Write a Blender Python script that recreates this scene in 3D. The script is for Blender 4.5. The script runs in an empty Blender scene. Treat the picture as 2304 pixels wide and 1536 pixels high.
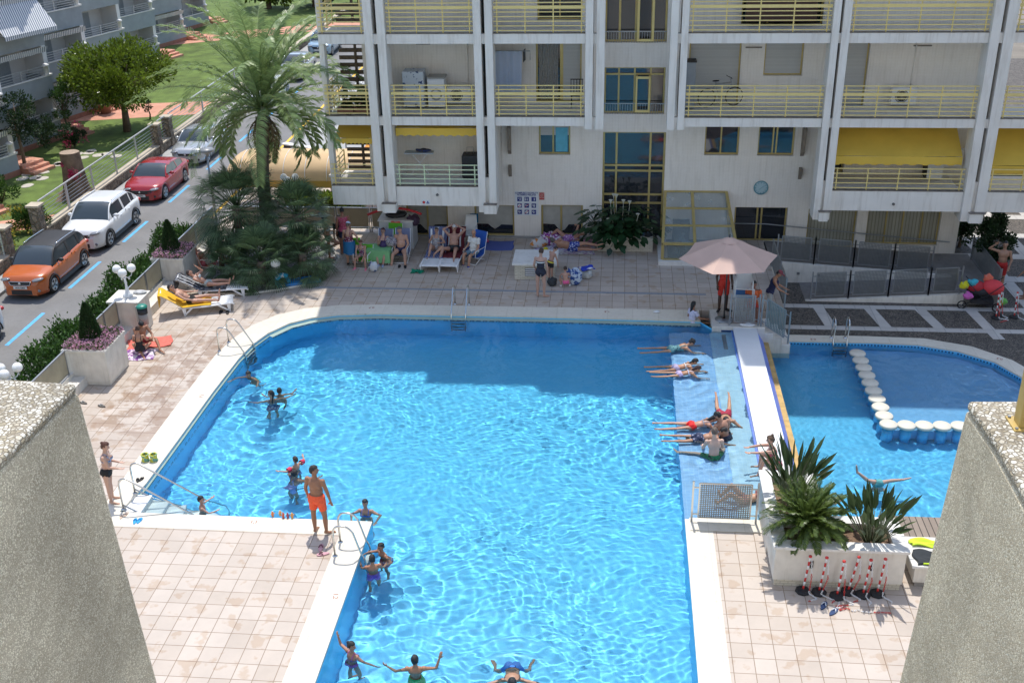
import bpy, bmesh, math, random
import numpy as np
from mathutils import Vector, Matrix
from mathutils.geometry import tessellate_polygon
random.seed(7)
sc = bpy.context.scene
C = sc.collection
R_ = math.radians
# ---------------------------------------------------------------- camera, sky, sun, exposure
FPX, CX, CY, CH = 2484.946, 1152.0, 768.0, 14.5
RW = np.array([[0.99557726, 0.02271219, -0.0911596],
               [0.09195775, -0.43418483, 0.89611791],
               [-0.01922731, -0.90053745, -0.4343531]])
cd = bpy.data.cameras.new('camera'); cam = bpy.data.objects.new('camera', cd); C.objects.link(cam)
sc.camera = cam
cd.sensor_width = 36; cd.lens = FPX/2304*36; cd.clip_end = 2000; cd.clip_start = .05
mm = Matrix(((RW[0][0], -RW[0][1], -RW[0][2]), (RW[1][0], -RW[1][1], -RW[1][2]), (RW[2][0], -RW[2][1], -RW[2][2])))
cam.matrix_world = Matrix.Translation((0, 0, CH)) @ mm.to_4x4()
w = bpy.data.worlds.new('World'); sc.world = w; w.use_nodes = True
_n = w.node_tree; _s = _n.nodes.new('ShaderNodeTexSky'); _s.sky_type = 'NISHITA'; _s.sun_disc = False
SUNV = Vector((-.12, 1, 2.56)).normalized()
_s.sun_elevation = math.asin(SUNV.z); _s.sun_rotation = math.atan2(SUNV.x, SUNV.y)
_n.links.new(_s.outputs[0], _n.nodes['Background'].inputs[0]); _n.nodes['Background'].inputs[1].default_value = .15
sl = bpy.data.lights.new('sun', 'SUN'); sun = bpy.data.objects.new('sun', sl); C.objects.link(sun)
sl.energy = 2.6; sl.angle = R_(.5); sl.color = (1, .965, .9)
sun.rotation_euler = SUNV.to_track_quat('Z', 'Y').to_euler()
sl.cycles.is_caustics_light = True
vs = sc.view_settings; vs.view_transform = 'Standard'; vs.look = 'None'; vs.gamma = 1; vs.exposure = .64
cy = sc.cycles; cy.use_denoising = True; cy.max_bounces = 10; cy.transmission_bounces = 6; cy.transparent_max_bounces = 12
cy.sample_clamp_indirect = 4; cy.caustics_refractive = True; cy.caustics_reflective = False

# surveying: a pixel of the 2304x1536 photograph to a point at a height (G) or on a wall plane (F)
def _ray(px, py): return RW @ np.array([px-CX, py-CY, FPX])
def G(px, py, z=0):
    v = _ray(px, py); t = (z-CH)/v[2]; return Vector((v[0]*t, v[1]*t, z))
def F(px, py, Y):
    v = _ray(px, py); t = Y/v[1]; return Vector((v[0]*t, Y, CH+v[2]*t))

# ---------------------------------------------------------------- materials
MC = {}
def M(name, col, rough=.6, var=.12, scale=6, bump=0, metal=0, alpha=None, emit=0, spec=None, sub=0, coat=0, bscale=None, detail=4):
    if name in MC: return MC[name]
    m = bpy.data.materials.new(name); m.use_nodes = True; MC[name] = m
    nt = m.node_tree; b = nt.nodes['Principled BSDF']
    b.inputs['Roughness'].default_value = rough; b.inputs['Metallic'].default_value = metal
    if spec is not None: b.inputs['Specular IOR Level'].default_value = spec
    if coat: b.inputs['Coat Weight'].default_value = coat; b.inputs['Coat Roughness'].default_value = .03
    if sub: b.inputs['Subsurface Weight'].default_value = sub; b.inputs['Subsurface Radius'].default_value = (.02, .008, .004)
    if alpha is not None: b.inputs['Alpha'].default_value = alpha
    b.inputs['Base Color'].default_value = (*col, 1)
    if var or bump:
        tc = nt.nodes.new('ShaderNodeTexCoord'); nz = nt.nodes.new('ShaderNodeTexNoise')
        nz.inputs['Scale'].default_value = scale; nz.inputs['Detail'].default_value = detail
        nt.links.new(tc.outputs['Object'], nz.inputs['Vector'])
        if var:
            mr = nt.nodes.new('ShaderNodeMapRange'); mr.inputs[1].default_value = .3; mr.inputs[2].default_value = .7
            mr.inputs[3].default_value = 1-var; mr.inputs[4].default_value = 1+var
            nt.links.new(nz.outputs[0], mr.inputs[0])
            mx = nt.nodes.new('ShaderNodeMix'); mx.data_type = 'RGBA'; mx.blend_type = 'MULTIPLY'; mx.inputs[0].default_value = 1
            mx.inputs[6].default_value = (*col, 1)
            nt.links.new(mr.outputs[0], mx.inputs[7]); nt.links.new(mx.outputs[2], b.inputs['Base Color'])
        if bump:
            n2 = nt.nodes.new('ShaderNodeTexNoise'); n2.inputs['Scale'].default_value = bscale or scale*3; n2.inputs['Detail'].default_value = 5
            nt.links.new(tc.outputs['Object'], n2.inputs['Vector'])
            bp = nt.nodes.new('ShaderNodeBump'); bp.inputs['Strength'].default_value = bump; bp.inputs['Distance'].default_value = .02
            nt.links.new(n2.outputs[0], bp.inputs['Height']); nt.links.new(bp.outputs[0], b.inputs['Normal'])
    return m
def nodes(m): return m.node_tree, m.node_tree.nodes['Principled BSDF']
def tiles(name, c1, c2, mortar, bw, bh, ms=.012, rough=.55, axes='XY', stain=None, off=0., ox=0, oy=0, bump=.3, bias=0, var=.12):
    """brick/tile pattern in world metres; stain = (colour, amount, scale)"""
    m = M(name, c1, rough, 0); nt, b = nodes(m); L = nt.links.new
    g = nt.nodes.new('ShaderNodeNewGeometry'); sp = nt.nodes.new('ShaderNodeSeparateXYZ'); L(g.outputs['Position'], sp.inputs[0])
    cb = nt.nodes.new('ShaderNodeCombineXYZ')
    def add(o, k, dst):
        a = nt.nodes.new('ShaderNodeMath'); a.operation = 'ADD'; a.inputs[1].default_value = k; L(o, a.inputs[0]); L(a.outputs[0], dst)
    if axes == 'XY': add(sp.outputs[0], ox, cb.inputs[0]); add(sp.outputs[1], oy, cb.inputs[1])
    else:
        a = nt.nodes.new('ShaderNodeMath'); a.operation = 'ADD'; L(sp.outputs[0], a.inputs[0]); L(sp.outputs[1], a.inputs[1])
        L(a.outputs[0], cb.inputs[0]); add(sp.outputs[2], oy, cb.inputs[1])
    br = nt.nodes.new('ShaderNodeTexBrick'); br.offset = off; br.squash = 1
    br.inputs['Color1'].default_value = (*c1, 1); br.inputs['Color2'].default_value = (*c2, 1); br.inputs['Mortar'].default_value = (*mortar, 1)
    br.inputs['Scale'].default_value = 1; br.inputs['Mortar Size'].default_value = ms; br.inputs['Mortar Smooth'].default_value = .3
    br.inputs['Bias'].default_value = bias
    br.inputs['Brick Width'].default_value = bw; br.inputs['Row Height'].default_value = bh
    L(cb.outputs[0], br.inputs['Vector'])
    out = br.outputs[0]
    nz = nt.nodes.new('ShaderNodeTexNoise'); nz.inputs['Scale'].default_value = 1.3; nz.inputs['Detail'].default_value = 8; nz.inputs['Roughness'].default_value = .65
    L(g.outputs['Position'], nz.inputs['Vector'])
    mr = nt.nodes.new('ShaderNodeMapRange'); mr.inputs[1].default_value = .3; mr.inputs[2].default_value = .7; mr.inputs[3].default_value = 1-var; mr.inputs[4].default_value = 1+var*.6
    L(nz.outputs[0], mr.inputs[0])
    mx = nt.nodes.new('ShaderNodeMix'); mx.data_type = 'RGBA'; mx.blend_type = 'MULTIPLY'; mx.inputs[0].default_value = 1
    L(out, mx.inputs[6]); L(mr.outputs[0], mx.inputs[7]); out = mx.outputs[2]
    if stain:
        n2 = nt.nodes.new('ShaderNodeTexNoise'); n2.inputs['Scale'].default_value = stain[2]; n2.inputs['Detail'].default_value = 6
        L(g.outputs['Position'], n2.inputs['Vector'])
        m2 = nt.nodes.new('ShaderNodeMapRange'); m2.inputs[1].default_value = .56; m2.inputs[2].default_value = .62; m2.inputs[3].default_value = 0; m2.inputs[4].default_value = stain[1]
        L(n2.outputs[0], m2.inputs[0])
        m3 = nt.nodes.new('ShaderNodeMix'); m3.data_type = 'RGBA'; m3.blend_type = 'MULTIPLY'; m3.inputs[7].default_value = (*stain[0], 1)
        L(m2.outputs[0], m3.inputs[0]); L(out, m3.inputs[6]); out = m3.outputs[2]
    L(out, b.inputs['Base Color'])
    if bump:
        bp = nt.nodes.new('ShaderNodeBump'); bp.inputs['Strength'].default_value = bump; bp.inputs['Distance'].default_value = .004; bp.invert = True
        L(br.outputs['Fac'], bp.inputs['Height']); L(bp.outputs[0], b.inputs['Normal'])
    return m
def pebble(name, c_lo, c_hi, gap, size, rough=.6, bump=.8, two=None):
    """exposed aggregate: voronoi pebbles of many tones"""
    m = M(name, c_hi, rough, 0); nt, b = nodes(m); L = nt.links.new
    tc = nt.nodes.new('ShaderNodeTexCoord')
    nz = nt.nodes.new('ShaderNodeTexNoise'); nz.inputs['Scale'].default_value = .35/size; nz.inputs['Detail'].default_value = 2
    L(tc.outputs['Object'], nz.inputs['Vector'])
    va = nt.nodes.new('ShaderNodeVectorMath'); va.operation = 'SCALE'; va.inputs['Scale'].default_value = size*.9; L(nz.outputs['Color'], va.inputs[0])
    vb = nt.nodes.new('ShaderNodeVectorMath'); vb.operation = 'ADD'; L(tc.outputs['Object'], vb.inputs[0]); L(va.outputs[0], vb.inputs[1])
    v1 = nt.nodes.new('ShaderNodeTexVoronoi'); v1.inputs['Scale'].default_value = 1/size; L(vb.outputs[0], v1.inputs['Vector'])
    v2 = nt.nodes.new('ShaderNodeTexVoronoi'); v2.feature = 'DISTANCE_TO_EDGE'; v2.inputs['Scale'].default_value = 1/size; L(vb.outputs[0], v2.inputs['Vector'])
    rp = nt.nodes.new('ShaderNodeValToRGB'); rp.color_ramp.elements[0].color = (*c_lo, 1); rp.color_ramp.elements[1].color = (*c_hi, 1)
    rp.color_ramp.elements[0].position = .15; rp.color_ramp.elements[1].position = .75
    sx = nt.nodes.new('ShaderNodeSeparateXYZ'); L(v1.outputs['Color'], sx.inputs[0]); L(sx.outputs[0], rp.inputs[0])
    mr = nt.nodes.new('ShaderNodeMapRange'); mr.inputs[1].default_value = .02; mr.inputs[2].default_value = .16; L(v2.outputs[0], mr.inputs[0])
    mx = nt.nodes.new('ShaderNodeMix'); mx.data_type = 'RGBA'; mx.inputs[6].default_value = (*gap, 1); L(mr.outputs[0], mx.inputs[0]); L(rp.outputs[0], mx.inputs[7])
    big = nt.nodes.new('ShaderNodeTexNoise'); big.inputs['Scale'].default_value = 3; big.inputs['Detail'].default_value = 6; L(tc.outputs['Object'], big.inputs['Vector'])
    m3 = nt.nodes.new('ShaderNodeMapRange'); m3.inputs[1].default_value = .35; m3.inputs[2].default_value = .7; m3.inputs[3].default_value = .72; m3.inputs[4].default_value = 1.1; L(big.outputs[0], m3.inputs[0])
    m4 = nt.nodes.new('ShaderNodeMix'); m4.data_type = 'RGBA'; m4.blend_type = 'MULTIPLY'; m4.inputs[0].default_value = 1; L(mx.outputs[2], m4.inputs[6]); L(m3.outputs[0], m4.inputs[7])
    L(m4.outputs[2], b.inputs['Base Color'])
    bp = nt.nodes.new('ShaderNodeBump'); bp.inputs['Strength'].default_value = bump; bp.inputs['Distance'].default_value = size*.5
    L(mr.outputs[0], bp.inputs['Height']); L(bp.outputs[0], b.inputs['Normal'])
    return m

def weather(m, amt=.2, col=(.52, .47, .40)):
    """rain streaks and patchy dirt that belong to an old rendered wall"""
    nt, b = nodes(m); L = nt.links.new; g = nt.nodes.new('ShaderNodeNewGeometry'); mp = nt.nodes.new('ShaderNodeMapping'); mp.inputs['Scale'].default_value = (5, 5, .45); L(g.outputs['Position'], mp.inputs[0])
    nz = nt.nodes.new('ShaderNodeTexNoise'); nz.inputs['Scale'].default_value = 1.6; nz.inputs['Detail'].default_value = 7; nz.inputs['Roughness'].default_value = .62; L(mp.outputs[0], nz.inputs['Vector'])
    mr = nt.nodes.new('ShaderNodeMapRange'); mr.inputs[1].default_value = .50; mr.inputs[2].default_value = .74; mr.inputs[4].default_value = amt; L(nz.outputs[0], mr.inputs[0])
    mx = nt.nodes.new('ShaderNodeMix'); mx.data_type = 'RGBA'; mx.blend_type = 'MULTIPLY'; mx.inputs[7].default_value = (*col, 1); L(mr.outputs[0], mx.inputs[0])
    src = b.inputs['Base Color'].links[0].from_socket if b.inputs['Base Color'].links else None
    if src: L(src, mx.inputs[6])
    else: mx.inputs[6].default_value = b.inputs['Base Color'].default_value
    L(mx.outputs[2], b.inputs['Base Color']); return m

# ---------------------------------------------------------------- mesh building
def basis(d):
    d = Vector(d).normalized(); a = Vector((0, 0, 1)) if abs(d.z) < .95 else Vector((1, 0, 0))
    x = d.cross(a).normalized(); return x, x.cross(d).normalized(), d
class MB:
    def __init__(s): s.v = []; s.f = []; s.s = []; s.m = []; s.mi = 0
    def add(s, vs_, fs, smooth=False):
        k = len(s.v); s.v += [tuple(p) for p in vs_]
        for f in fs: s.f.append(tuple(i+k for i in f)); s.s.append(smooth); s.m.append(s.mi)
        return s
    def box(s, x0, x1, y0, y1, z0, z1):
        v = [(x, y, z) for z in (z0, z1) for y in (y0, y1) for x in (x0, x1)]
        return s.add(v, [(0, 2, 3, 1), (4, 5, 7, 6), (0, 1, 5, 4), (2, 6, 7, 3), (0, 4, 6, 2), (1, 3, 7, 5)])
    def obox(s, c, hx, hy, hz, X=(1, 0, 0), Y=(0, 1, 0), Z=(0, 0, 1)):
        c = Vector(c); X = Vector(X).normalized()*hx; Y = Vector(Y).normalized()*hy; Z = Vector(Z).normalized()*hz
        v = [c+X*a+Y*b+Z*d for d in (-1, 1) for b in (-1, 1) for a in (-1, 1)]
        return s.add(v, [(0, 2, 3, 1), (4, 5, 7, 6), (0, 1, 5, 4), (2, 6, 7, 3), (0, 4, 6, 2), (1, 3, 7, 5)])
    def beam(s, a, b, w, h=None, up=(0, 0, 1)):
        a = Vector(a); b = Vector(b); d = (b-a); L = d.length
        if L < 1e-6: return s
        d.normalize(); u = Vector(up)
        if abs(d.dot(u)) > .99: u = Vector((0, 1, 0))
        x = d.cross(u).normalized(); y = x.cross(d).normalized()
        return s.obox((a+b)/2, w/2, L/2, (h or w)/2, x, d, y)
    def tube(s, pts, r, n=8, cap=True, smooth=True, closed=False):
        pts = [Vector(p) for p in pts]; rs = r if isinstance(r, (list, tuple)) else [r]*len(pts)
        N = len(pts); vv = []; x0 = None
        for i, p in enumerate(pts):
            d = (pts[(i+1) % N]-pts[i-1]) if closed else (pts[min(i+1, N-1)]-pts[max(i-1, 0)])
            if d.length < 1e-9: d = Vector((0, 0, 1))
            d.normalize()
            if x0 is None: x0, y0, _ = basis(d)
            else:
                x0 = (x0-d*x0.dot(d)); x0 = x0.normalized() if x0.length > 1e-6 else basis(d)[0]
            y0 = d.cross(x0)
            vv += [p+(x0*math.cos(t)+y0*math.sin(t))*rs[i] for t in [k*math.tau/n for k in range(n)]]
        ff = []
        for i in range(N if closed else N-1):
            j = (i+1) % N
            ff += [(i*n+k, i*n+(k+1) % n, j*n+(k+1) % n, j*n+k) for k in range(n)]
        s.add(vv, ff, smooth)
        if cap and not closed:
            k = len(s.v)-len(vv)
            s.f.append(tuple(k+i for i in reversed(range(n)))); s.s.append(False); s.m.append(s.mi)
            s.f.append(tuple(k+(N-1)*n+i for i in range(n))); s.s.append(False); s.m.append(s.mi)
        return s
    def cyl(s, a, b, r0, r1=None, n=12, smooth=True): return s.tube([a, b], [r0, r0 if r1 is None else r1], n, smooth=smooth)
    def ell(s, c, r, n=12, m=8, X=(1, 0, 0), Y=(0, 1, 0), Z=(0, 0, 1)):
        c = Vector(c); X = Vector(X); Y = Vector(Y); Z = Vector(Z)
        if not hasattr(r, '__len__'): r = (r, r, r)
        vv = [c-Z*r[2]]
        for i in range(1, m):
            t = math.pi*i/m
            for k in range(n):
                a = k*math.tau/n; vv.append(c+X*r[0]*math.sin(t)*math.cos(a)+Y*r[1]*math.sin(t)*math.sin(a)-Z*r[2]*math.cos(t))
        vv.append(c+Z*r[2]); e = len(vv)-1
        ff = [(0, 1+(k+1) % n, 1+k) for k in range(n)]
        for i in range(m-2):
            ff += [(1+i*n+k, 1+i*n+(k+1) % n, 1+(i+1)*n+(k+1) % n, 1+(i+1)*n+k) for k in range(n)]
        ff += [(1+(m-2)*n+k, 1+(m-2)*n+(k+1) % n, e) for k in range(n)]
        return s.add(vv, ff, True)
    def lathe(s, c, prof, n=20, smooth=True):
        """profile (r, z) about the vertical through c"""
        c = Vector(c); vv = []
        for r, z in prof: vv += [c+Vector((r*math.cos(k*math.tau/n), r*math.sin(k*math.tau/n), z)) for k in range(n)]
        ff = [(i*n+k, i*n+(k+1) % n, (i+1)*n+(k+1) % n, (i+1)*n+k) for i in range(len(prof)-1) for k in range(n)]
        return s.add(vv, ff, smooth)
    def disc(s, c, r, n=20, ry=None):
        c = Vector(c); return s.add([c+Vector((r*math.cos(k*math.tau/n), (ry or r)*math.sin(k*math.tau/n), 0)) for k in range(n)], [tuple(range(n))])
    def prism(s, poly, z0, z1):
        """vertical prism over an XY polygon (any shape)"""
        n = len(poly); tri = tessellate_polygon([[Vector((p[0], p[1], 0)) for p in poly]])
        v = [(p[0], p[1], z1) for p in poly]+[(p[0], p[1], z0) for p in poly]
        ff = []
        for t in tri:
            a, b, c = (Vector(v[i]) for i in t); up = (b-a).cross(c-a).z > 0
            t = tuple(t) if up else tuple(reversed(t))
            ff.append(t); ff.append(tuple(i+n for i in reversed(t)))
        area = sum(poly[i][0]*poly[(i+1) % n][1]-poly[(i+1) % n][0]*poly[i][1] for i in range(n))
        for i in range(n):
            j = (i+1) % n; ff.append((i+n, j+n, j, i) if area > 0 else (j+n, i+n, i, j))
        return s.add(v, ff)
    def quad(s, a, b, c, d): return s.add([a, b, c, d], [(0, 1, 2, 3)])
    def extr(s, poly, vec, smooth=False):
        """planar 3-D polygon (convex or simple) given depth along vec"""
        n = len(poly); vec = Vector(vec); P = [Vector(p) for p in poly]
        nor = Vector((0, 0, 0))
        for i in range(n): nor += (P[i]-P[0]).cross(P[(i+1) % n]-P[0])
        x, y, z = basis(nor); tri = tessellate_polygon([[Vector((p.dot(x), p.dot(y), 0)) for p in P]])
        ff = [tuple(t) for t in tri]+[tuple(i+n for i in reversed(t)) for t in tri]+[(i, (i+1) % n, (i+1) % n+n, i+n) for i in range(n)]
        return s.add(P+[p+vec for p in P], ff, smooth)
    def grid(s, fn, nu, nv, smooth=True):
        vv = [fn(i/nu, j/nv) for j in range(nv+1) for i in range(nu+1)]; W = nu+1
        return s.add(vv, [(j*W+i, j*W+i+1, (j+1)*W+i+1, (j+1)*W+i) for j in range(nv) for i in range(nu)], smooth)
    def build(s, name, mats, parent=None, world=False, bevel=0, fixn=False):
        me = bpy.data.meshes.new(name)
        v = s.v
        if world and parent is not None:
            l = parent.location; v = [(a[0]-l.x, a[1]-l.y, a[2]-l.z) for a in v]
        me.from_pydata([tuple(p) for p in v], [], s.f)
        me.polygons.foreach_set('use_smooth', s.s)
        if not isinstance(mats, (list, tuple)): mats = [mats]
        for m in mats: me.materials.append(m)
        if len(mats) > 1: me.polygons.foreach_set('material_index', s.m)
        if fixn:
            b = bmesh.new(); b.from_mesh(me); bmesh.ops.recalc_face_normals(b, faces=b.faces); b.to_mesh(me); b.free()
        me.update()
        o = bpy.data.objects.new(name, me); C.objects.link(o)
        if parent is not None: o.parent = parent
        if bevel:
            bv = o.modifiers.new('bevel', 'BEVEL'); bv.width = bevel; bv.segments = 2; bv.limit_method = 'ANGLE'
        return o
def tag(o, label, cat, group=None):
    o['label'] = label; o['category'] = cat
    if group: o['group'] = group
    return o
def st(o, kind='structure'): o['kind'] = kind; return o
def thing(name, label, cat, loc=(0, 0, 0), rz=0, group=None):
    o = bpy.data.objects.new(name, None); C.objects.link(o); o.location = loc; o.rotation_euler = (0, 0, rz); o.empty_display_size = .2
    return tag(o, label, cat, group)
def recv(o):
    if o.type == 'MESH': o.cycles.is_caustics_receiver = True
    for c in o.children: recv(c)
def kids(o): return [c for c in bpy.data.objects if c.parent == o] if False else list(o.children)
def dup(root, loc=None, rz=None, label=None, group=None):
    r = root.copy(); C.objects.link(r)
    if loc is not None: r.location = loc
    if rz is not None: r.rotation_euler = (0, 0, rz)
    if label: r['label'] = label
    if group: r['group'] = group
    for ch in list(root.children):
        c = ch.copy(); C.objects.link(c); c.parent = r
        for g in list(ch.children):
            d = g.copy(); C.objects.link(d); d.parent = c
    return r
def text(s, size, mat, name, parent, loc, rot, bold=False, align='CENTER'):
    cu = bpy.data.curves.new(name, 'FONT'); cu.body = s; cu.size = size; cu.align_x = align; cu.extrude = .002
    if bold: cu.offset = size*.02
    t = bpy.data.objects.new(name, cu); C.objects.link(t)
    dg = bpy.context.evaluated_depsgraph_get(); me = bpy.data.meshes.new_from_object(t.evaluated_get(dg)); bpy.data.objects.remove(t)
    o = bpy.data.objects.new(name, me); C.objects.link(o); me.materials.clear(); me.materials.append(mat)
    o.parent = parent; o.location = loc; o.rotation_euler = rot
    return o
# ================================================================= the setting
ZS, ZL, ZT = -1.7, -1.3, -.7           # street, lawn, lower terrace
stucco = M('stucco', (.82, .775, .71), .85, .05, 1.5, bump=.15, bscale=60)
tile_f = tiles('facade_tile', (.84, .79, .72), (.86, .81, .75), (.76, .71, .64), .10, .05, .004, .6, 'XZ', bump=.15, var=.05)
white = M('white_paint', (.74, .72, .68), .6, .06, 2)
whitew = M('white_weathered', (.70, .665, .60), .7, .10, 3, bump=.1)
asphalt = M('asphalt', (.20, .195, .19), .9, .10, .8, bump=.4, bscale=90)
deckm = tiles('deck_tile', (.47, .395, .33), (.54, .465, .40), (.25, .18, .125), .405, .415, .009, .55, ox=.06, oy=.12, stain=((.82, .72, .62), .75, 2.6), bump=.35, var=.10)
copm = tiles('coping_stone', (.68, .63, .53), (.72, .67, .57), (.50, .46, .37), .8, .8, .004, .6, ox=.2, oy=.3, bump=.2, var=.05)
terr = pebble('terrace_aggregate', (.05, .042, .035), (.26, .22, .18), (.05, .045, .04), .03, .8, .3)
stripm = tiles('terrace_strip', (.50, .47, .43), (.56, .53, .49), (.30, .28, .26), .5, 1.0, .01, .6, var=.12)
poolm = tiles('pool_tile', (.11, .60, .98), (.125, .62, .99), (.15, .65, .99), .05, .05, .002, .35, bump=0, var=.05)
beachm = tiles('beach_tile', (.30, .54, .90), (.33, .57, .92), (.42, .64, .94), .12, .12, .006, .4, bump=.1, var=.05)
beachw = tiles('beach_pale_tile', (.50, .72, .92), (.54, .75, .93), (.60, .80, .94), .12, .12, .006, .4, bump=.1, var=.05)
grassm = M('lawn_grass', (.105, .155, .03), .95, .35, 1.2, bump=.8, bscale=40, detail=9)
ground_m = M('ground_earth', (.22, .19, .15), .95, .2, .5)
steel = M('stainless_steel', (.62, .62, .60), .22, .04, 3, metal=1)
steel_d = M('brushed_steel', (.34, .35, .36), .42, .05, 3, metal=.85)
black = M('black_plastic', (.02, .02, .022), .5, .1, 4)
glassd = M('window_glass', (.018, .022, .028), .04, 0, spec=.9)
weather(stucco, .42); weather(tile_f, .28); weather(whitew, .40); weather(white, .35); weather(copm, .35, (.70, .62, .50)); weather(asphalt, .3, (.6, .6, .6))
wood = M('brown_wood', (.22, .13, .07), .6, .2, 8)

def polysheet(name, outer, holes, z, mat, kind='structure', down=None):
    loops = [[Vector((p[0], p[1], 0)) for p in outer]]+[[Vector((p[0], p[1], 0)) for p in h] for h in holes]
    fl = [p for l in loops for p in l]; tri = tessellate_polygon(loops); ff = []
    for t in tri:
        a, b, c = (fl[i] for i in t)
        if (b-a).cross(c-a).z < 0: t = tuple(reversed(t))
        ff.append(tuple(t))
    b = MB(); b.add([(p.x, p.y, z) for p in fl], ff)
    if down is not None:                      # outer rim given thickness
        n = len(outer)
        for i in range(n):
            p, q = outer[i], outer[(i+1) % n]
            b.quad((p[0], p[1], z), (p[0], p[1], down), (q[0], q[1], down), (q[0], q[1], z))
    o = b.build(name, mat); return st(o, kind) if kind else o

# splashed, still wet tiles along the left side of the pool
nt, b_ = nodes(deckm); L_ = nt.links.new; g_ = nt.nodes.new('ShaderNodeNewGeometry'); sp_ = nt.nodes.new('ShaderNodeSeparateXYZ'); L_(g_.outputs['Position'], sp_.inputs[0])
def rng_(o, a, c, d, e):
    m = nt.nodes.new('ShaderNodeMapRange'); m.interpolation_type = 'SMOOTHSTEP'
    for i, v in enumerate((a, c, d, e)): m.inputs[i+1].default_value = v
    L_(o, m.inputs[0]); return m.outputs[0]
def mul_(a, c): m = nt.nodes.new('ShaderNodeMath'); m.operation = 'MULTIPLY'; L_(a, m.inputs[0]); L_(c, m.inputs[1]); return m.outputs[0]
nz_ = nt.nodes.new('ShaderNodeTexNoise'); nz_.inputs['Scale'].default_value = 1.7; nz_.inputs['Detail'].default_value = 9; nz_.inputs['Roughness'].default_value = .7; L_(g_.outputs['Position'], nz_.inputs['Vector'])
wm_ = mul_(mul_(mul_(rng_(sp_.outputs[0], -14.3, -13.4, 0, 1), rng_(sp_.outputs[0], -11.8, -11.3, 1, 0)), mul_(rng_(sp_.outputs[1], 22.5, 24.5, 0, 1), rng_(sp_.outputs[1], 29, 31.5, 1, 0))), rng_(nz_.outputs[0], .46, .53, 0, .85))
mx_ = nt.nodes.new('ShaderNodeMix'); mx_.data_type = 'RGBA'; mx_.blend_type = 'MULTIPLY'; mx_.inputs[7].default_value = (.70, .58, .48, 1); L_(b_.inputs['Base Color'].links[0].from_socket, mx_.inputs[6]); L_(wm_, mx_.inputs[0]); L_(mx_.outputs[2], b_.inputs['Base Color']); L_(rng_(wm_, 0, 1, .55, .3), b_.inputs['Roughness'])
# far ground, streets
b = MB(); b.box(-260, 260, -40, 420, -3.2, ZS-.06); st(b.build('ground', ground_m))
b = MB(); b.box(-23.05, -17.3, -10, 160, ZS-.05, ZS); st(b.build('street', asphalt))
pavem = tiles('pavement_slab', (.36, .36, .35), (.40, .40, .39), (.28, .28, .27), .4, .4, .008, .8, var=.1)
b = MB(); b.box(-23.95, -23.05, -10, 160, ZS-.05, ZS+.12); st(b.build('pavement_left', pavem))
b = MB(); b.box(-17.3, -8, 40.5, 160, ZS-.05, ZS+.10); b.box(-17.3, -15.0, 5, 40.5, ZS-.05, ZS+.10); st(b.build('pavement_right', pavem))
blue = M('blue_road_paint', (.10, .42, .80), .7, .18, 9); yel = M('yellow_road_paint', (.85, .50, .04), .7, .15, 7)
b = MB()
for x, y0, y1 in ((-20.66, 32.2, 34.9), (-20.76, 37.2, 39.95), (-20.73, 42.2, 44.8), (-20.72, 47.4, 50.0), (-20.72, 52.6, 55.2), (-20.7, 57.8, 60.4), (-20.7, 63, 65.6), (-20.7, 68, 70.6), (-20.66, 27.2, 29.9)):
    b.box(x-.07, x+.07, y0, y1, ZS, ZS+.004)
st(b.build('parking_line_paint', blue))
b = MB(); b.box(-18.1, -17.95, -8, 150, ZS, ZS+.004); st(b.build('kerb_line_paint', yel))
# the photographer's own building behind the viewpoint, facing the sun
b = MB(); b.box(-45, 45, -14, -1.8, -1.7, 27); cb_ = b.build('wall', M('own_house_render', (.72, .70, .65), .85, .05, 1)); t_ = thing('apartment_building', 'pale apartment block the photo was taken from, unseen behind the viewpoint', 'building', (0, 0, 0)); cb_.parent = t_
# lawn, its terracotta path and the earth below
b = MB(); b.box(-75, -24.3, 5, 200, -3, ZL); st(b.build('lawn', grassm))
terra = tiles('terracotta_paving', (.55, .24, .15), (.62, .30, .20), (.45, .3, .22), .3, .3, .01, .8, var=.12)
b = MB()
b.add([(x, y, ZL+.01) for x, y in ((-32.5, 60), (-24.4, 62.2), (-24.4, 65.4), (-33, 64))], [(0, 1, 2, 3)])
b.add([(x, y, ZL+.012) for x, y in ((-36, 82), (-12, 96), (-12, 99.5), (-36, 86))], [(0, 1, 2, 3)])
b.add([(x, y, ZL+.008) for x, y in ((-24.3, 42.8), (-24.3, 44.6), (-33, 40.5), (-33, 38.7))], [(0, 1, 2, 3)])
st(b.build('garden_path', terra))
b = MB()                                        # far lawn beyond the street bend
b.box(-24.3, -12, 88, 110, ZS-.02, ZL+.0); st(b.build('far_lawn', grassm))

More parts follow.
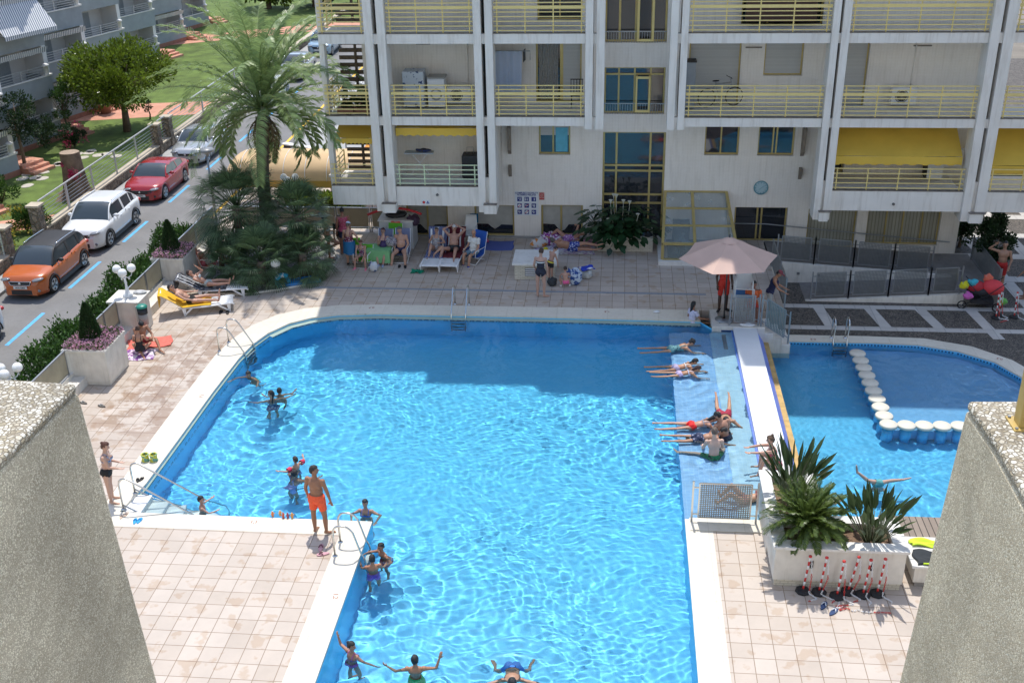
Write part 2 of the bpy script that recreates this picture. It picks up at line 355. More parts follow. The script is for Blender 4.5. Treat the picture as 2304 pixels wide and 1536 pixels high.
# ---- the raised pool deck (z = 0), its coping and the pools
INN = [(-5.35, 9), (-5.35, 20.39), (-11.3, 20.39), (-11.15, 21.6), (-11.12, 23.6), (-11.09, 26.3), (-11.02, 28.3), (-10.9, 29.3), (-10.66, 30.1), (-10.2, 30.85), (-9.6, 31.3), (-8.8, 31.6), (-7.5, 31.75), (-5.4, 31.76), (-1.1, 31.75), (2.7, 31.7)]
OUT = [(-5.97, 9), (-5.97, 19.83), (-11.75, 19.83), (-11.8, 21.7), (-11.83, 23.8), (-11.82, 26.6), (-11.8, 28.5), (-11.65, 29.6), (-11.36, 30.6), (-10.8, 31.45), (-10.0, 32.02), (-8.95, 32.33), (-7.5, 32.44), (-5.4, 32.47), (-1.1, 32.5), (2.7, 32.5)]
PEB = [(-11.3, 33.5), (-12.3, 33.05), (-13.6, 33.1), (-14.15, 33.9), (-14.3, 35.5), (-13.8, 37.6), (-12, 38.4), (-10.6, 37.9), (-9.9, 36.4), (-10.0, 34.9), (-10.6, 33.9)]   # planted bed of white pebbles
deck_o = [(-14.95, 6), (-5.97, 6)]+OUT[1:]+[(3.05, 32.5), (5.4, 32.5), (5.4, 38.95), (-8.2, 38.95), (-8.2, 39.6), (-14.95, 39.6)]
polysheet('pool_deck', deck_o, [PEB], 0, deckm, down=-1.75)
polysheet('pool_deck_right', [(2.3, 6), (9, 6), (9, 19.6), (6.05, 19.6), (6.05, 20.95), (2.3, 20.95)], [], 0, deckm, down=-1.6)
b = MB()
def strip(b, A, B, z, drop):
    n = len(A)
    for i in range(n-1):
        a0, a1, b0, b1 = A[i], A[i+1], B[i], B[i+1]
        b.quad((b0[0], b0[1], z), (a0[0], a0[1], z), (a1[0], a1[1], z), (b1[0], b1[1], z))
        b.quad((a0[0], a0[1], z), (a0[0], a0[1], z-drop), (a1[0], a1[1], z-drop), (a1[0], a1[1], z))
        b.quad((b0[0], b0[1], z-drop), (b0[0], b0[1], z), (b1[0], b1[1], z), (b1[0], b1[1], z-drop))
strip(b, INN, OUT, .006, .055)
b.box(1.70, 2.3, 9, 20.95, -.05, .006)                                  # front right coping
st(b.build('pool_coping', copm, fixn=True))
# basin
def shrink(p, k): return (p[0]+(-k if p[0] > -4 else k)*0, p[1])
ZW, ZF = -.11, -1.5
b = MB()
W2 = INN+[(3.05, 31.2), (3.62, 31.2), (3.62, 20.95), (1.70, 20.95), (1.70, 9)]
fl = [Vector((p[0], p[1], 0)) for p in W2]
b.add([(p[0], p[1], ZF) for p in W2], [tuple(t) if (fl[t[1]]-fl[t[0]]).cross(fl[t[2]]-fl[t[0]]).z > 0 else tuple(reversed(t)) for t in tessellate_polygon([fl])])
n = len(W2)
for i in range(n):
    p, q = W2[i], W2[(i+1) % n]
    b.quad((p[0], p[1], -.045), (p[0], p[1], ZF), (q[0], q[1], ZF), (q[0], q[1], -.045))
basin = b.build('pool_basin', poolm, fixn=False); st(basin)
# pale overflow lip under the coping + dark key pattern band
lipm = M('overflow_lip', (.30, .40, .35), .5, .08, 3)
b = MB()
def off(path, k):                                # offset a path towards the water
    o = []
    for i, p in enumerate(path):
        a = path[max(i-1, 0)]; c = path[min(i+1, len(path)-1)]; d = Vector((c[0]-a[0], c[1]-a[1], 0)).normalized()
        nn = Vector((d.y, -d.x, 0)); o.append((p[0]+nn.x*k, p[1]+nn.y*k))
    return o
I2 = INN[2:]; J2 = off(I2, .17)
for i in range(len(I2)-1):
    a0, a1, c0, c1 = I2[i], I2[i+1], J2[i], J2[i+1]
    if a0[0] < -10.7: c0 = Vector((a0[0]+(c0[0]-a0[0])*.25, a0[1]+(c0[1]-a0[1])*.25)); c1 = Vector((a1[0]+(c1[0]-a1[0])*.25, a1[1]+(c1[1]-a1[1])*.25))
    b.quad((a0[0], a0[1], -.075), (c0[0], c0[1], -.095), (c1[0], c1[1], -.095), (a1[0], a1[1], -.075))
    b.quad((c0[0], c0[1], -.095), (c0[0], c0[1], -.15), (c1[0], c1[1], -.15), (c1[0], c1[1], -.095))
st(b.build('pool_overflow_lip', lipm, fixn=False))
keym = M('dark_blue_mosaic', (.012, .05, .16), .4, .1, 3)
b = MB(); P0 = [Vector((p[0], p[1], 0)) for p in off(I2, .182)]
# greek key meander walked along the waterline
acc = 0
for i in range(len(P0)-1):
    a, c = P0[i], P0[i+1]; d = (c-a); L = d.length; d.normalize(); s_ = .02
    while s_+.2 < L:
        o = a+d*s_
        for (u0, u1, z0, z1) in ((0, .02, -.20, -.10), (0, .13, -.12, -.10), (.11, .13, -.17, -.12), (.05, .13, -.17, -.155), (.02, .20, -.21, -.195)):
            p = o+d*u0; q = o+d*u1
            b.quad((p.x, p.y, z0), (q.x, q.y, z0), (q.x, q.y, z1), (p.x, p.y, z1))
        s_ += .21
st(b.build('waterline_key_band', keym))
# beach shelf between the deep pool and the dividing wall
b = MB(); b.box(1.72, 2.95, 20.97, 31.19, -1.49, -.30); b.mi = 1
b.add([(2.95, 20.97, -.26), (3.62, 20.97, -.125), (3.62, 31.19, -.125), (2.95, 31.19, -.26), (2.95, 20.97, -1.4), (3.62, 20.97, -1.4), (3.62, 31.19, -1.4), (2.95, 31.19, -1.4)], [(0, 1, 2, 3), (0, 3, 7, 4), (4, 5, 1, 0), (7, 3, 2, 6)])
o = b.build('pool_beach_shelf', [beachm, beachw]); st(o)
b = MB(); b.box(1.80, 3.6, 20.5, 20.99, -1.4, .02); st(b.build('beach_front_kerb', copm))
# dividing wall: white slab, blue band, ochre weir edge down to the lower pool
violet = tiles('violet_blue_mosaic', (.12, .17, .60), (.16, .24, .66), (.3, .36, .68), .05, .05, .003, .5, var=.15)
ochre = M('ochre_mosaic', (.52, .34, .12), .7, .22, 5)
b = MB(); b.box(3.66, 4.36, 20.95, 31.25, -1.5, .03); st(b.build('dividing_wall', M('dividing_wall_white', (.80, .80, .79), .5, .03, 2)))
b = MB(); b.box(3.61, 3.66, 20.95, 31.2, -1.4, -.085); b.add([(4.36, y, z) for y, z in ((20.95, -.05), (31.2, -.05))]+[(4.60, y, z) for y, z in ((31.2, -.42), (20.95, -.42))], [(0, 3, 2, 1)]); st(b.build('weir_slope', violet))
b = MB(); b.box(4.58, 4.76, 20.95, 31.9, -1.6, -.45); st(b.build('weir_edge', ochre))
b = MB(); b.box(3.30, 3.42, 30.0, 31.0, -.19, -.165); st(b.build('overflow_grating', M('grey_grating', (.30, .33, .36), .5, .3, 60)))
# lower terrace and the children's pool
KI = [(4.74, 21.4), (4.74, 31.85), (6.1, 31.86), (7.9, 31.88), (9.4, 31.8), (10.5, 31.42), (11.4, 30.72), (11.9, 29.7), (12.1, 28.4), (12.15, 26), (12.15, 21.4)]
KO = [(4.5, 21.0), (4.6, 32.3), (6.1, 32.3), (7.95, 32.32), (9.7, 32.25), (11.0, 31.75), (11.95, 30.85), (12.45, 29.8), (12.65, 28.4), (12.7, 26), (12.7, 21.0)]
polysheet('lower_terrace', [(5.4, 32.35), (12.8, 32.35)] and [(4.8, 32.2), (5.4, 32.2), (7.95, 32.3), (9.7, 32.23), (11.0, 31.73), (11.93, 30.83), (12.43, 29.78), (12.63, 28.4), (12.68, 20.4), (40, 20.4), (40, 75), (-8.2, 75), (-8.2, 38.8), (5.38, 38.8), (5.38, 32.3)], [], ZT, terr, down=-1.8)
b = MB(); strip(b, KI[1:-1], KO[1:-1], ZT+.006, .05); st(b.build('lower_pool_coping', copm, fixn=True))
ZK = ZT-.11
kidm = tiles('lower_pool_tile', (.12, .56, .94), (.13, .58, .95), (.16, .61, .95), .05, .05, .002, .35, bump=0, var=.05)
kidl = tiles('paddling_tile', (.22, .50, .86), (.24, .53, .88), (.28, .56, .88), .05, .05, .002, .35, bump=0, var=.05)
b = MB(); fl = [Vector((p[0], p[1], 0)) for p in KI]
b.add([(p[0], p[1], ZT-1.0) for p in KI], [tuple(t) if (fl[t[1]]-fl[t[0]]).cross(fl[t[2]]-fl[t[0]]).z > 0 else tuple(reversed(t)) for t in tessellate_polygon([fl])])
for i in range(len(KI)):
    p, q = KI[i], KI[(i+1) % len(KI)]; b.quad((p[0], p[1], ZT-.04), (p[0], p[1], ZT-1.0), (q[0], q[1], ZT-1.0), (q[0], q[1], ZT-.04))
st(b.build('lower_pool_basin', kidm))
b = MB(); b.prism([(7.45, 26.9), (12.1, 26.9), (12.1, 28.4), (11.85, 29.7), (11.35, 30.7), (10.5, 31.38), (9.4, 31.75), (7.45, 31.83)], ZT-.99, ZT-.42); st(b.build('paddling_pool_floor', kidl))
b = MB()
for z0, x in ((-.8, 0),):
    P1 = [Vector((p[0], p[1], 0)) for p in off(KI[1:8], .012)]
    for i in range(len(P1)-1):
        a, c = P1[i], P1[i+1]; d = c-a; L = d.length; d.normalize(); s_ = .01
        while s_+.05 < L:
            p = a+d*s_; q = p+d*.05; b.quad((p.x, p.y, ZT-.12), (q.x, q.y, ZT-.12), (q.x, q.y, ZT-.07), (p.x, p.y, ZT-.07)); s_ += .1
st(b.build('lower_waterline_dots', keym))
# paving strips in the terrace
b = MB()
b.box(5.45, 30, 32.75, 33.05, ZT-.02, ZT+.004); b.box(5.45, 30, 34.45, 34.75, ZT-.02, ZT+.004)
for x, dx in ((6.62, .18), (8.28, .26), (9.92, .30), (11.55, .26), (13.3, .3)):
    b.prism([(x, 34.45), (x+dx, 32.9-.6*(x > 11)), (x+dx+.36, 32.9-.6*(x > 11)), (x+.36, 34.45)], ZT-.02, ZT+.008)
for x in (13.0, 14.6, 16.2):
    b.prism([(x, 47), (x+.5, 34.75), (x+.95, 34.75), (x+.45, 47)], ZT-.02, ZT+.008)
for y in (37.0, 39.2, 41.4, 43.6): b.box(12.4, 30, y, y+.5, ZT-.02, ZT+.012)
st(b.build('terrace_strips', stripm))
b = MB(); b.box(-10.2, 3.0, 33.72, 33.84, -.02, .004); st(b.build('drain_channel', M('drain_grey', (.24, .27, .31), .6, .15, 10)))

# ---- the water: a rippled sheet that really bends the sunlight
watm = bpy.data.materials.new('water'); watm.use_nodes = True; nt = watm.node_tree; nt.nodes.remove(nt.nodes['Principled BSDF'])
g_ = nt.nodes.new('ShaderNodeBsdfGlass'); g_.inputs['IOR'].default_value = 1.33; g_.inputs['Roughness'].default_value = 0; g_.inputs[0].default_value = (.90, 1, 1, 1)
nt.links.new(g_.outputs[0], nt.nodes['Material Output'].inputs[0])
def inside(X, Y, poly):
    r = np.zeros(X.shape, bool); n = len(poly)
    for i in range(n):
        x0, y0 = poly[i]; x1, y1 = poly[(i+1) % n]
        if y0 == y1: continue
        c = ((y0 > Y) != (y1 > Y)) & (X < (x1-x0)*(Y-y0)/(y1-y0)+x0); r ^= c
    return r
RINGS = [(G(x, y, ZW).x, G(x, y, ZW).y, a) for x, y, a in ((575, 850, .016), (612, 905, .02), (630, 890, .012), (668, 1055, .014), (655, 1080, .018), (455, 1130, .016), (822, 1150, .018), (868, 1240, .02), (840, 1275, .014), (790, 1480, .02), (930, 1505, .022), (1150, 1528, .03), (1520, 800, .010), (1530, 850, .012), (1565, 975, .010), (1600, 1030, .008))]+[(G(x, y, ZK).x, G(x, y, ZK).y, .014) for x, y in ((1860, 1130), (1975, 1095))]
def water(name, poly, z, step, amp, seed, lam=(.13, 1.0), calm=None):
    rnd = random.Random(seed); W = []
    for i in range(52):
        a = rnd.uniform(0, math.tau); l = lam[0]*(lam[1]/lam[0])**rnd.random(); W.append((math.cos(a)*math.tau/l, math.sin(a)*math.tau/l, rnd.uniform(0, 6.3), amp*l*rnd.uniform(.4, 1)))
    xs = np.arange(min(p[0] for p in poly)-.1, max(p[0] for p in poly)+.1, step); ys = np.arange(min(p[1] for p in poly)-.1, max(p[1] for p in poly)+.1, step)
    X, Y = np.meshgrid(xs, ys); Z = np.zeros_like(X)
    wx = .12*np.sin(1.1*X+.7*Y)+.1*np.sin(2.3*Y-.9*X+1); wy = .12*np.sin(1.3*Y-.6*X+2)+.1*np.sin(1.9*X+1.1*Y)
    for kx, ky, p, A in W: Z += A*np.sin(kx*(X+wx)+ky*(Y+wy)+p)
    Z *= .8+.35*np.sin(.45*X+.3*Y)*np.sin(.5*Y-.2*X+1)
    for (sx, sy, sa) in RINGS:
        d_ = np.sqrt((X-sx)**2+(Y-sy)**2)+.05; Z += sa*np.exp(-d_/.75)*np.sin(15*d_+sx)*(1+.4*np.sin(3*np.arctan2(Y-sy, X-sx)+sy))
    if calm is not None: Z *= calm(X, Y)
    cx = (X[:-1, :-1]+X[1:, 1:])/2; cyy = (Y[:-1, :-1]+Y[1:, 1:])/2; ok = inside(cx, cyy, poly)
    idx = np.arange(X.size).reshape(X.shape)
    f = np.stack([idx[:-1, :-1], idx[:-1, 1:], idx[1:, 1:], idx[1:, :-1]], -1)[ok]
    used = np.unique(f); remap = np.full(X.size, -1); remap[used] = np.arange(len(used))
    v = np.stack([X, Y, Z+z], -1).reshape(-1, 3)[used]
    me = bpy.data.meshes.new(name); me.from_pydata(v.tolist(), [], remap[f].tolist()); me.polygons.foreach_set('use_smooth', [True]*len(me.polygons))
    me.materials.append(watm); o = bpy.data.objects.new(name, me); C.objects.link(o); st(o); o.cycles.is_caustics_caster = True; return o
def grow(p, k, cx, cy_): return [(x+k*(1 if x > cx else -1), y+k*(1 if y > cy_ else -1)) for x, y in p]
WP = [(-5.38, 9.2)]+[(-5.38, 20.42), (-11.35, 20.42)]+INN[3:]+[(3.04, 31.7), (3.04, 31.25), (3.66, 31.25), (3.66, 20.98), (1.74, 20.98), (1.74, 9.2)]
water('pool_water', WP, ZW, .03, .0023, 3, calm=lambda X, Y: 1+1.5*np.clip((X-1.4)/.8, 0, 1)*(Y > 20))
KP = [(4.76, 21.42), (4.76, 31.83)]+[(x, y-.02) for x, y in KI[2:]]
water('lower_pool_water', KP, ZK, .035, .0022, 5)
for o in (basin,)+tuple(bpy.data.objects[n] for n in ('pool_beach_shelf', 'lower_pool_basin', 'paddling_pool_floor', 'waterline_key_band', 'pool_overflow_lip', 'weir_slope', 'dividing_wall', 'weir_edge', 'overflow_grating', 'lower_waterline_dots', 'pool_coping', 'lower_pool_coping', 'beach_front_kerb')): recv(o)
# ================================================================= the apartment building behind the pool
YB, YC, YW = 36.85, 36.72, 38.9         # balcony fronts, column fronts, wall plane
ymet = M('yellow_painted_metal', (.80, .64, .25), .45, .08, 3)
ymetg = M('pale_green_yellow_metal', (.66, .76, .50), .45, .08, 3)
yfr = M('gold_anodised_frame', (.50, .39, .15), .35, .1, 3, metal=.35)
shut = tiles('roller_shutter', (.52, .52, .50), (.56, .56, .54), (.36, .36, .35), 8, .045, .006, .5, 'XZ', bump=.5, var=.04)
curt = tiles('hanging_curtain', (.34, .33, .27), (.40, .39, .32), (.24, .23, .18), .12, 9, .02, .8, 'XZ', bump=.5, var=.1)
grime = M('grimy_ledge', (.20, .17, .14), .9, .35, 7)
bld = thing('apartment_building', 'pale five bay apartment block with yellow balcony rails behind the pool', 'building', (0, 38.9, 0))
def part(mb, name, mat, parent=None, **k): return mb.build(name, mat, parent or bld, world=(parent is None), **k)
LV = {1: 1.9, 2: 4.78, 3: 7.52, 4: 10.35, 5: 13.2}    # underside of each balcony band
TOP = {1: 2.60, 2: 5.08, 3: 7.84, 4: 10.67}
WING = [(-10.05, -8.44), (-7.74, -4.80), (7.27, 11.62), (12.35, 17.6)]
MIDB = [(-4.17, -1.12), (2.19, 6.72)]
# walls
b = MB()
b.box(-9.1, 12.35, YW, 46, -1.7, 1.25) if False else None
# wall of the storeys: solid behind the wall plane, windows are recessed boxes standing in niches
NICHE = []                                # (x0, x1, z0, z1)
def niche(px0, py0, px1, py1, Y=YW):
    a = F(px0, py0, Y); c = F(px1, py1, Y); n_ = (min(a.x, c.x), max(a.x, c.x), min(a.z, c.z), max(a.z, c.z)); return n_
def wallgrid(b, x0, x1, z0, z1, holes, Y=YW, dep=.30):
    """a wall face with rectangular recesses"""
    xs = sorted({x0, x1}|{h[k] for h in holes for k in (0, 1) if x0 < h[k] < x1}); zs = sorted({z0, z1}|{h[k] for h in holes for k in (2, 3) if z0 < h[k] < z1})
    for i in range(len(xs)-1):
        for j in range(len(zs)-1):
            cx, cz = (xs[i]+xs[i+1])/2, (zs[j]+zs[j+1])/2
            if any(h[0] < cx < h[1] and h[2] < cz < h[3] for h in holes): continue
            b.quad((xs[i], Y, zs[j]), (xs[i+1], Y, zs[j]), (xs[i+1], Y, zs[j+1]), (xs[i], Y, zs[j+1]))
    for h in holes:
        a0, a1, c0, c1 = max(h[0], x0), min(h[1], x1), max(h[2], z0), min(h[3], z1); D = Y+dep
        b.quad((a0, Y, c0), (a0, Y, c1), (a0, D, c1), (a0, D, c0)); b.quad((a1, Y, c1), (a1, Y, c0), (a1, D, c0), (a1, D, c1))
        b.quad((a0, Y, c1), (a1, Y, c1), (a1, D, c1), (a0, D, c1)); b.quad((a0, Y, c0), (a0, D, c0), (a1, D, c0), (a1, Y, c0))
        b.quad((a0, D, c0), (a1, D, c0), (a1, D, c1), (a0, D, c1))
LOW = dict(g1=niche(912, 461, 1010, 533), g2=niche(1066, 461, 1158, 533), g3=niche(1217, 461, 1311, 533), w1=niche(1212, 283, 1283, 349),
           w2=niche(1588, 280, 1661, 350), w3=niche(1709, 280, 1785, 351), door=niche(1654, 466, 1766, 545), g4=niche(1820, 470, 1920, 560), g5=niche(1955, 470, 2108, 553),
           hall=niche(1357, 297, 1489, 540))
st2 = niche(1360, 152, 1494, 257); st3 = niche(1362, -8, 1500, 96)
B2 = dict(d1=niche(1205, 80, 1308, 231), d2=niche(1553, 80, 1660, 236), w4=niche(1724, 80, 1804, 171), d3=niche(1900, 80, 1941, 250), d0=niche(1150, -20, 1305, 58) and niche(1208, -60, 1310, 46),
          d4=niche(1675, -60, 1850, 58), d5=niche(1941, -60, 1953, 40), e1=niche(2162, 110, 2300, 170) if False else (7.4, 7.9, 2.7, 3.9))
holes = list(LOW.values())+[st2, st3]+[B2[k] for k in ('d1', 'd2', 'w4', 'd3', 'd0', 'd4')]+[(7.42, 8.0, 2.62, 4.2)]
b = MB()
wallgrid(b, -8.75, 12.3, -1.7, 10.9, holes)
b.box(-8.75, 12.3, 39.3, 39.4, -1.7, 10.9)
for X in (-8.75, 12.3): b.quad((X, YW, -1.7), (X, YW, 10.9), (X, 46, 10.9), (X, 46, -1.7))
part(b, 'wall', tile_f)
# upper storeys above the photograph, unseen; roof heights stepped to shape the shade they cast
b = MB()
b.box(-10.1, -6.5, YB, 46, 10.9, 18.6); b.box(-6.499, -3.2, YB, 46, 10.9, 20.2); b.box(-3.199, .7, YB, 46, 10.9, 21.4); b.box(2.75, 17.5, YB, 46, 10.9, 21.2); b.box(.7, 2.75, YW-.01, 46, 10.9, 22.8)
part(b, 'upper_storeys', tile_f)
# balcony slabs and their front bands
for k in (1, 2, 3):
    for (x0, x1) in WING+(MIDB if k > 1 else []):
        b = MB(); e0 = x0+.01; e1 = x1-.01
        b.box(e0, e1, YB, YB+.16, LV[k], TOP[k]); b.box(e0, e1, YB+.16, YW-.01, TOP[k]-.30, TOP[k]-.06)
        part(b, 'balcony_slab', stucco)
        b = MB(); b.box(e0, e1, YB-.012, YB+.17, TOP[k], TOP[k]+.02); part(b, 'ledge', grime)
# end wall of the left bay, small side walls of bays
b = MB()
for bb in ((-10.09, -9.92, YB+.17, YB+.5, 1.9, 10.9), (-8.85, -8.72, 38.0, 38.89, 1.9, 10.9), (-4.81, -4.70, 38.0, 38.88, 1.9, 10.9), (7.10, 7.25, YB+.9, 38.88, 1.9, 4.78), (-4.4, -4.18, YB+.9, 38.89, 1.95, 4.78)): part(MB().box(*bb), 'side_wall', stucco)
# columns: pairs of slender fins with a slot between
PAIRS = [((-8.44, -8.16), (-8.01, -7.74), 1.72), ((-4.80, -4.55), (-4.42, -4.17), 1.72), ((-1.12, -.87), (-.76, -.49), 4.70), ((1.62, 1.86), (1.97, 2.19), 4.70), ((6.72, 6.94), (7.03, 7.27), 1.60), ((11.62, 11.90), (12.03, 12.35), 1.60)]
for A, D, z0 in PAIRS:
    b = MB()
    for q in (A, D): b.box(q[0], q[1], YC, YC+.75, z0, 10.9)
    b.box(A[1]-.002, D[0]+.002, YC+.12, YC+.2, z0+.02, 2.95 if z0 < 2 else z0+.4)
    for k in (2, 3): b.box(A[1]-.004, D[0]+.004, YC+.1, YC+.3, LV[k], TOP[k])
    part(b, 'column', stucco)
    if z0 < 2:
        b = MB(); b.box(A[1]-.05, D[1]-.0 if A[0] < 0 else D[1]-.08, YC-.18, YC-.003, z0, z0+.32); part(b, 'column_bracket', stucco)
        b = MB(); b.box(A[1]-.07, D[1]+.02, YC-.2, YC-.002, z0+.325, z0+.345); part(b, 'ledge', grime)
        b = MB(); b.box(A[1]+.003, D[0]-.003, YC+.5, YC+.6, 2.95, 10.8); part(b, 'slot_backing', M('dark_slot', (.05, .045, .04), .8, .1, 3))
# wall lamp brackets beside bay columns
for x in (-3.95, 6.45):
    b = MB(); b.extr([(x, YW, 4.35), (x, YW-.32, 4.25), (x, YW-.20, 3.4), (x, YW, 3.2)], (.12, 0, 0)); part(b, 'wall_bracket', M('bracket_stone', (.26, .22, .18), .8, .15, 5)); b = MB(); b.extr([(x, YW, 2.8), (x, YW-.26, 2.75), (x, YW, 2.35)], (.12, 0, 0)); part(b, 'wall_bracket', MC['bracket_stone'])
# railings: posts + horizontal bars, third bar wide
def railing(x0, x1, z0, h, nb, mat, wide=True, Y=YB+.07, npost=None, side=None, name='balcony_railing'):
    b = MB(); n = npost or max(1, round((x1-x0)/1.12))
    pt = (lambda t: (x0+(x1-x0)*t, Y)) if side is None else (lambda t: (side, Y+(x0 and 0)+(side_y1-Y)*t))
    for i in range(n+1):
        x = x0+.12+(x1-x0-.24)*i/n; b.box(x-.02, x+.02, Y+.008, Y+.045, z0, z0+h)
    zs = [z0+h-.015-i*(h-.09)/(nb-1) for i in range(nb)]
    for i, z in enumerate(zs):
        t = .05 if (wide and i == 2) else .016
        b.box(x0+.01, x1-.01, Y-.02, Y+.006, z-t, z+t)
    return part(b, name, mat)
def railing_side(X, y0, y1, z0, h, nb, mat, wide=True):
    b = MB()
    for y in (y0+.1, (y0+y1)/2, y1-.1): b.box(X+.008, X+.045, y-.02, y+.02, z0, z0+h)
    for i in range(nb):
        z = z0+h-.015-i*(h-.09)/(nb-1); t = .05 if (wide and i == 2) else .016; b.box(X-.02, X+.006, y0, y1, z-t, z+t)
    return part(b, 'balcony_railing', mat)
for k, h, nb in ((2, 1.05, 8), (3, 1.12, 8)):
    for (x0, x1) in WING+MIDB: railing(x0+.02, x1-.02, TOP[k]+.02, h, nb, ymet)
    railing_side(-10.0, YB+.2, 38.8, TOP[k]+.02, h, nb, ymet); railing_side(17.4, YB+.2, 38.8, TOP[k]+.02, h, nb, ymet)
for i, (x0, x1) in enumerate(WING): railing(x0+.02, x1-.02, 2.62, .76, 5, ymetg if i == 1 else ymet, wide=False)
railing_side(-10.0, YB+.2, 38.8, 2.62, .76, 5, ymet, False)
b = MB(); b.box(-10.2, -9.9, YB+.55, YB+.85, 2.2, 2.75); b.box(-10.26, -9.88, YB+.5, YB+.9, 2.75, 2.82); part(b, 'side_wall', stucco)
# windows -----------------------------------------------------------
def window(n_, cols, kind='glass', rows=None, fr=.055, fm=None, D=YW+.16, drop=None, name='window'):
    """frame with mullions (world), panes as sub-parts; cols = fractions"""
    x0, x1, z0, z1 = n_; fm = fm or yfr; b = MB(); w_ = x1-x0; h = z1-z0
    b.box(x0, x0+fr, D, D+.07, z0, z1); b.box(x1-fr, x1, D, D+.07, z0, z1); b.box(x0+fr, x1-fr, D, D+.07, z1-fr, z1); b.box(x0+fr, x1-fr, D, D+.07, z0, z0+fr)
    for c in cols: b.box(x0+w_*c-fr/2, x0+w_*c+fr/2, D-.012, D+.06, z0+fr, z1-fr)
    for r in (rows or []): b.box(x0+fr, x1-fr, D-.02, D+.05, z0+h*r-fr/2, z0+h*r+fr/2)
    f = part(b, name, fm)
    def sub(mb, nm, mt): return mb.build(nm, mt, f)
    T = bld.location
    def bx(mb, X0, X1, y0, y1, Z0, Z1): return mb.box(X0-T.x, X1-T.x, y0-T.y, y1-T.y, Z0-T.z, Z1-T.z)
    if kind in ('glass', 'drape', 'half'): sub(bx(MB(), x0+fr, x1-fr, D+.025, D+.035, z0+fr, z1-fr), 'pane', glassd)
    if kind == 'shutter': sub(bx(MB(), x0+fr, x1-fr, D-.005, D+.03, z0+fr, z1-fr), 'roller_shutter', shut)
    if kind == 'half': sub(bx(MB(), x0+fr, x1-fr, D+.001, D+.02, z0+h*(drop or .5), z1-fr), 'roller_shutter', shut)
    if kind == 'curtain': sub(bx(MB(), x0+fr, x1-fr, D+.03, D+.05, z0+fr, z1-fr), 'curtain', curt)
    if kind == 'drape':
        cs = [0]+list(cols)+[1]; mb = MB()
        zs = z0+h*.36
        if len(cs) == 2: P = [(x0+fr, zs), (x0+w_*.33, zs), (x0+w_*.42, zs-.12), (x0+w_*.5, zs-.2), (x0+w_*.6, zs-.1), (x0+w_*.66, zs-.02), (x1-fr, zs-.03)]
        else: P = [(x0+fr, zs), (x0+w_*.32, zs-.02), (x0+w_*.43, zs-.22), (x0+w_*.5, zs-.28), (x0+w_*.57, zs-.22), (x0+w_*.66, zs-.02), (x1-fr, zs)]
        poly = [(x-T.x, D+.012-T.y, z-T.z) for x, z in P]+[(x1-fr-T.x, D+.012-T.y, z1-fr-T.z), (x0+fr-T.x, D+.012-T.y, z1-fr-T.z)]
        mb.extr(poly, (0, .008, 0)); sub(mb, 'curtain', M('cream_drape', (.40, .39, .35), .8, .1, 4, bump=.2))
    return f
window(LOW['g1'], [.5], 'drape', fr=.07); window(LOW['g2'], [], 'drape', fr=.07); window(LOW['g3'], [.48], 'drape', fr=.07)
n_ = LOW['w1']; f = window(n_, [.45], 'half', drop=.64)
bl = M('sky_blue_blind', (.12, .42, .56), .25, .12, 6)
mb = MB(); T = bld.location; mb.box(n_[0]+.6-T.x, n_[1]-.1-T.x, YW+.14-T.y, YW+.155-T.y, n_[2]+.08, n_[3]-.1); mb.build('blue_blind', bl, f)
window(LOW['w2'], [.48]); f = window(LOW['w3'], [.42, .52])
window(LOW['door'], [.44, .52], 'glass', fr=.06); window(LOW['g4'], [], 'curtain', fr=.06); window(LOW['g5'], [.27, .5, .76], 'curtain', fr=.05)
window(LOW['hall'], [.22, .76], 'glass', rows=[.34, .42, .64, .69], fr=.07); window(st2, [.24, .5, .76], 'glass', rows=[.84], fr=.06); window(st3, [.24, .5, .76], 'glass', fr=.07)
for n_ in (st2, st3):                             # stair landing rails
    b = MB(); b.box(n_[0], n_[1], YW-.03, YW-.005, n_[2]+.36, n_[2]+.39)
    for i in range(24): x = n_[0]+.05+i*(n_[1]-n_[0]-.1)/23; b.box(x-.006, x+.006, YW-.02, YW-.008, n_[2], n_[2]+.36)
    part(b, 'stair_railing', steel_d)
b = MB(); n_ = st2                                 # open casements
b.box(n_[0]+1.1, n_[0]+1.16, YW-.1, YW+.1, n_[2]+.08, n_[3]-.3); b.box(n_[0]+1.55, n_[0]+1.61, YW-.1, YW+.1, n_[2]+.08, n_[3]-.3); b.box(n_[0]+1.16, n_[0]+1.55, YW-.1, YW-.04, n_[2]+.08, n_[2]+.16); b.box(n_[0]+1.16, n_[0]+1.55, YW-.1, YW-.04, n_[3]-.38, n_[3]-.3)
part(b, 'open_casement', ymet); b = MB(); n_ = st3; b.box(n_[0]+1.1, n_[0]+1.18, YW-.1, YW+.1, n_[2]+.05, n_[3]); b.box(n_[0]+1.6, n_[0]+1.68, YW-.1, YW+.1, n_[2]+.05, n_[3]); b.box(n_[0]+1.18, n_[0]+1.6, YW-.1, YW-.04, n_[2]+.05, n_[2]+.13)
part(b, 'open_casement', ymet)
d = B2['d1']; xm = d[0]+(d[1]-d[0])*.56
window((d[0], xm, d[2], d[3]), [], 'glass', name='balcony_door'); 
b = MB(); b.grid(lambda u, v: (d[0]+.1+u*(xm-d[0]-.22), YW+.10+.02*math.sin(u*50), d[2]+.1+v*(d[3]-d[2]-.2)), 60, 1); part(b, 'lace_curtain', M('grey_lace', (.28, .28, .27), .9, .3, 30))
window((xm, d[1], d[2], d[3]), [], 'shutter', name='balcony_door'); window(B2['d2'], [], 'shutter', name='balcony_door'); window(B2['w4'], [], 'shutter'); window(B2['d3'], [], 'shutter', name='balcony_door')
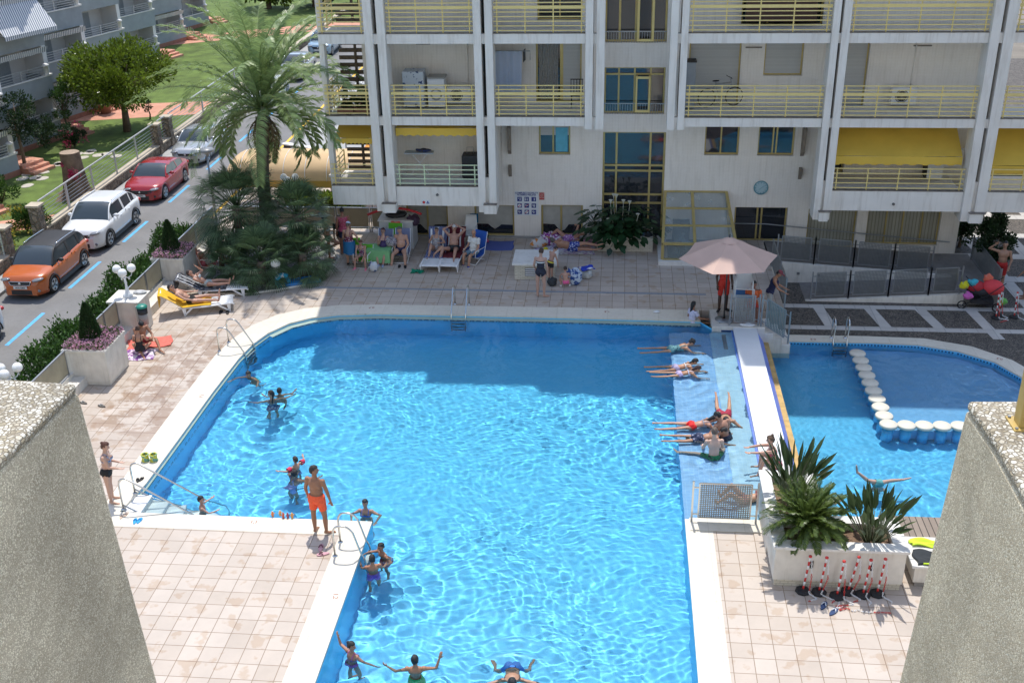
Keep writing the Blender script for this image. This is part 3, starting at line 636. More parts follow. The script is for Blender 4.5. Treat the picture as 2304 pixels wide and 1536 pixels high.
window(B2['d0'], [.5], 'glass', name='balcony_door'); window(B2['d4'], [.33, .66], 'glass', name='balcony_door'); window((7.42, 8.0, 2.62, 4.2), [], 'glass', name='balcony_door')
for px, py, w_ in ((952, 99, .5), (1696, 107, .55), (2076, 103, .6)): p = F(px, py, YW); part(MB().box(p.x-w_/2, p.x+w_/2, YW-.03, YW-.003, p.z-.02, p.z+.02), 'wall_vent', grime)
b = MB(); p = F(2062, 105, YW); b.tube([(p.x, YW-.03, 7.3), (p.x-.03, YW-.03, 5.0)], .02, 6); part(b, 'wall_pipe', stucco); b = MB(); b.tube([(F(1052, 100, YW).x, YW-.03, 7.3), (F(1055, 260, YW).x, YW-.03, 5.0)], .015, 6); part(b, 'wall_pipe', stucco)
for px, py in ((984, 438), (2010, 459)): p = F(px, py, YB); b = MB(); b.cyl((p.x, YB, p.z), (p.x, YB-.05, p.z), .045); b.cyl((p.x, YB-.045, p.z), (p.x, YB-.06, p.z), .03); part(b, 'drain_spout', M('dark_spout', (.15, .14, .13), .6, .2, 9))
# left end bay: dark wooden shutter doors, lattice
b = MB()
for z0, z1 in ((2.65, 4.7), (5.1, 7.4), (7.9, 10.2)):
    for i in range(9): b.box(-9.85, -8.95, 38.7, 38.75, z0+i*(z1-z0)/9, z0+(i+.55)*(z1-z0)/9)
    b.box(-9.3, -9.22, 38.66, 38.76, z0, z1)
part(b, 'slatted_screen', M('brown_shutter', (.11, .075, .05), .6, .2, 6))
b = MB(); b.box(-8.92, -8.80, 38.3, 38.36, 2.62, 10.2); part(b, 'door_frame', yfr)
# awnings
awn = M('yellow_awning', (.72, .48, .07), .75, .07, 1.5, bump=.1)
def awning(x0, x1, zt, zb, y0, y1, drop=.16, name='awning'):
    n = 60; b = MB()
    b.grid(lambda u, v: (x0+(x1-x0)*u, y0+(y1-y0)*v, zt+(zb-zt)*v+.015*math.sin(9*u)*v), n, 4)
    b.grid(lambda u, v: (x0+(x1-x0)*u, y1-.01, zb-v*(drop-.035*(1 if (int(u*n)//3) % 2 else 0))), n, 1, False)
    return part(b, name, awn)
awning(7.32, 11.50, 4.68, 3.72, 38.7, YB+.3, .30); awning(12.4, 17.4, 4.7, 3.45, 38.7, YB+.2, .3)
awning(-7.70, -4.84, 4.70, 4.58, 38.7, YB+.4, .28); awning(-9.9, -8.5, 4.72, 4.2, 38.7, YB+.4, .2)
# glazed sloping skylight over the basement stair
a = F(1497, 430, YW); c = F(1634, 430, YW); e = F(1493, 548, 36.5); x0, x1 = a.x, c.x
P = lambda u, v: Vector((x0-.12*v+(x1-x0+.34*v)*u, YW-.02+(36.5-YW+.02)*v, a.z+(e.z-a.z)*v))
b = MB()
for u in (0, .44, 1): b.beam(P(u, 0), P(u, 1), .1, .07)
for v in (0, .33, .66, 1): b.beam(P(0, v), P(1, v), .09 if v < 1 else .15, .06)
Q = lambda u, z: Vector((P(u, 1).x, 36.5, z))
for u in (0, .44, 1): b.beam(Q(u, .1), Q(u, e.z-.05), .1, .08)
b.beam(Q(0, .13), Q(1, .13), .14, .1)
b.beam(P(1, 1), (P(1, 1).x, YW, e.z), .08, .06); b.beam((P(1, 1).x, YW-.05, .1), (P(1, 0).x+.0, YW-.05, a.z), .08)
sk = part(b, 'skylight', yfr)
g2 = M('pale_glass', (.35, .42, .42), .12, .25, 2, alpha=.45, spec=.8)
mb = MB(); T = bld.location
mb.add([P(0, 0)-T, P(1, 0)-T, P(1, 1)-T, P(0, 1)-T], [(0, 3, 2, 1)]); mb.add([Q(0, .15)-T, Q(1, .15)-T, Q(1, e.z)-T, Q(0, e.z)-T], [(0, 1, 2, 3)]); mb.add([Q(1, .15)-T, Vector((P(1, 1).x, YW, .15))-T, Vector((P(1, 1).x, YW, e.z))-T, Q(1, e.z)-T], [(0, 1, 2, 3)]); mb.build('pane', g2, sk)
b = MB(); b.box(x0-.25, P(1, 1).x+.2, 36.28, 36.42, 0, .15); b.box(x0-.25, x0-.1, 36.42, YW, 0, .15); part(b, 'skylight_kerb', white)
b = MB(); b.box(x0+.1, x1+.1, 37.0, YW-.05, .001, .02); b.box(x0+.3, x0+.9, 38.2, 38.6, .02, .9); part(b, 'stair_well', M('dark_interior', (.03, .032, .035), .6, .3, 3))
# pale plinth line, ground floor ledge
b = MB(); b.box(-8.6, 1.5, YW-.12, YW-.002, 0, .05); part(b, 'plinth', M('plinth_grey', (.33, .32, .30), .8, .1, 4))
# fixed signs ------------------------------------------------------
navy = M('sign_navy', (.02, .035, .22), .5, .05, 4); sgw = M('sign_white', (.72, .74, .76), .5, .03, 4); red = M('sign_red', (.55, .03, .03), .5, .05, 4)
def rectpx(px0, py0, px1, py1, Y): a = F(px0, py0, Y); c = F(px1, py1, Y); return (a.x+0, c.x, c.z, a.z)
x0, x1, z0, z1 = rectpx(1158, 431, 1212, 485, YW-.02)
sg = thing('rules_sign', 'white pool rules board with nine blue pictograms between ground floor windows', 'sign', ((x0+x1)/2, YW-.03, z0))
W_, H_ = x1-x0, z1-z0
MB().box(-W_/2, W_/2, 0, .025, 0, H_).build('board', sgw, sg)
for i in range(3):
    for j in range(3):
        cx, cz = -W_*.30+i*W_*.30, H_*.15+(2-j)*H_*.27; q = W_*.095
        p = MB().box(cx-q, cx+q, -.006, .0, cz-q, cz+q).build('pictogram', navy, sg)
        m = MB(); k = (j*3+i)
        if k in (0, 1, 2, 5): m.ell((cx+(.02 if k else .04), -.009, cz+.04), (.014, .004, .014)); m.box(cx+.005, cx+.035, -.01, -.006, cz-.055, cz+.02)
        if k == 1: m.ell((cx-.045, -.009, cz+.05), (.015, .004, .015)); m.box(cx-.06, cx-.03, -.01, -.006, cz-.055, cz+.03)
        if k in (0, 8): m.obox((cx-.03, -.008, cz+.03), .03, .002, .008, (1, 0, .6), (0, 1, 0), (-.6, 0, 1))
        if k in (3, 7): m.lathe((0, 0, 0), [(0, 0), (0, 0)], 4) if False else m.ell((cx, -.008, cz), (q*.75, .003, q*.75), 16, 6)
        if k in (4, 5, 6, 8): m.obox((cx+.01, -.008, cz-.01), .045, .002, .012, (1, 0, .5), (0, 1, 0), (-.5, 0, 1)); m.ell((cx-.03, -.009, cz+.02), (.02, .003, .028))
        m.build('symbol', sgw, p)
        if k in (3, 4, 7): MB().obox((cx, -.014, cz), .085, .002, .008, (1, 0, .9), (0, 1, 0), (-.9, 0, 1)).build('bar', red, p)
text('COMPLEJO NOVELTY', .088, navy, 'lettering', sg, (0, -.008, H_*.915), (R_(90), 0, 0), True)
text('NORMAS PISCINA', .088, navy, 'lettering', sg, (0, -.008, H_*.835), (R_(90), 0, 0), True)
x0, x1, z0, z1 = rectpx(1213, 433, 1225, 450, YW-.02)
sg = thing('prohibition_sign', 'small red and white round prohibition notice right of rules board', 'sign', ((x0+x1)/2, YW-.02, z0)); W_, H_ = x1-x0, z1-z0
MB().box(-W_/2, W_/2, 0, .015, 0, H_).build('plate', M('sign_pink', (.55, .30, .27), .5, .1, 9), sg)
m = MB(); m.tube([(W_*.4*math.cos(t*math.tau/24), -.006, H_*.62+W_*.4*math.sin(t*math.tau/24)) for t in range(24)], .012, 6, closed=True); m.beam((-W_*.28, -.006, H_*.62+W_*.28), (W_*.28, -.006, H_*.62-W_*.28), .02, .01); m.box(-W_*.44, W_*.44, -.008, 0, .02, H_*.2); m.build('ring', red, sg)
x0, x1, z0, z1 = rectpx(949, 450, 968, 460, YB)
sg = thing('notice_plate', 'small white notice with red disc on the left balcony band', 'sign', ((x0+x1)/2, YB-.015, z0)); W_, H_ = x1-x0, z1-z0
MB().box(-W_/2, W_/2, 0, .014, 0, H_).build('plate', sgw, sg); MB().ell((-W_*.25, -.003, H_/2), (H_*.32, .005, H_*.32)).build('red_disc', red, sg); MB().box(W_*.05, W_*.42, -.004, 0, H_*.2, H_*.4).box(W_*.15, W_*.3, -.004, 0, H_*.45, H_*.8).build('blue_mark', navy, sg)
p = F(1712, 422, YW)
ck = thing('wall_clock', 'round pale blue wall clock above the ground floor door', 'clock', (p.x, YW-.002, p.z))
teal = M('clock_teal', (.08, .28, .34), .4, .05, 4)
m = MB(); m.ell((0, -.02, 0), (.24, .03, .24), 28, 6); m.build('dial', M('clock_face', (.38, .52, .56), .5, .03, 4), ck)
m = MB(); m.tube([(.245*math.cos(t*math.tau/40), -.03, .245*math.sin(t*math.tau/40)) for t in range(40)], .016, 6, closed=True); m.build('rim', teal, ck)
m = MB()
for k in range(12): a = k*math.tau/12; m.obox((.19*math.sin(a), -.052, .19*math.cos(a)), .008, .003, .026, (math.cos(a), 0, -math.sin(a)), (0, 1, 0), (math.sin(a), 0, math.cos(a)))
m.build('hour_mark', teal, ck)
for nm, a, L in (('hour_hand', R_(225), .10), ('minute_hand', R_(55), .17)): MB().beam((0, -.056, 0), (L*math.sin(a), -.056, L*math.cos(a)), .012, .006).build(nm, teal, ck)
# ================================================================= plants
def leafmat(name, col, var=.35, rough=.5, tr=.25):
    m = M(name, col, rough, 0, spec=.4); nt, b = nodes(m); L = nt.links.new
    g = nt.nodes.new('ShaderNodeNewGeometry'); mr = nt.nodes.new('ShaderNodeMapRange'); mr.inputs[3].default_value = 1-var; mr.inputs[4].default_value = 1+var
    L(g.outputs['Random Per Island'], mr.inputs[0])
    mx = nt.nodes.new('ShaderNodeMix'); mx.data_type = 'RGBA'; mx.blend_type = 'MULTIPLY'; mx.inputs[0].default_value = 1; mx.inputs[6].default_value = (*col, 1)
    L(mr.outputs[0], mx.inputs[7]); L(mx.outputs[2], b.inputs['Base Color'])
    t = nt.nodes.new('ShaderNodeBsdfTranslucent'); L(mx.outputs[2], t.inputs[0]); ms = nt.nodes.new('ShaderNodeMixShader'); ms.inputs[0].default_value = tr
    L(b.outputs[0], ms.inputs[1]); L(t.outputs[0], ms.inputs[2]); L(ms.outputs[0], nt.nodes['Material Output'].inputs[0])
    return m
ficus = leafmat('ficus_leaf', (.15, .21, .022), .6, .28); hedgem = leafmat('hedge_leaf', (.055, .12, .022), .5); darkl = leafmat('dark_leaf', (.022, .05, .015), .5)
cypm = leafmat('cypress_leaf', (.028, .065, .018), .5, .7, .1); palmm = leafmat('date_palm_leaf', (.25, .34, .13), .3, .4, .35); fanm = leafmat('fan_palm_leaf', (.10, .16, .075), .45, .5)
yucm = leafmat('yucca_leaf', (.06, .16, .04), .4); strm = leafmat('strelitzia_leaf', (.06, .095, .035), .4, .35); cycm = leafmat('cycad_leaf', (.10, .15, .03), .4, .4)
pinkf = leafmat('pink_flower', (.66, .38, .50), .35, .7); magf = leafmat('magenta_flower', (.60, .05, .16), .3, .7); yelf = leafmat('yellow_shrub_leaf', (.45, .36, .04), .35, .6)
dryl = leafmat('dry_palm_leaf', (.20, .14, .07), .4, .8); whitef = leafmat('white_flower', (.75, .73, .62), .1, .6, .3)
bark = M('bark', (.16, .11, .075), .95, .35, 4, bump=1, bscale=16); palmbark = M('palm_bark', (.14, .105, .08), .95, .4, 6, bump=1.2, bscale=14)
soil = M('soil', (.22, .14, .09), .95, .35, 6, bump=1, bscale=30)
def rv(): return Vector((random.gauss(0, 1), random.gauss(0, 1), random.gauss(0, 1))).normalized()
def leaf(b, p, d, L, w, nrm=None):
    """a small folded leaf: two quads"""
    d = Vector(d).normalized(); x = d.cross(nrm or rv()); x = x.normalized() if x.length > 1e-3 else basis(d)[0]; n = x.cross(d)
    b.add([p, p+d*L*.45+x*w/2+n*w*.15, p+d*L, p+d*L*.45-x*w/2+n*w*.15], [(0, 1, 2, 3)])
def crown(b, c, r, n, L=.14, w=.07, clumps=26, shell=.6, up=.35, squash=1):
    """leaves gathered in clumps over and through an ellipsoid"""
    c = Vector(c); cl = []
    for i in range(clumps):
        v = rv(); k = random.uniform(shell, 1.0); cl.append((c+Vector((v.x*r[0]*k, v.y*r[1]*k, v.z*r[2]*k)), v))
    for i in range(n):
        q, v = random.choice(cl); R = (r[0]+r[1]+r[2])/3*.30
        o = rv()*R*random.random()**.4; p = q+o
        d = (v*.5+o.normalized()*.6+rv()*.6+Vector((0, 0, up))); leaf(b, p, d, L*random.uniform(.6, 1.3), w*random.uniform(.7, 1.2))
def tree(name, label, base, h, r, n, mat, trunk_r=.16, group=None, L=.16, w=.09, clumps=40, cz=None, limbs=7):
    t = thing(name, label, 'tree', base, 0, group); cz = cz if cz is not None else h-r[2]*.9
    b = MB(); b.tube([(0, 0, 0), (.03, .02, cz*.35), (-.04, .03, cz*.7), (0, 0, cz)], [trunk_r*1.35, trunk_r, trunk_r*.85, trunk_r*.5], 10)
    for i in range(limbs):
        a = i*math.tau/limbs+random.uniform(-.3, .3); z = cz*random.uniform(.55, .85); e = Vector((math.cos(a)*r[0]*.7, math.sin(a)*r[1]*.7, cz+random.uniform(-.3, .5)*r[2]))
        s = Vector((0, 0, z)); b.tube([s, s.lerp(e, .5)+Vector((0, 0, -.1)), e], [trunk_r*.45, trunk_r*.3, trunk_r*.1], 6)
    b.build('trunk', bark, t)
    b = MB(); crown(b, (0, 0, cz), r, n, L, w, clumps); b.build('crown', mat, t); return t
# street-side ficus in the garden
def ficus_tree(label, px, py, h, rr, n, grp):
    g = G(px, py, ZL); return tree('ficus_tree', label, g, h, rr, n, ficus, .17, grp, .22, .12, 70)
g = G(287, 296, ZL)
t = ficus_tree('round glossy ficus tree standing alone on the lawn by the terracotta path', 287, 296, 4.6, (2.75, 2.7, 1.5), 15000, 'ficus trees'); t['group'] = 'ficus trees'
for i, (x, y, lb) in enumerate(((-27.5, 101, 'far ficus tree behind the palm, leftmost of the row'), (-23.6, 102, 'far ficus tree at the back, second from the left'), (-20, 103, 'far ficus tree at the back directly above the palm crown'), (-16.4, 102.5, 'far ficus tree at the back beside the pale building'), (-31.5, 100, 'far ficus tree behind the left apartments'))):
    tree('ficus_tree', lb, (x, y, ZL), 6.2, (2.7, 2.4, 2.5), 6500, ficus, .2, 'ficus trees', .42, .26, 60, cz=3.1)
# date palm
def frond(b, p0, az, el, L, droop, wl=.42, n=34, twist=0, lw=.030):
    """arching rachis with two rows of leaflets; returns points"""
    pts = []; p = Vector(p0); e = el; ds = L/12
    for i in range(13):
        pts.append(p.copy()); d = Vector((math.cos(az)*math.cos(e), math.sin(az)*math.cos(e), math.sin(e))); p = p+d*ds; e -= droop/12*(1+i/8)
    b.tube(pts, [.028*(1-i/14) for i in range(13)], 4)
    for i in range(n):
        t = .12+.88*i/n; k = t*12; j = min(int(k), 11); q = pts[j].lerp(pts[j+1], k-j); d = (pts[j+1]-pts[j]).normalized()
        side = d.cross(Vector((0, 0, 1))); side = side.normalized() if side.length > .05 else Vector((1, 0, 0)); upv = side.cross(d)
        l = wl*math.sin(math.pi*(.12+.80*t))**.7
        for s in (-1, 1):
            dd = (side*s*.85+d*.65+upv*(.30+.15*math.sin(i))+Vector((0, 0, -.12))).normalized()
            a = q; m = a+dd*l*.6; e2 = a+dd*l+Vector((0, 0, -l*.22)); ww = upv.cross(dd).normalized()*lw/2+upv*lw*.3
            b.add([a-ww*.6, m-ww, e2, m+ww, a+ww*.6], [(0, 1, 2, 3, 4)])
pg = G(626, 500, 0); pg = Vector((-12.72, 37.3, 0))
t = thing('date_palm', 'tall date palm with feathery grey green crown over the round planted bed', 'palm', pg)
top = F(588, 232, 37.9)-pg
b = MB(); pts = [(0, 0, 0), (.03, 0, 1.2), (.02, .1, 2.6), (top.x*.6, .3, 3.8), (top.x, top.y, top.z-.5)]
b.tube(pts, [.30, .24, .22, .22, .27], 14)
for i in range(120):                                  # leaf-base scars
    z = random.uniform(.1, top.z-.6); k = z/(top.z-.5); a = random.uniform(0, 6.28); r = .23; c = Vector((top.x*max(0, (k-.3))/.7*k, top.y*k*k, z))
    d = Vector((math.cos(a), math.sin(a), 0)); b.add([c+d*r+Vector((0, 0, -.05)), c+d*(r+.05)+Vector((-d.y*.06, d.x*.06, .03)), c+d*(r+.06)+Vector((0, 0, .08)), c+d*(r+.05)+Vector((d.y*.06, -d.x*.06, .03))], [(0, 1, 2, 3)])
b.build('trunk', palmbark, t)
for i in range(64):
    k = i/64; az = i*2.39996+random.uniform(-.2, .2); el = R_(88-112*k**1.15+random.uniform(-6, 6)); L = random.uniform(3.9, 4.9)*(1 if k < .7 else .66)
    if k > .72 and math.sin(az) < -.45: continue
    b = MB(); frond(b, top+Vector((math.cos(az)*.12, math.sin(az)*.12, -.35*k)), az, el, L, R_(40+34*random.random())*(.75+.45*k), .52, 66, lw=.036)
    b.build('frond', palmm, t)
for i in range(16):
    az = i*2.4; b = MB(); frond(b, top+Vector((math.cos(az)*.15, math.sin(az)*.15, -.5)), az, R_(-40-20*random.random()), random.uniform(1.0, 1.9), R_(45), .2, 14); b.build('dry_frond', dryl, t)
# fan palms (cluster), yucca
def fan(b, p, d, L, n=20, spread=2.3, r=.42, st_r=.012):
    p = Vector(p); d = Vector(d).normalized(); q = p+d*L; b.tube([p, q], st_r, 4)
    x, y, _ = basis(d)
    for i in range(n):
        a = (i/(n-1)-.5)*spread; dd = (d*math.cos(a)+x*math.sin(a)).normalized(); l = r*(.8+.2*math.cos(a))*random.uniform(.9, 1.05); w_ = x*math.cos(a)-d*math.sin(a)
        b.add([q, q+dd*l*.55+w_*.02+y*.01, q+dd*l+Vector((0, 0, -.25*l)), q+dd*l*.55-w_*.02+y*.01], [(0, 1, 2, 3)])
def fan_palm(label, x, y, h, r, n, mat=fanm, trunk=.13):
    t = thing('fan_palm', label, 'palm', (x, y, 0), random.uniform(0, 6), 'fan palms in the round bed')
    b = MB(); b.tube([(0, 0, 0), (.03, .02, h*.5), (0, 0, h)], [trunk*1.2, trunk, trunk*1.3], 10); b.build('trunk', palmbark, t)
    b = MB()
    for i in range(n):
        k = i/n; az = i*2.4+random.uniform(-.3, .3); el = R_(80-125*k); fan(b, (0, 0, h-.25*k), (math.cos(az)*math.cos(el), math.sin(az)*math.cos(el), math.sin(el)), r*random.uniform(.5, .85), 20, 2.6, r*.62)
    b.build('crown', mat, t)
    b = MB()
    for i in range(n//3):
        az = i*2.4; el = R_(-60-20*random.random()); fan(b, (0, 0, h-.3), (math.cos(az)*math.cos(el), math.sin(az)*math.cos(el), math.sin(el)), r*.5, 12, 2.0, r*.55)
    b.build('dry_skirt', dryl, t); return t
fan_palm('broad fan palm in front of the date palm trunk', -13.2, 35.7, 2.15, 1.45, 90)
fan_palm('fan palm with brown skirt at the right of the round bed', -11.1, 35.8, 1.9, 1.15, 54)
fan_palm('low fan palm at the right front edge of the round bed', -10.7, 34.7, .9, 1.05, 46)
fan_palm('low dark fan palm at the front of the round bed', -12.0, 34.1, .8, 1.15, 56)
fan_palm('low fan palm at the left front of the round bed', -13.1, 34.2, .6, .9, 36)
t = thing('yucca', 'bright green spiky yucca left of the fan palms', 'yucca', (-13.85, 35.2, 0))
b = MB(); b.tube([(0, 0, 0), (.05, 0, .5), (-.05, 0, 1.1)], [.12, .09, .08], 8); b.build('trunk', bark, t)
b = MB()
for c, n in (((-.05, 0, 1.15), 110), ((-.3, .1, .75), 60)):
    for i in range(n):
        az = i*2.4; el = R_(85-130*i/n); d = Vector((math.cos(az)*math.cos(el), math.sin(az)*math.cos(el), math.sin(el))); x = basis(d)[0]*.022; L = random.uniform(.45, .62); p = Vector(c)
        b.add([p-x, p+d*L*.5-x*1.3, p+d*L, p+d*L*.5+x*1.3, p+x], [(0, 1, 2, 3, 4)])
b.build('leaf_head', yucm, t)
# white pebble bed
pebm = pebble('white_pebbles', (.35, .34, .33), (.78, .77, .74), (.10, .10, .09), .07, .7, 1)
polysheet('pebble_bed', PEB, [], -.03, pebm, 'structure')
b = MB(); b.tube([(p[0], p[1], .0) for p in PEB], .05, 6, closed=True); st(b.build('bed_kerb', whitew))
# globe lamps
globe = M('milk_glass_globe', (.85, .85, .83), .15, 0, sub=0, coat=.3)
wiron = M('white_cast_iron', (.72, .72, .72), .4, .05, 9)
def globe_lamp(label, x, y, z, h, rz=0, grp='three globe lamps'):
    t = thing('globe_lamp', label, 'lamp', (x, y, z), rz, grp)
    MB().lathe((0, 0, 0), [(0, 0), (.16, 0), (.16, .04), (.09, .10), (.05, .22), (.035, .4), (.045, .45), (.03, .5), (.03, h-.28), (.05, h-.25), (.03, h-.2), (.0, h-.18)], 14).build('post', wiron, t)
    for k in range(3):
        a = k*math.tau/3+.5; d = Vector((math.cos(a), math.sin(a), 0)); c = Vector((0, 0, h-.3)); p = [c, c+d*.10+Vector((0, 0, -.06)), c+d*.2+Vector((0, 0, -.02)), c+d*.25+Vector((0, 0, .08))]
        ar = MB().tube(p, .014, 6).ell(c+d*.13+Vector((0, 0, -.1)), .03, 8, 5).lathe(c+d*.25+Vector((0, 0, .08)), [(.02, 0), (.05, .02), (.05, .04)], 10).build('arm', wiron, t)
        MB().ell(c+d*.25+Vector((0, 0, .22)), .135, 20, 12).build('globe', globe, t)
    return t
globe_lamp('white three globe lamp standing on the square pillar with the bin', -15.0, 30.2, 1.12, .95, .3)
p = G(20, 830, 1.6); globe_lamp('white three globe lamp at the left edge of the photo by the hedge', p.x-.05, p.y, .3, 1.35, .2)
p = F(650, 405, 39.0); globe_lamp('white three globe lamp behind the palms in front of the tan canopy', p.x, 39.0, 0, p.z+.15, .1)
p = G(335, 1540, 1.4); globe_lamp('cream three globe lamp beside the foreground pillar at the bottom edge', p.x-.22, p.y-.25, .0, 1.62, 1.0)
t = thing('path_light', 'round white disc lamp among the low fan palms', 'lamp', (-11.45, 33.95, 0)); MB().cyl((0, 0, 0), (0, 0, .6), .025).build('post', steel_d, t); MB().ell((0, 0, .75), (.17, .15, .17), 18, 10).build('globe', globe, t)
# pillar, planters with conical cypress, ledge and panels along the street side
def box_planter(label, x0, x1, y0, y1, h, tl):
    t = thing('planter', label, 'planter', ((x0+x1)/2, (y0+y1)/2, 0), 0, 'white planters along the street side'); hx, hy = (x1-x0)/2, (y1-y0)/2
    b = MB(); o, i = 1.05, .88
    b.box(-hx*.97, hx*.97, -hy*.97, hy*.97, 0, .09); b.box(-hx, hx, -hy, hy, .09, h-.06)
    b.build('box', whitew, t, bevel=.012)
    b = MB()
    for a, c, d, e in ((-hx*o, hx*o, -hy*o, -hy*i), (-hx*o, hx*o, hy*i, hy*o), (-hx*o, -hx*i, -hy*i, hy*i), (hx*i, hx*o, -hy*i, hy*i)): b.box(a, c, d, e, h-.058, h)
    b.build('rim', whitew, t); MB().box(-hx*i, hx*i, -hy*i, hy*i, h-.055, h-.03).build('soil', soil, t)
    c = thing('conical_cypress', tl[0], 'cypress', ((x0+x1)/2-.05, (y0+y1)/2, h-.03), 0, 'clipped cypresses')
    MB().cyl((0, 0, 0), (0, 0, .6), .03).build('trunk', bark, c)
    b = MB(); H = 1.1
    for k in range(5200):
        z = H*random.random()**1.1; r = .31*(1-z/H)**.75*(1 if z > .15 else .75+z)+.01; a = random.uniform(0, 6.28); rr = r*random.uniform(.75, 1.05); p = Vector((rr*math.cos(a), rr*math.sin(a), .06+z)); leaf(b, p, Vector((math.cos(a), math.sin(a), 1.6))+rv()*.5, .07, .03)
    b.build('crown', cypm, c)
    f = thing('flower_bed', tl[1], 'flowers', ((x0+x1)/2, (y0+y1)/2, h-.03), 0, 'pink flowers in the white planters')
    bm, bg = MB(), MB()
    for k in range(3800):
        a = random.uniform(-1, 1)*hx*1.02; d = random.uniform(-1, 1)*hy*1.02; z = .04+.16*random.random()*(1-.3*abs(a/hx)); (leaf(bm if random.random() < .62 else bg, Vector((a, d, z)), rv()+Vector((0, 0, 1)), .06, .05))
    bm.build('blossom', pinkf, f); bg.build('foliage', hedgem, f)
    return t
box_planter('square white planter with a cypress nearest the left foreground pillar', -15.35, -14.12, 26.44, 27.75, 1.1, ('slim pointed cypress in the planter nearest the foreground pillar', 'pink flowers around the slim cypress in the nearest planter'))
box_planter('square white planter with a cypress beside the two sunbathers', -15.55, -14.46, 33.4, 34.6, 1.1, ('rounded clipped cypress in the planter beside the sunbathers', 'faded pink flowers spilling over the planter beside the sunbathers'))
t = thing('lamp_pillar', 'square white pillar carrying a globe lamp beside the green lidded bin', 'pillar', (-15.0, 30.2, 0)); MB().box(-.46, .46, -.42, .42, 0, 1.06).build('shaft', whitew, t, bevel=.01); MB().box(-.52, .52, -.48, .48, 1.062, 1.12).build('cap', whitew, t, bevel=.01)
MB().ell((.28, .25, 1.16), (.22, .14, .05)).build('folded_cloth', M('grey_cloth', (.45, .45, .45), .9, .3, 12), t)
t = thing('low_wall', 'long low white ledge wall beside the street hedge', 'wall', (-15.1, 31, 0)); MB().box(-.28, .28, -22, 7.2, 0, .28).build('ledge', whitew, t); MB().box(-.13, -.05, -22, 7.2, .282, .40).build('coping', M('ledge_cap', (.66, .62, .55), .6, .08, 2), t)
pan = M('ochre_perforated_panel', (.36, .32, .22), .55, .12, 3, bump=.1); 
for (y0, y1, lb) in ((22.4, 24.2, 'perforated ochre panel in the ledge before the nearest planter'), (24.3, 26.3, 'perforated ochre panel touching the front of the nearest planter'), (27.9, 28.8, 'short perforated panel just behind the nearest planter'), (28.85, 29.75, 'short perforated panel ending at the lamp pillar'), (30.7, 32.0, 'perforated panel just behind the lamp pillar'), (32.05, 33.3, 'perforated panel ending at the planter by the sunbathers'), (34.8, 36.6, 'perforated ochre panel behind the planter by the sunbathers'), (36.7, 38.6, 'perforated ochre panel beside the yucca')):
    t = thing('fence_panel', lb, 'fence', (-15.22, (y0+y1)/2, .4), 0, 'perforated fence panels on the street ledge'); h = (y1-y0)/2
    MB().box(-.01, .01, -h+.04, h-.04, .06, .72).build('sheet', pan, t)
    b = MB(); b.box(-.025, .025, -h, h, .72, .76); b.box(-.02, .02, -h, h, .04, .07); b.box(-.02, .02, -h, -h+.04, -.1, .72); b.box(-.02, .02, h-.04, h, -.1, .72); b.build('frame', steel_d, t)
# hedge on the street side
t = thing('hedge', 'long leafy green hedge running behind the street side panels', 'hedge', (-15.95, 27, ZS))
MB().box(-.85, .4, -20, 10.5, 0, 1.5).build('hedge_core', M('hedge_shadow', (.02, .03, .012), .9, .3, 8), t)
b = MB()
for i in range(56000):
    y = random.uniform(-9, 11); h = 2.0+.22*math.sin(y*1.3)+.2*math.sin(y*3.1+1); s = random.random()
    if s < .62: p = Vector((random.uniform(-1.05, .55), y, h+random.gauss(0, .13)-.15*abs(random.gauss(0, 1)))); d = rv()+Vector((0, 0, 1.1))
    else: p = Vector((random.choice((-1.05, .55))+random.gauss(0, .07), y, random.uniform(.2, h))); d = rv()+Vector((math.copysign(1, p.x), 0, .6))
    leaf(b, p, d, random.uniform(.09, .17), .06)
b.build('foliage', hedgem, t)
# bin on the pillar
t = thing('litter_bin', 'grey litter bin with green lid on the white lamp pillar', 'bin', (-14.35, 29.62, .45))
MB().lathe((0, 0, 0), [(0, 0), (.13, 0), (.15, .36), (.14, .36)], 20).build('bucket', M('bin_grey', (.30, .28, .26), .45, .05, 3), t); MB().lathe((0, 0, .362), [(.15, 0), (.155, .17), (.12, .17)], 20).build('collar', black, t); MB().lathe((0, 0, .56), [(.165, 0), (.165, .04), (.12, .08), (0, .09)], 20).build('lid', M('bin_green', (.02, .22, .16), .4, .05, 3), t); MB().box(-.2, -.14, -.05, .05, .1, .6).build('bracket', steel_d, t)
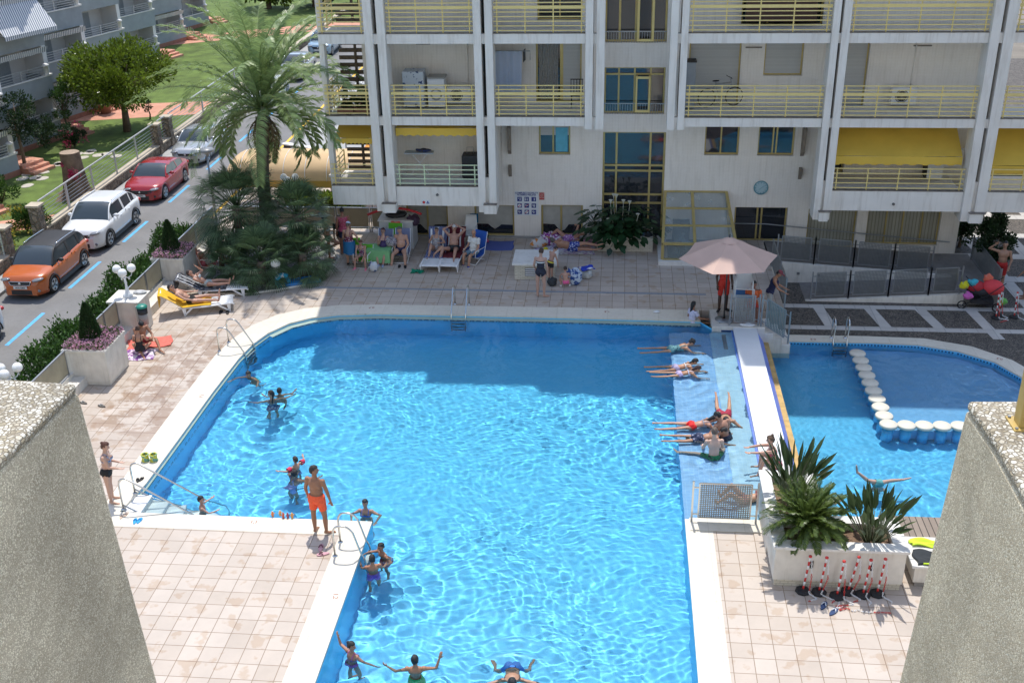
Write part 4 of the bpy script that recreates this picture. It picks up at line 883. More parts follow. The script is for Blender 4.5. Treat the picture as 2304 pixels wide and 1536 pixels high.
# street lamp
t = thing('street_lamp', 'grey street lamp post with flat round head at the yellow line', 'street lamp', (-17.56, 44.8, ZS+.1))
MB().tube([(0, 0, 0), (0, 0, 2.9)], [.06, .045], 12).build('pole', steel_d, t); MB().lathe((0, 0, 2.9), [(0, .0), (.06, 0), (.07, .1), (.30, .20), (.33, .25), (.28, .32), (.1, .36), (0, .37)], 22).build('lamp_head', M('lamp_grey', (.22, .23, .24), .4, .05, 4), t)
for x, y, lb in ((-13.4, 52.5, 'thin grey pole right of the black sign board'), (-14.7, 55.5, 'thin grey pole farther back by the pavement')):
    t = thing('signal_pole', lb, 'pole', (x, y, ZS+.1), 0, 'thin poles on the right pavement'); MB().cyl((0, 0, 0), (0, 0, 2.6), .04, .03).lathe((0, 0, 2.6), [(.03, 0), (.05, .03), (0, .07)], 8).build('pole', steel_d, t)
t = thing('sign_board', 'black leaning street board with white top edge by the canopy', 'sign', (-15.2, 50.6, ZS+.1), R_(-25)); MB().box(-.95, .95, -.05, .05, .3, 1.7).build('panel', M('board_black', (.03, .02, .025), .5, .1, 4), t); MB().box(-.98, .98, -.16, .16, 1.702, 1.76).build('top_edge', white, t); MB().box(-.9, -.82, -.05, .05, 0, .3).build('leg', steel_d, t); MB().box(.82, .9, -.05, .05, 0, .3).build('leg', steel_d, t)
# vaulted tan canopy over the side entrance
can = M('tan_canvas', (.64, .45, .25), .95, .08, 1.2, bump=.1); cand = M('ochre_canvas', (.52, .30, .06), .8, .08, 1.2)
t = thing('entrance_canopy', 'rounded tan canvas canopy with white seams behind the palms', 'canopy', (-12.75, 46.8, ZS+.1))
ax = -5.0; prof = [(math.cos(a), math.sin(a)) for a in [math.pi*k/16 for k in range(17)]]
def cp(u, v):
    x = -4.6+u*6.9; k = min(1, max(0, u/.16)); s = math.sqrt(max(0, 1-(1-k)**2)) if u < .16 else 1
    a = math.pi*v; hw = 1.35*(.55+.45*s); return (x, -math.cos(a)*hw, 1.6+1.0*math.sin(a)**.75*max(.05, s))
b = MB(); b.grid(cp, 40, 20); b.build('canvas', can, t)
b = MB(); 
for y in (-1.35, 1.35): b.grid(lambda u, v: (-4.05+u*6.35, y*1.003, 1.63-v*.32), 20, 1)
b.grid(lambda u, v: (-4.62+.55*abs(2*u-1)**3, -1.35+2.7*u, 1.62-v*.32), 12, 1); b.build('valance', cand, t)
for k in range(7):
    u = .13+k*.14; b = MB(); b.tube([Vector(cp(u, v/24))+Vector((0, 0, .012)) for v in range(25)], .018, 5); b.build('seam', white, t)
for x in (-3.9, -.4, 2.1):
    for y in (-1.3, 1.3): MB().cyl((x, y, 0), (x, y, 1.6), .04).build('post', steel_d, t)
# ground and hedges under the canopy, wall fence at the far side of the deck
tan = tiles('tan_paving', (.52, .44, .36), (.58, .5, .42), (.4, .33, .27), .25, .12, .01, .8)
b = MB(); b.box(-17.25, -6, 39.75, 49.5, ZS+.105, ZS+.12); st(b.build('tan_pavement', tan))
for i, (x0, x1, y, h, lb) in enumerate(((-14.3, -10.8, 44.7, 1.15, 'clipped bright green hedge under the canopy'), (-12.6, -8.0, 40.3, 1.1, 'low green hedge just behind the perforated rail'))):
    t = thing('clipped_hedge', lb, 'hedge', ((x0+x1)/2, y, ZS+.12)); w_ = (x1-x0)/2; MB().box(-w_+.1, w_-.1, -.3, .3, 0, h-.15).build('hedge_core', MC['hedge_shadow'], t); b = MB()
    for k in range(6000): leaf(b, Vector((random.uniform(-w_, w_), random.choice((-.4, .4, random.uniform(-.4, .4)))+random.gauss(0, .04), random.uniform(.1, h))) if random.random() < .5 else Vector((random.uniform(-w_, w_), random.uniform(-.4, .4), h+random.gauss(0, .06))), rv()+Vector((0, -.3, .7)), .15, .09)
    b.build('foliage', ficus if i == 0 else hedgem, t)
for i, x in enumerate((-14.9, -11.9)):
    t = thing('clay_pot', ('large terracotta pot left of the hedge under the canopy', 'large terracotta pot right of the canopy post')[i], 'pot', (x, 44.0, ZS+.12), 0, 'terracotta pots under the canopy'); MB().lathe((0, 0, 0), [(0, 0), (.3, 0), (.42, .5), (.46, .52), (.46, .6), (.38, .6), (.36, .5), (0, .48)], 18).build('pot', M('terracotta', (.28, .14, .09), .85, .12, 5), t)
mesh_m = M('perforated_tan_sheet', (.34, .29, .20), .6, .1, 40, bump=.3, bscale=120)
for i in range(5):
    x0 = -14.6+i*1.32; t = thing('mesh_railing', ('perforated tan rail panel at the far left corner of the deck', 'second perforated rail panel from the deck corner, behind the palms', 'middle perforated rail panel behind the palms', 'perforated rail panel behind the bikini woman', 'perforated rail panel next to the white cabinet')[i], 'railing', (x0+.65, 39.3, 0), 0, 'perforated rails at the far deck edge')
    MB().box(-.58, .58, -.01, .01, .18, .92).build('sheet', mesh_m, t); b = MB(); b.box(-.64, .64, -.025, .025, .92, .96); b.box(-.64, -.6, -.025, .025, 0, .92); b.box(.6, .64, -.025, .025, 0, .92); b.box(-.6, .6, -.02, .02, .14, .17); b.build('frame', steel_d, t)
# lawn: fence on stone wall, gate pier, stump, stepping stones, shrubs
stonew = pebble('rubble_stone', (.16, .12, .09), (.40, .32, .24), (.30, .26, .20), .22, .9, .9)
cap = M('stone_coping', (.50, .43, .33), .8, .12, 3); fmet = M('galvanised_rail', (.55, .56, .57), .4, .06, 4, metal=.4)
t = thing('garden_wall', 'low rubble stone wall with pale coping along the left pavement', 'wall', (-24.15, 40, ZS))
b = MB()
for y0, y1 in ((-40, -.9), (1.9, 60)): b.box(-.17, .17, y0, y1, 0, .55)
b.build('stone_course', stonew, t); b = MB()
for y0, y1 in ((-40, -.9), (1.9, 60)): b.box(-.2, .2, y0, y1, .552, .62)
b.build('coping', cap, t)
for i, (y, lb) in enumerate(((39.2, 'stone gate pier left of the orange car, near the gate opening'), (41.9, 'stone gate pier just behind the garden gate'), (55.0, 'stone pier of the fence, nearer of the pair by the silver car'), (56.6, 'stone pier of the fence, farther of the pair by the silver car'))):
    t = thing('gate_pier', lb, 'pier', (-24.15, y, ZS), 0, 'stone gate piers'); MB().box(-.22, .22, -.22, .22, 0, 1.65).build('shaft', stonew, t, bevel=.02); MB().box(-.28, .28, -.28, .28, 1.652, 1.74).build('cap', cap, t)
k = 0; NM = ['first', 'second', 'third', 'fourth', 'fifth', 'sixth', 'seventh', 'eighth', 'ninth', 'tenth']
for y0, y1 in ((30, 39), (42.2, 44.7), (44.7, 47.2), (47.2, 49.8), (49.8, 52.3), (52.3, 54.75), (55.3, 56.35), (56.9, 62), (62, 68), (68, 76)):
    t = thing('garden_fence', 'grey horizontal rail fence on the garden wall, %s section counted from the near end' % NM[k], 'fence', (-24.15, y0, ZS+.62), 0, 'rail fence sections on the garden wall'); k += 1; L = y1-y0
    for y in ([0.03, L-.03] if L > 4 or k == 2 else [0.03]): MB().box(-.035, .035, y-.03, y+.03, 0, 1.12).build('post', fmet, t)
    b = MB(); b.box(-.03, .03, 0, L, 1.122, 1.17); b.build('top_rail', fmet, t); 
    for i in range(6): MB().cyl((0, .06, .14+i*.155), (0, L-.06, .14+i*.155), .011, n=6).build('rail', fmet, t)
g = G(175, 440, ZL); t = thing('tree_stump', 'thick tall cut tree stump with flared base on the lawn', 'stump', g)
b = MB()
pr = [(.95, 0), (.72, .12), (.56, .4), (.50, .9), (.46, 1.5), (.44, 2.05), (.43, 2.08)]
vv = []; n = 26
for r, z in pr: vv += [(r*(1+(.18*math.sin(5*a)+.08*math.sin(9*a+1))*(1-z/2.6))*math.cos(a), r*(1+(.18*math.sin(5*a)+.08*math.sin(9*a+1))*(1-z/2.6))*math.sin(a), z) for a in [k*math.tau/n for k in range(n)]]
b.add(vv, [(i*n+k, i*n+(k+1) % n, (i+1)*n+(k+1) % n, (i+1)*n+k) for i in range(len(pr)-1) for k in range(n)], True); b.build('trunk', bark, t); MB().disc((0, 0, 2.07), .44).build('cut_face', M('cut_wood', (.34, .25, .18), .9, .2, 9), t)
f = thing('flower_cluster', 'magenta flowers hanging on the tall cut stump', 'flowers', g+Vector((.2, -.5, 1.15))); b = MB()
for k in range(260): leaf(b, Vector((random.gauss(0, .12), random.gauss(0, .03), random.gauss(0, .12))), rv()+Vector((0, -1, 0)), .06, .05)
for k in range(40): leaf(b, Vector((-.4+random.gauss(0, .04), .0, .45+random.gauss(0, .05))), rv()+Vector((0, -1, 0)), .06, .05)
b.build('blossom', magf, f)
st_m = M('stepping_stone', (.48, .44, .37), .85, .15, 4); k = 0
POS = [(62, 418), (80, 400), (95, 402), (50, 403), (63, 392), (84, 383), (98, 388), (78, 384), (110, 375), (132, 371), (134, 368), (200, 345), (187, 355), (220, 350), (205, 340), (175, 347), (240, 347), (262, 352)]
for i, (px, py) in enumerate(POS):
    g = G(px, py, ZL); n = 9; a0 = random.random(); t = MB(); t.prism([(g.x+.3*random.uniform(.8, 1.1)*math.cos(k*math.tau/n), g.y+.36*random.uniform(.8, 1.1)*math.sin(k*math.tau/n)) for k in range(n)], ZL-.02, ZL+.02)
    tag(t.build('stepping_stone', st_m), 'flat pale stepping stone sunk in the lawn around the stump', 'stepping stone', 'stepping stones in the lawn')
def shrub(name, label, x, y, z, r, n, mat, L=.1, w=.06, clumps=14, cat='shrub', fl=None):
    t = thing(name, label, cat, (x, y, z)); b = MB()
    for k in range(5): a = k*1.3; b.tube([(0, 0, 0), (math.cos(a)*r[0]*.4, math.sin(a)*r[1]*.4, r[2]*1.1)], [.025, .01], 5)
    b.build('stem', bark, t); b = MB(); crown(b, (0, 0, r[2]*1.05), r, n, L, w, clumps, .3); b.build('foliage', mat, t)
    if fl: b = MB(); crown(b, (0, 0, r[2]*1.2), r, n//6, L, w, clumps, .7); b.build('blossom', fl, t)
    return t
def sh(label, px, py, z, r, n, mat, **k): g = G(px, py, z); return shrub('shrub', label, g.x, g.y, z, r, n, mat, **k)
sh('yellow green rounded shrub behind the garden fence', 62, 520, ZL, (.85, .8, .5), 2600, hedgem, fl=yelf)
sh('loose green shrub at the left photo edge on the lawn', 5, 455, ZL, (1.0, 1.2, .7), 2600, hedgem, L=.16)
sh('dark flowering shrub beside the low balcony wall', 168, 330, ZL, (.7, .8, .6), 1800, darkl, fl=magf)
sh('dark shrub by the garden gate at the left edge', 8, 560, ZL, (.6, .6, .4), 900, hedgem, fl=yelf)
g = G(238, 255, ZL); shrub('shrub', 'green shrub growing in a large terracotta pot by the path', g.x, g.y, ZL+.5, (.55, .55, .6), 1500, hedgem, L=.14); t = thing('clay_pot', 'terracotta pot by the left building path', 'pot', (g.x, g.y, ZL)); MB().lathe((0, 0, 0), [(0, 0), (.28, 0), (.4, .5), (.44, .55), (.36, .55), (0, .5)], 16).build('pot', M('terracotta', (.28, .14, .09), .85, .12, 5), t)
tree('small_tree', 'small dark tree between the two nearest left balconies', G(58, 385, ZL), 3.9, (1.15, 1.2, 1.15), 3600, darkl, .08, None, .14, .07, 26)
tree('small_tree', 'pale leaved climber bush beside the second left balcony', G(155, 312, ZL), 2.9, (.7, .8, .9), 1800, hedgem, .06, None, .12, .06, 16)
tree('small_tree', 'tiny bare sapling on the lawn right of the ficus', G(338, 268, ZL), 1.1, (.25, .25, .35), 300, darkl, .04, None, .1, .05, 6)
sh('dark leafy mass under the first left balcony', 100, 330, ZL+.6, (1.2, 1.4, .7), 2400, darkl, L=.14)
# ================================================================= the stepped apartment house at the left
grey_p = M('blue_grey_parapet', (.30, .33, .345), .8, .08, 2, bump=.1); wallw = M('left_house_wall', (.74, .735, .72), .85, .04, 1)
stripa = tiles('striped_awning_cloth', (.72, .72, .70), (.72, .72, .70), (.16, .19, .26), .17, 50, .045, .8, 'XZ', bump=0, var=.05)
terr_b = M('terracotta_base', (.34, .15, .10), .85, .15, 5)
D_ = Vector((.31, .95, 0)).normalized(); N_ = Vector((.95, -.31, 0)).normalized()
UN = [(-29.28, 50.18), (-30.18, 56.75), (-30.79, 62.73), (-31.9, 70.3), (-32.9, 77.9), (-33.6, 85.0), (-28.2, 43.6), (-34.2, 92)]
LB = ['stepped white unit of the left apartments, its low wall cut by the photo edge', 'stepped white unit of the left apartments with the blue striped awning', 'stepped white unit of the left apartments behind the ficus crown', 'fourth stepped unit of the left apartments with a folded striped curtain', 'fifth stepped unit of the left apartments, partly behind the palm', 'sixth stepped unit of the left apartments at the back', 'nearest unit of the left apartments at the photo edge with a small striped awning', 'farthest stepped unit of the left apartments']
for k, (ux, uy) in enumerate(UN):
    t = thing('apartment_unit', LB[k], 'building', (ux, uy, ZL), 0, 'stepped units of the left apartments')
    O = Vector((0, 0, 0)); X = D_; Yv = -N_                          # X along front, Yv inwards
    def ob(b, a0, a1, c0, c1, z0, z1):
        c = X*((a0+a1)/2)+Yv*((c0+c1)/2)+Vector((0, 0, (z0+z1)/2)); b.obox(c, (a1-a0)/2, (c1-c0)/2, (z1-z0)/2, X, Yv); return b
    b = MB(); ob(b, -6.6, .25, 1.7, 9, -.3, 12.5); ob(b, -6.6, -3.75, .9, 1.71, -.3, 12.5); ob(b, .0, .28, .35, 1.71, -.3, 12.5); b.build('wall', wallw, t)
    ob(MB(), -3.7, 0, -.02, .14, 0, .28).build('base_course', terr_b, t)
    for j in range(5):
        z0 = (0.28, 2.4, 5.05, 7.7, 10.35)[j]; z1 = (1.05, 3.45, 6.1, 8.75, 11.4)[j]
        b = MB(); ob(b, -3.7, 0, 0, .12, z0, z1); ob(b, -.12, 0, .12, 1.7, z0, z1); ob(b, -3.7, -3.58, .12, .9, z0, z1)
        if j: ob(b, -3.58, -.12, .12, 1.7, z0, z0+.2)
        b.build('parapet', grey_p, t)
        b = MB(); ob(b, -3.74, .04, -.04, .16, z1+.002, z1+.06); ob(b, -.5, .05, -.06, .2, z1+.062, z1+.10); b.build('coping', white, t)
        b = MB()
        for i in range(4): ob(b, -3.7, -.3, .04, .07, z1+.15+i*.13, z1+.175+i*.13)
        for a in (-3.7, -2.0, -.45): ob(b, a, a+.05, .03, .08, z1+.06, z1+.58)
        b.build('railing', fmet, t)
        MB().lathe(X*-.25+Yv*.06+Vector((0, 0, z1+.1)), [(.13, 0), (.13, .4), (.2, .42), (.2, .5), (.1, .56), (0, .57)], 12).build('corner_post', white, t)
        b = MB(); ob(b, -2.9, -1.1, 1.66, 1.70, z0+.2, z0+2.2) if j else ob(b, -2.9, -1.1, 1.66, 1.70, .1, 2.1); b.build('balcony_door', M('left_house_shutter', (.30, .33, .35), .6, .1, 12), t)
        if j and (j+k) % 3 != 2:                                           # rolled striped awning valance
            b = MB(); n = 22
            b.grid(lambda u, v: tuple(X*(-3.65+3.6*u)+Yv*(-.16+.1*v)+Vector((0, 0, z0-.05-.28*v-.03*(int(u*n*2) % 2)*v))), n*2, 1, False); b.build('valance', stripa, t)
    if k == 1:
        b = MB(); b.grid(lambda u, v: tuple(X*(-3.6+3.5*u)+Yv*(.1-1.25*v)+Vector((0, 0, 7.6-1.5*v))), 4, 4); b.grid(lambda u, v: tuple(X*(-3.6+3.5*u)+Yv*(-1.16)+Vector((0, 0, 6.1-.2*v))), 4, 1); b.build('awning', stripa, t)
        for a in (-3.5, -.2): MB().beam(X*a+Vector((0, 0, 6.3)), X*a-Yv*1.14+Vector((0, 0, 6.1)), .03).build('awning_arm', fmet, t)
    if k == 6:
        b = MB(); b.grid(lambda u, v: tuple(X*(-3.0+3.1*u)+Yv*(.2-1.3*v)+Vector((0, 0, 2.9-.75*v))), 4, 4); b.grid(lambda u, v: tuple(X*(-3.0+3.1*u)+Yv*(-1.11)+Vector((0, 0, 2.15-.2*v))), 4, 1); b.build('awning', stripa, t)
    if k == 3:
        b = MB(); b.grid(lambda u, v: tuple(X*(-2.2+1.9*u+.35*v)+Yv*(-.06+.07*math.sin(u*50))+Vector((0, 0, 2.38-2.2*v))), 60, 4); b.build('striped_curtain', stripa, t)
    b = MB()                                                            # entrance steps
    for i in range(3): ob(b, .1+.0, 1.5, -.1-.35*i, 1.6-.35*i if not i else .25-.35*i, 0, .42-.14*i)
    b.build('entrance_steps', terra, t)
# ================================================================= cars
tyre = M('tyre_rubber', (.012, .012, .013), .8, .1, 9); rim = M('alloy_rim', (.48, .49, .50), .3, .05, 4, metal=.8); chrome = M('chrome', (.7, .7, .7), .12, 0, metal=1)
lampg = M('headlight_glass', (.20, .21, .23), .06, 0, coat=1); redl = M('tail_light', (.45, .02, .015), .15, 0, coat=1); cglass = M('car_glass', (.05, .065, .075), .05, 0, spec=.8); trimb = M('black_trim', (.025, .025, .027), .5, .05, 4)
platem = M('plate_white', (.70, .70, .68), .5, .05, 4)
def body_mesh(P, n=40):
    """P: dict of body stations -> lofted shell; x = width, y = length (front at -y)"""
    L, W, H, hood, belt = P['L'], P['W'], P['H'], P['hood'], P['belt']
    ws, wb, rt0, rt1, tail = P['ws'], P['wb'], P['roof0'], P['roof1'], P['tail']
    # upper outline z(y) of the lower body (belt surface)
    def belt_z(y):
        t = y/L
        if t < .04: return P['nose']*(1-(.04-t)/.04*.28)
        if t < ws: return P['nose']+(hood-P['nose'])*((t-.04)/(ws-.04))**.55
        if t < tail: return hood+(belt-hood)*min(1, (t-ws)/(tail-ws)*1.3)
        return belt-(belt-P['deck'])*((t-tail)/(1-tail))**.8
    def plan(y):
        t = y/L; w_ = W/2
        k = 1-.30*max(0, (.12-t)/.12)**2.0-.20*max(0, (t-.90)/.10)**2.0
        return w_*k*(1-.02*math.cos(t*math.tau))
    return belt_z, plan
def car(name, label, P, loc, rz=0, roofmat=None, paint=None, plate='', suv=False):
    t = thing(name, label, 'car', loc, rz, 'cars parked along the street'); L, W, H = P['L'], P['W'], P['H']; bz, pl = body_mesh(P); gz = P.get('clear', .22)
    wr = P.get('wr', .33); fy, ry = P['axf']*L, P['axr']*L
    NS = 56; b = MB(); rows = []
    for i in range(NS+1):
        y = L*i/NS; w_ = pl(y); z = bz(y); zb = gz
        for ay in (fy, ry):
            d = abs(y-ay)
            if d < wr+.07: zb = max(zb, math.sqrt(max(0, (wr+.07)**2-d*d))+wr*.92)
        zb = min(zb, z-.12); e = .12 if 0 < i < NS else .0
        sh_ = zb+(z-zb)*.72; t0 = y/L
        tuck = .05 if t0 < .03 or t0 > .97 else 0
        rows.append([(w_*.80, y, zb-.0), (w_*.965, y, zb), (w_*(1.0-tuck), y, zb+(z-zb)*.35), (w_*(1.0-tuck), y, sh_), (w_*.965, y, z-.055), (w_*.90, y, z-.008), (w_*.62, y, z+.018), (w_*.0, y, z+.028)])
    vv = []
    for r in rows: vv += [(-x, y-L/2, z) for x, y, z in r]+[(x, y-L/2, z) for x, y, z in reversed(r[:-1])]
    m = 15
    b.add(vv, [(i*m+k, (i+1)*m+k, (i+1)*m+k+1, i*m+k+1) for i in range(NS) for k in range(m-1)], True)
    b.add([vv[k] for k in range(m)], [tuple(range(m))]); b.add([vv[NS*m+k] for k in range(m)], [tuple(reversed(range(m)))])
    o = b.build('body', paint, t, fixn=True)
    # greenhouse
    ws, rf0, rf1, tl = P['ws']*L, P['roof0']*L, P['roof1']*L, P['tail']*L
    def gh(y):           # roof height & half width at y
        if y < rf0: k = (y-ws)/(rf0-ws); z = bz(ws)+(H-bz(ws))*math.sin(k*math.pi/2)**.95; 
        elif y < rf1: k = (y-rf0)/(rf1-rf0); z = H-.03*abs(k-.35)*2*P.get('drop', 1)
        else: k = (y-rf1)/(tl-rf1); zr = H-.03*1.3*P.get('drop', 1); z = zr+(bz(tl)-zr)*k**1.25
        return z
    rw, bw = P.get('rw', .70), .93
    def sect(y):
        z = gh(y); zb = bz(y)-.03; k = max(0, min(1, (z-zb)/(H-zb))); w0 = pl(y)*bw; w1 = w0+(pl(L*.5)*rw-w0)*k
        return zb, z, w0, w1
    ys = [ws+(tl-ws)*i/40 for i in range(41)]
    bs = {-1: MB(), 1: MB()}; g = MB(); rm = MB()
    for lo, hi, mbx in ((0, 1, None),):
        pass
    S = [sect(y) for y in ys]
    def P3(i, u):        # u 0 belt .. 1 roof edge .. then roof centre
        zb, z, w0, w1 = S[i]; return (w0+(w1-w0)*u, ys[i]-L/2, zb+(max(z-.05, zb)-zb)*u)
    pill = P['pillars']; 
    for i in range(40):
        f = (ys[i]+ys[i+1])/2; u1 = .93
        dst = g
        fr = (f-ws)/(tl-ws)
        if any(a < fr < c for a, c in pill) or S[i][1]-S[i][0] < .16: dst = None
        for s in (-1, 1):
            q = [P3(i, 0), P3(i+1, 0), P3(i+1, 1), P3(i, 1)]; q = [(x*s*(1.0 if dst is None else .985), y, z) for x, y, z in q]
            (dst or bs[s]).add(q if s > 0 else q[::-1], [(0, 1, 2, 3)], True)
            q0 = [P3(i, .92), P3(i+1, .92), P3(i+1, 1), P3(i, 1)]; q0 = [(x*s*1.004, y, z) for x, y, z in q0]; bs[s].add(q0 if s > 0 else q0[::-1], [(0, 1, 2, 3)], True)
        isr = rf0-.02 <= f <= rf1+.02; top = rm if isr else g
        za, zc = S[i][1], S[i+1][1]; wa, wc = S[i][3], S[i+1][3]
        N = 8
        vv = []
        for (yy, z, w_, zl) in ((ys[i], za, wa, max(za-.05, S[i][0])), (ys[i+1], zc, wc, max(zc-.05, S[i+1][0]))):
            for k in range(N+1):
                x = -1+2*k/N; ed = .94 if not isr else 1
                vv.append((w_*x, yy-L/2, zl+(z-zl)*(1-abs(x)**5)))
        top.add(vv, [(k, k+1, N+1+k+1, N+1+k) for k in range(N)], True)
        if not isr:          # body-coloured side frames of the screens
            for s in (0, N): pass
    [bs[s].build('window_frame', paint if not P.get('blackpillar') else trimb, t) for s in bs]; g.build('side_window', cglass, t)
    rm.build('roof', roofmat or paint, t)
    # screens edges: A pillars
    for s in (-1, 1):
        pts = []
        for i in range(0, 41):
            if ys[i] <= rf0+.02: pts.append((s*S[i][3]*.985, ys[i]-L/2, max(S[i][1]-.045, S[i][0]+.02)))
        MB().tube(pts, .032, 6).build('windscreen_pillar', paint if not P.get('blackpillar') else trimb, t)
    # wheels
    for y in (fy, ry):
        for s in (-1, 1):
            x = s*(W/2-.13); wl = thing.__wrapped__ if False else None
            w_ = MB().tube([(x-.10, y-L/2, wr), (x-.09, y-L/2, wr), (x+.09, y-L/2, wr), (x+.10, y-L/2, wr)], [wr*.9, wr, wr, wr*.9], 26).build('wheel', tyre, t)
            r = MB(); xo = x+s*.103; r.cyl((x+s*.06, y-L/2, wr), (xo-s*.012, y-L/2, wr), wr*.62, n=24)
            r.build('rim_well', trimb, w_)
            r = MB()
            for k in range(5):
                a = k*math.tau/5; d = Vector((0, math.cos(a), math.sin(a))); c = Vector((xo, y-L/2, wr)); r.beam(c, c+d*wr*.66, .075, .02, up=(1, 0, 0)); r.beam(c+Vector((0, -d.z, d.y))*.02, c+d*wr*.64+Vector((0, -d.z, d.y))*.06, .03, .02, up=(1, 0, 0))
            r.tube([(xo, y-L/2+wr*.67*math.cos(a), wr+wr*.67*math.sin(a)) for a in [k*math.tau/28 for k in range(28)]], .016, 6, closed=True); r.cyl((xo-.01, y-L/2, wr), (xo+.01*s, y-L/2, wr), .05); r.build('rim', rim, w_)
            if suv:
                a_ = MB(); pts = [(s*(W/2-.01), y-L/2+(wr+.075)*math.cos(q), wr*.92+(wr+.075)*math.sin(q)) for q in [math.pi*k/14 for k in range(15)]]; a_.tube(pts, .028, 6); a_.build('wheel_arch', trimb, t)
    b = MB(); b.box(-W/2*.86, W/2*.86, fy-L/2+.2, ry-L/2-.2, gz-.06, gz+.10) ; b.build('underbody', trimb, t)
    if suv:
        for s in (-1, 1): MB().box(s*W/2-.02, s*W/2+.012, fy-L/2+wr+.05, ry-L/2-wr-.05, gz-.02, gz+.14).build('sill', trimb, t)
    # front
    zn = P['nose']; yf = -L/2
    def fxy(x): return yf+.30*(abs(x)/(W/2))**2.4*.55
    def facef(x0, x1, z0, z1, out=.02):
        b = MB(); n = 10; b.grid(lambda u, v: (x0+(x1-x0)*u, fxy(x0+(x1-x0)*u)-out, z0+(z1-z0)*v), n, 1); b.grid(lambda u, v: (x0+(x1-x0)*u, fxy(x0+(x1-x0)*u)-out+(.06*v), z1), n, 1); return b
    facef(-P['gw'], P['gw'], zn-.24, zn-.10).build('grille', trimb, t)
    b = MB(); b.tube([(x, fxy(x)-.035, z) for x, z in ((-P['gw'], zn-.10), (-P['gw']*.85, zn-.24), (P['gw']*.85, zn-.24), (P['gw'], zn-.10))], .012, 6); b.tube([(x, fxy(x)-.03, zn-.095) for x in [-P['gw']+P['gw']*k/5 for k in range(11)]], .01, 6)
    b.build('grille_surround', chrome if suv or P.get('chrome') else trimb, t)
    facef(-.62, .62, gz+.02, gz+.20, .025).build('lower_intake', trimb, t)
    p = MB(); p.box(-.26, .26, yf-.045, yf-.03, zn-.38, zn-.27); p = p.build('number_plate', platem, t)
    if plate: text(plate, .085, trimb, 'plate_number', t, (0, yf-.047, zn-.355), (R_(90), 0, 0), True)
    MB().ell((0, yf-.035, zn-.16), (.055, .02, .05), 12, 8).build('badge', chrome, t)
    for s in (-1, 1):
        x = s*(W/2*.70); b = MB(); b.ell((x, fxy(x)+.10, zn-.07), (.20, .15, .065), 14, 8, X=(1, .45*s, .12), Y=(-.45*s, 1, 0)); b.build('headlight', lampg, t)
        MB().ell((s*W*.36, fxy(W*.36)-.01, gz+.16), (.075, .03, .06)).build('fog_light', lampg if suv else trimb, t)
        m_ = MB(); m_.ell((s*(W/2+.08), ws-L/2+.42, bz(ws)+.10), (.12, .075, .075), 12, 8); m_.beam((s*(W/2-.08), ws-L/2+.45, bz(ws)+.06), (s*(W/2+.04), ws-L/2+.43, bz(ws)+.09), .05); m_.build('wing_mirror', P.get('mirror') or paint, t)
        MB().ell((s*(W/2*.80), L/2-.09, P['deck']-.10), (.15, .10, .09)).build('tail_light', redl, t)
        for yy in (.47, .66) if not P.get('coupe') else (.52,): MB().box(s*(W/2)-.008, s*(W/2)+.022, yy*L-L/2, yy*L-L/2+.17, P['belt']-.17, P['belt']-.14).build('door_handle', P.get('handle') or paint, t)
        if P.get('rails'): MB().tube([(s*pl(L*.5)*rw*.93, y-L/2, gh(y)+.03) for y in [rf0+.1+(rf1-rf0-.1)*k/8 for k in range(9)]], .02, 6).build('roof_rail', chrome if P['rails'] == 1 else paint, t)
    for fr in ((.44,) if P.get('coupe') else (.40, .60)):      # door shut lines
        for s in (-1, 1): MB().box(s*W/2*.985-.004, s*W/2*1.0+.003, fr*L-L/2, fr*L-L/2+.012, gz+.15, bz(fr*L)-.05).build('door_gap', trimb, t)
    MB().box(-.45, .45, L/2-.02, L/2+.01, .5, .62).build('rear_plate', platem, t)
    return t
def pnt(n, c, metal=0, r=.25): return M(n, c, r, .02, 2, metal=metal, coat=.8)
SUV = dict(L=4.14, W=1.78, H=1.55, hood=1.0, nose=.86, belt=1.06, deck=.98, ws=.25, roof0=.43, roof1=.86, tail=.975, wb=.62, axf=.205, axr=.825, gw=.42, pillars=((.0, .10), (.46, .49), (.74, .80), (.93, 1.0)), blackpillar=1, rails=1, mirror=None, rw=.76)
SUV['mirror'] = trimb
o_ = pnt('orange_paint', (.52, .12, .022)); w_p = pnt('white_car_paint', (.78, .79, .80)); r_p = pnt('red_car_paint', (.34, .012, .016)); s_p = pnt('silver_car_paint', (.50, .51, .51), .5); b_p = pnt('pale_blue_paint', (.30, .42, .50), .4)
cx = -22.02
def put(P, yfront): return (cx+.0, yfront+P['L']/2, ZS)
car('suv_car', 'orange compact SUV with black roof parked along the kerb', SUV, (-21.95, 35.95+2.07, ZS), 0, roofmat=trimb, paint=o_, plate='0635 KMZ', suv=True)
SP = dict(SUV, L=4.48, W=1.855, H=1.64, hood=1.06, nose=.92, belt=1.12, deck=1.02, gw=.46, ws=.26, roof1=.78, tail=.955, pillars=((.0, .09), (.46, .49), (.72, .76), (.86, 1.0)), axf=.205, axr=.80, rails=2, mirror=w_p, blackpillar=0, clear=.24, wr=.35)
car('suv_car', 'white SUV parked behind the orange car', SP, (-21.90, 40.75+2.24, ZS), 0, paint=w_p, plate='4091 JKT', suv=True)
CO = dict(L=4.25, W=1.81, H=1.40, hood=.93, nose=.74, belt=1.0, deck=.92, ws=.29, roof0=.47, roof1=.74, tail=.97, wb=.6, axf=.20, axr=.81, gw=.55, pillars=((.0, .10), (.50, .53), (.78, 1.0)), coupe=1, rw=.74, drop=1.6, wr=.33, clear=.19)
car('coupe_car', 'red three door coupe parked behind the white SUV', CO, (-21.92, 47.1+2.12, ZS), 0, paint=r_p, plate='9330 FPX')
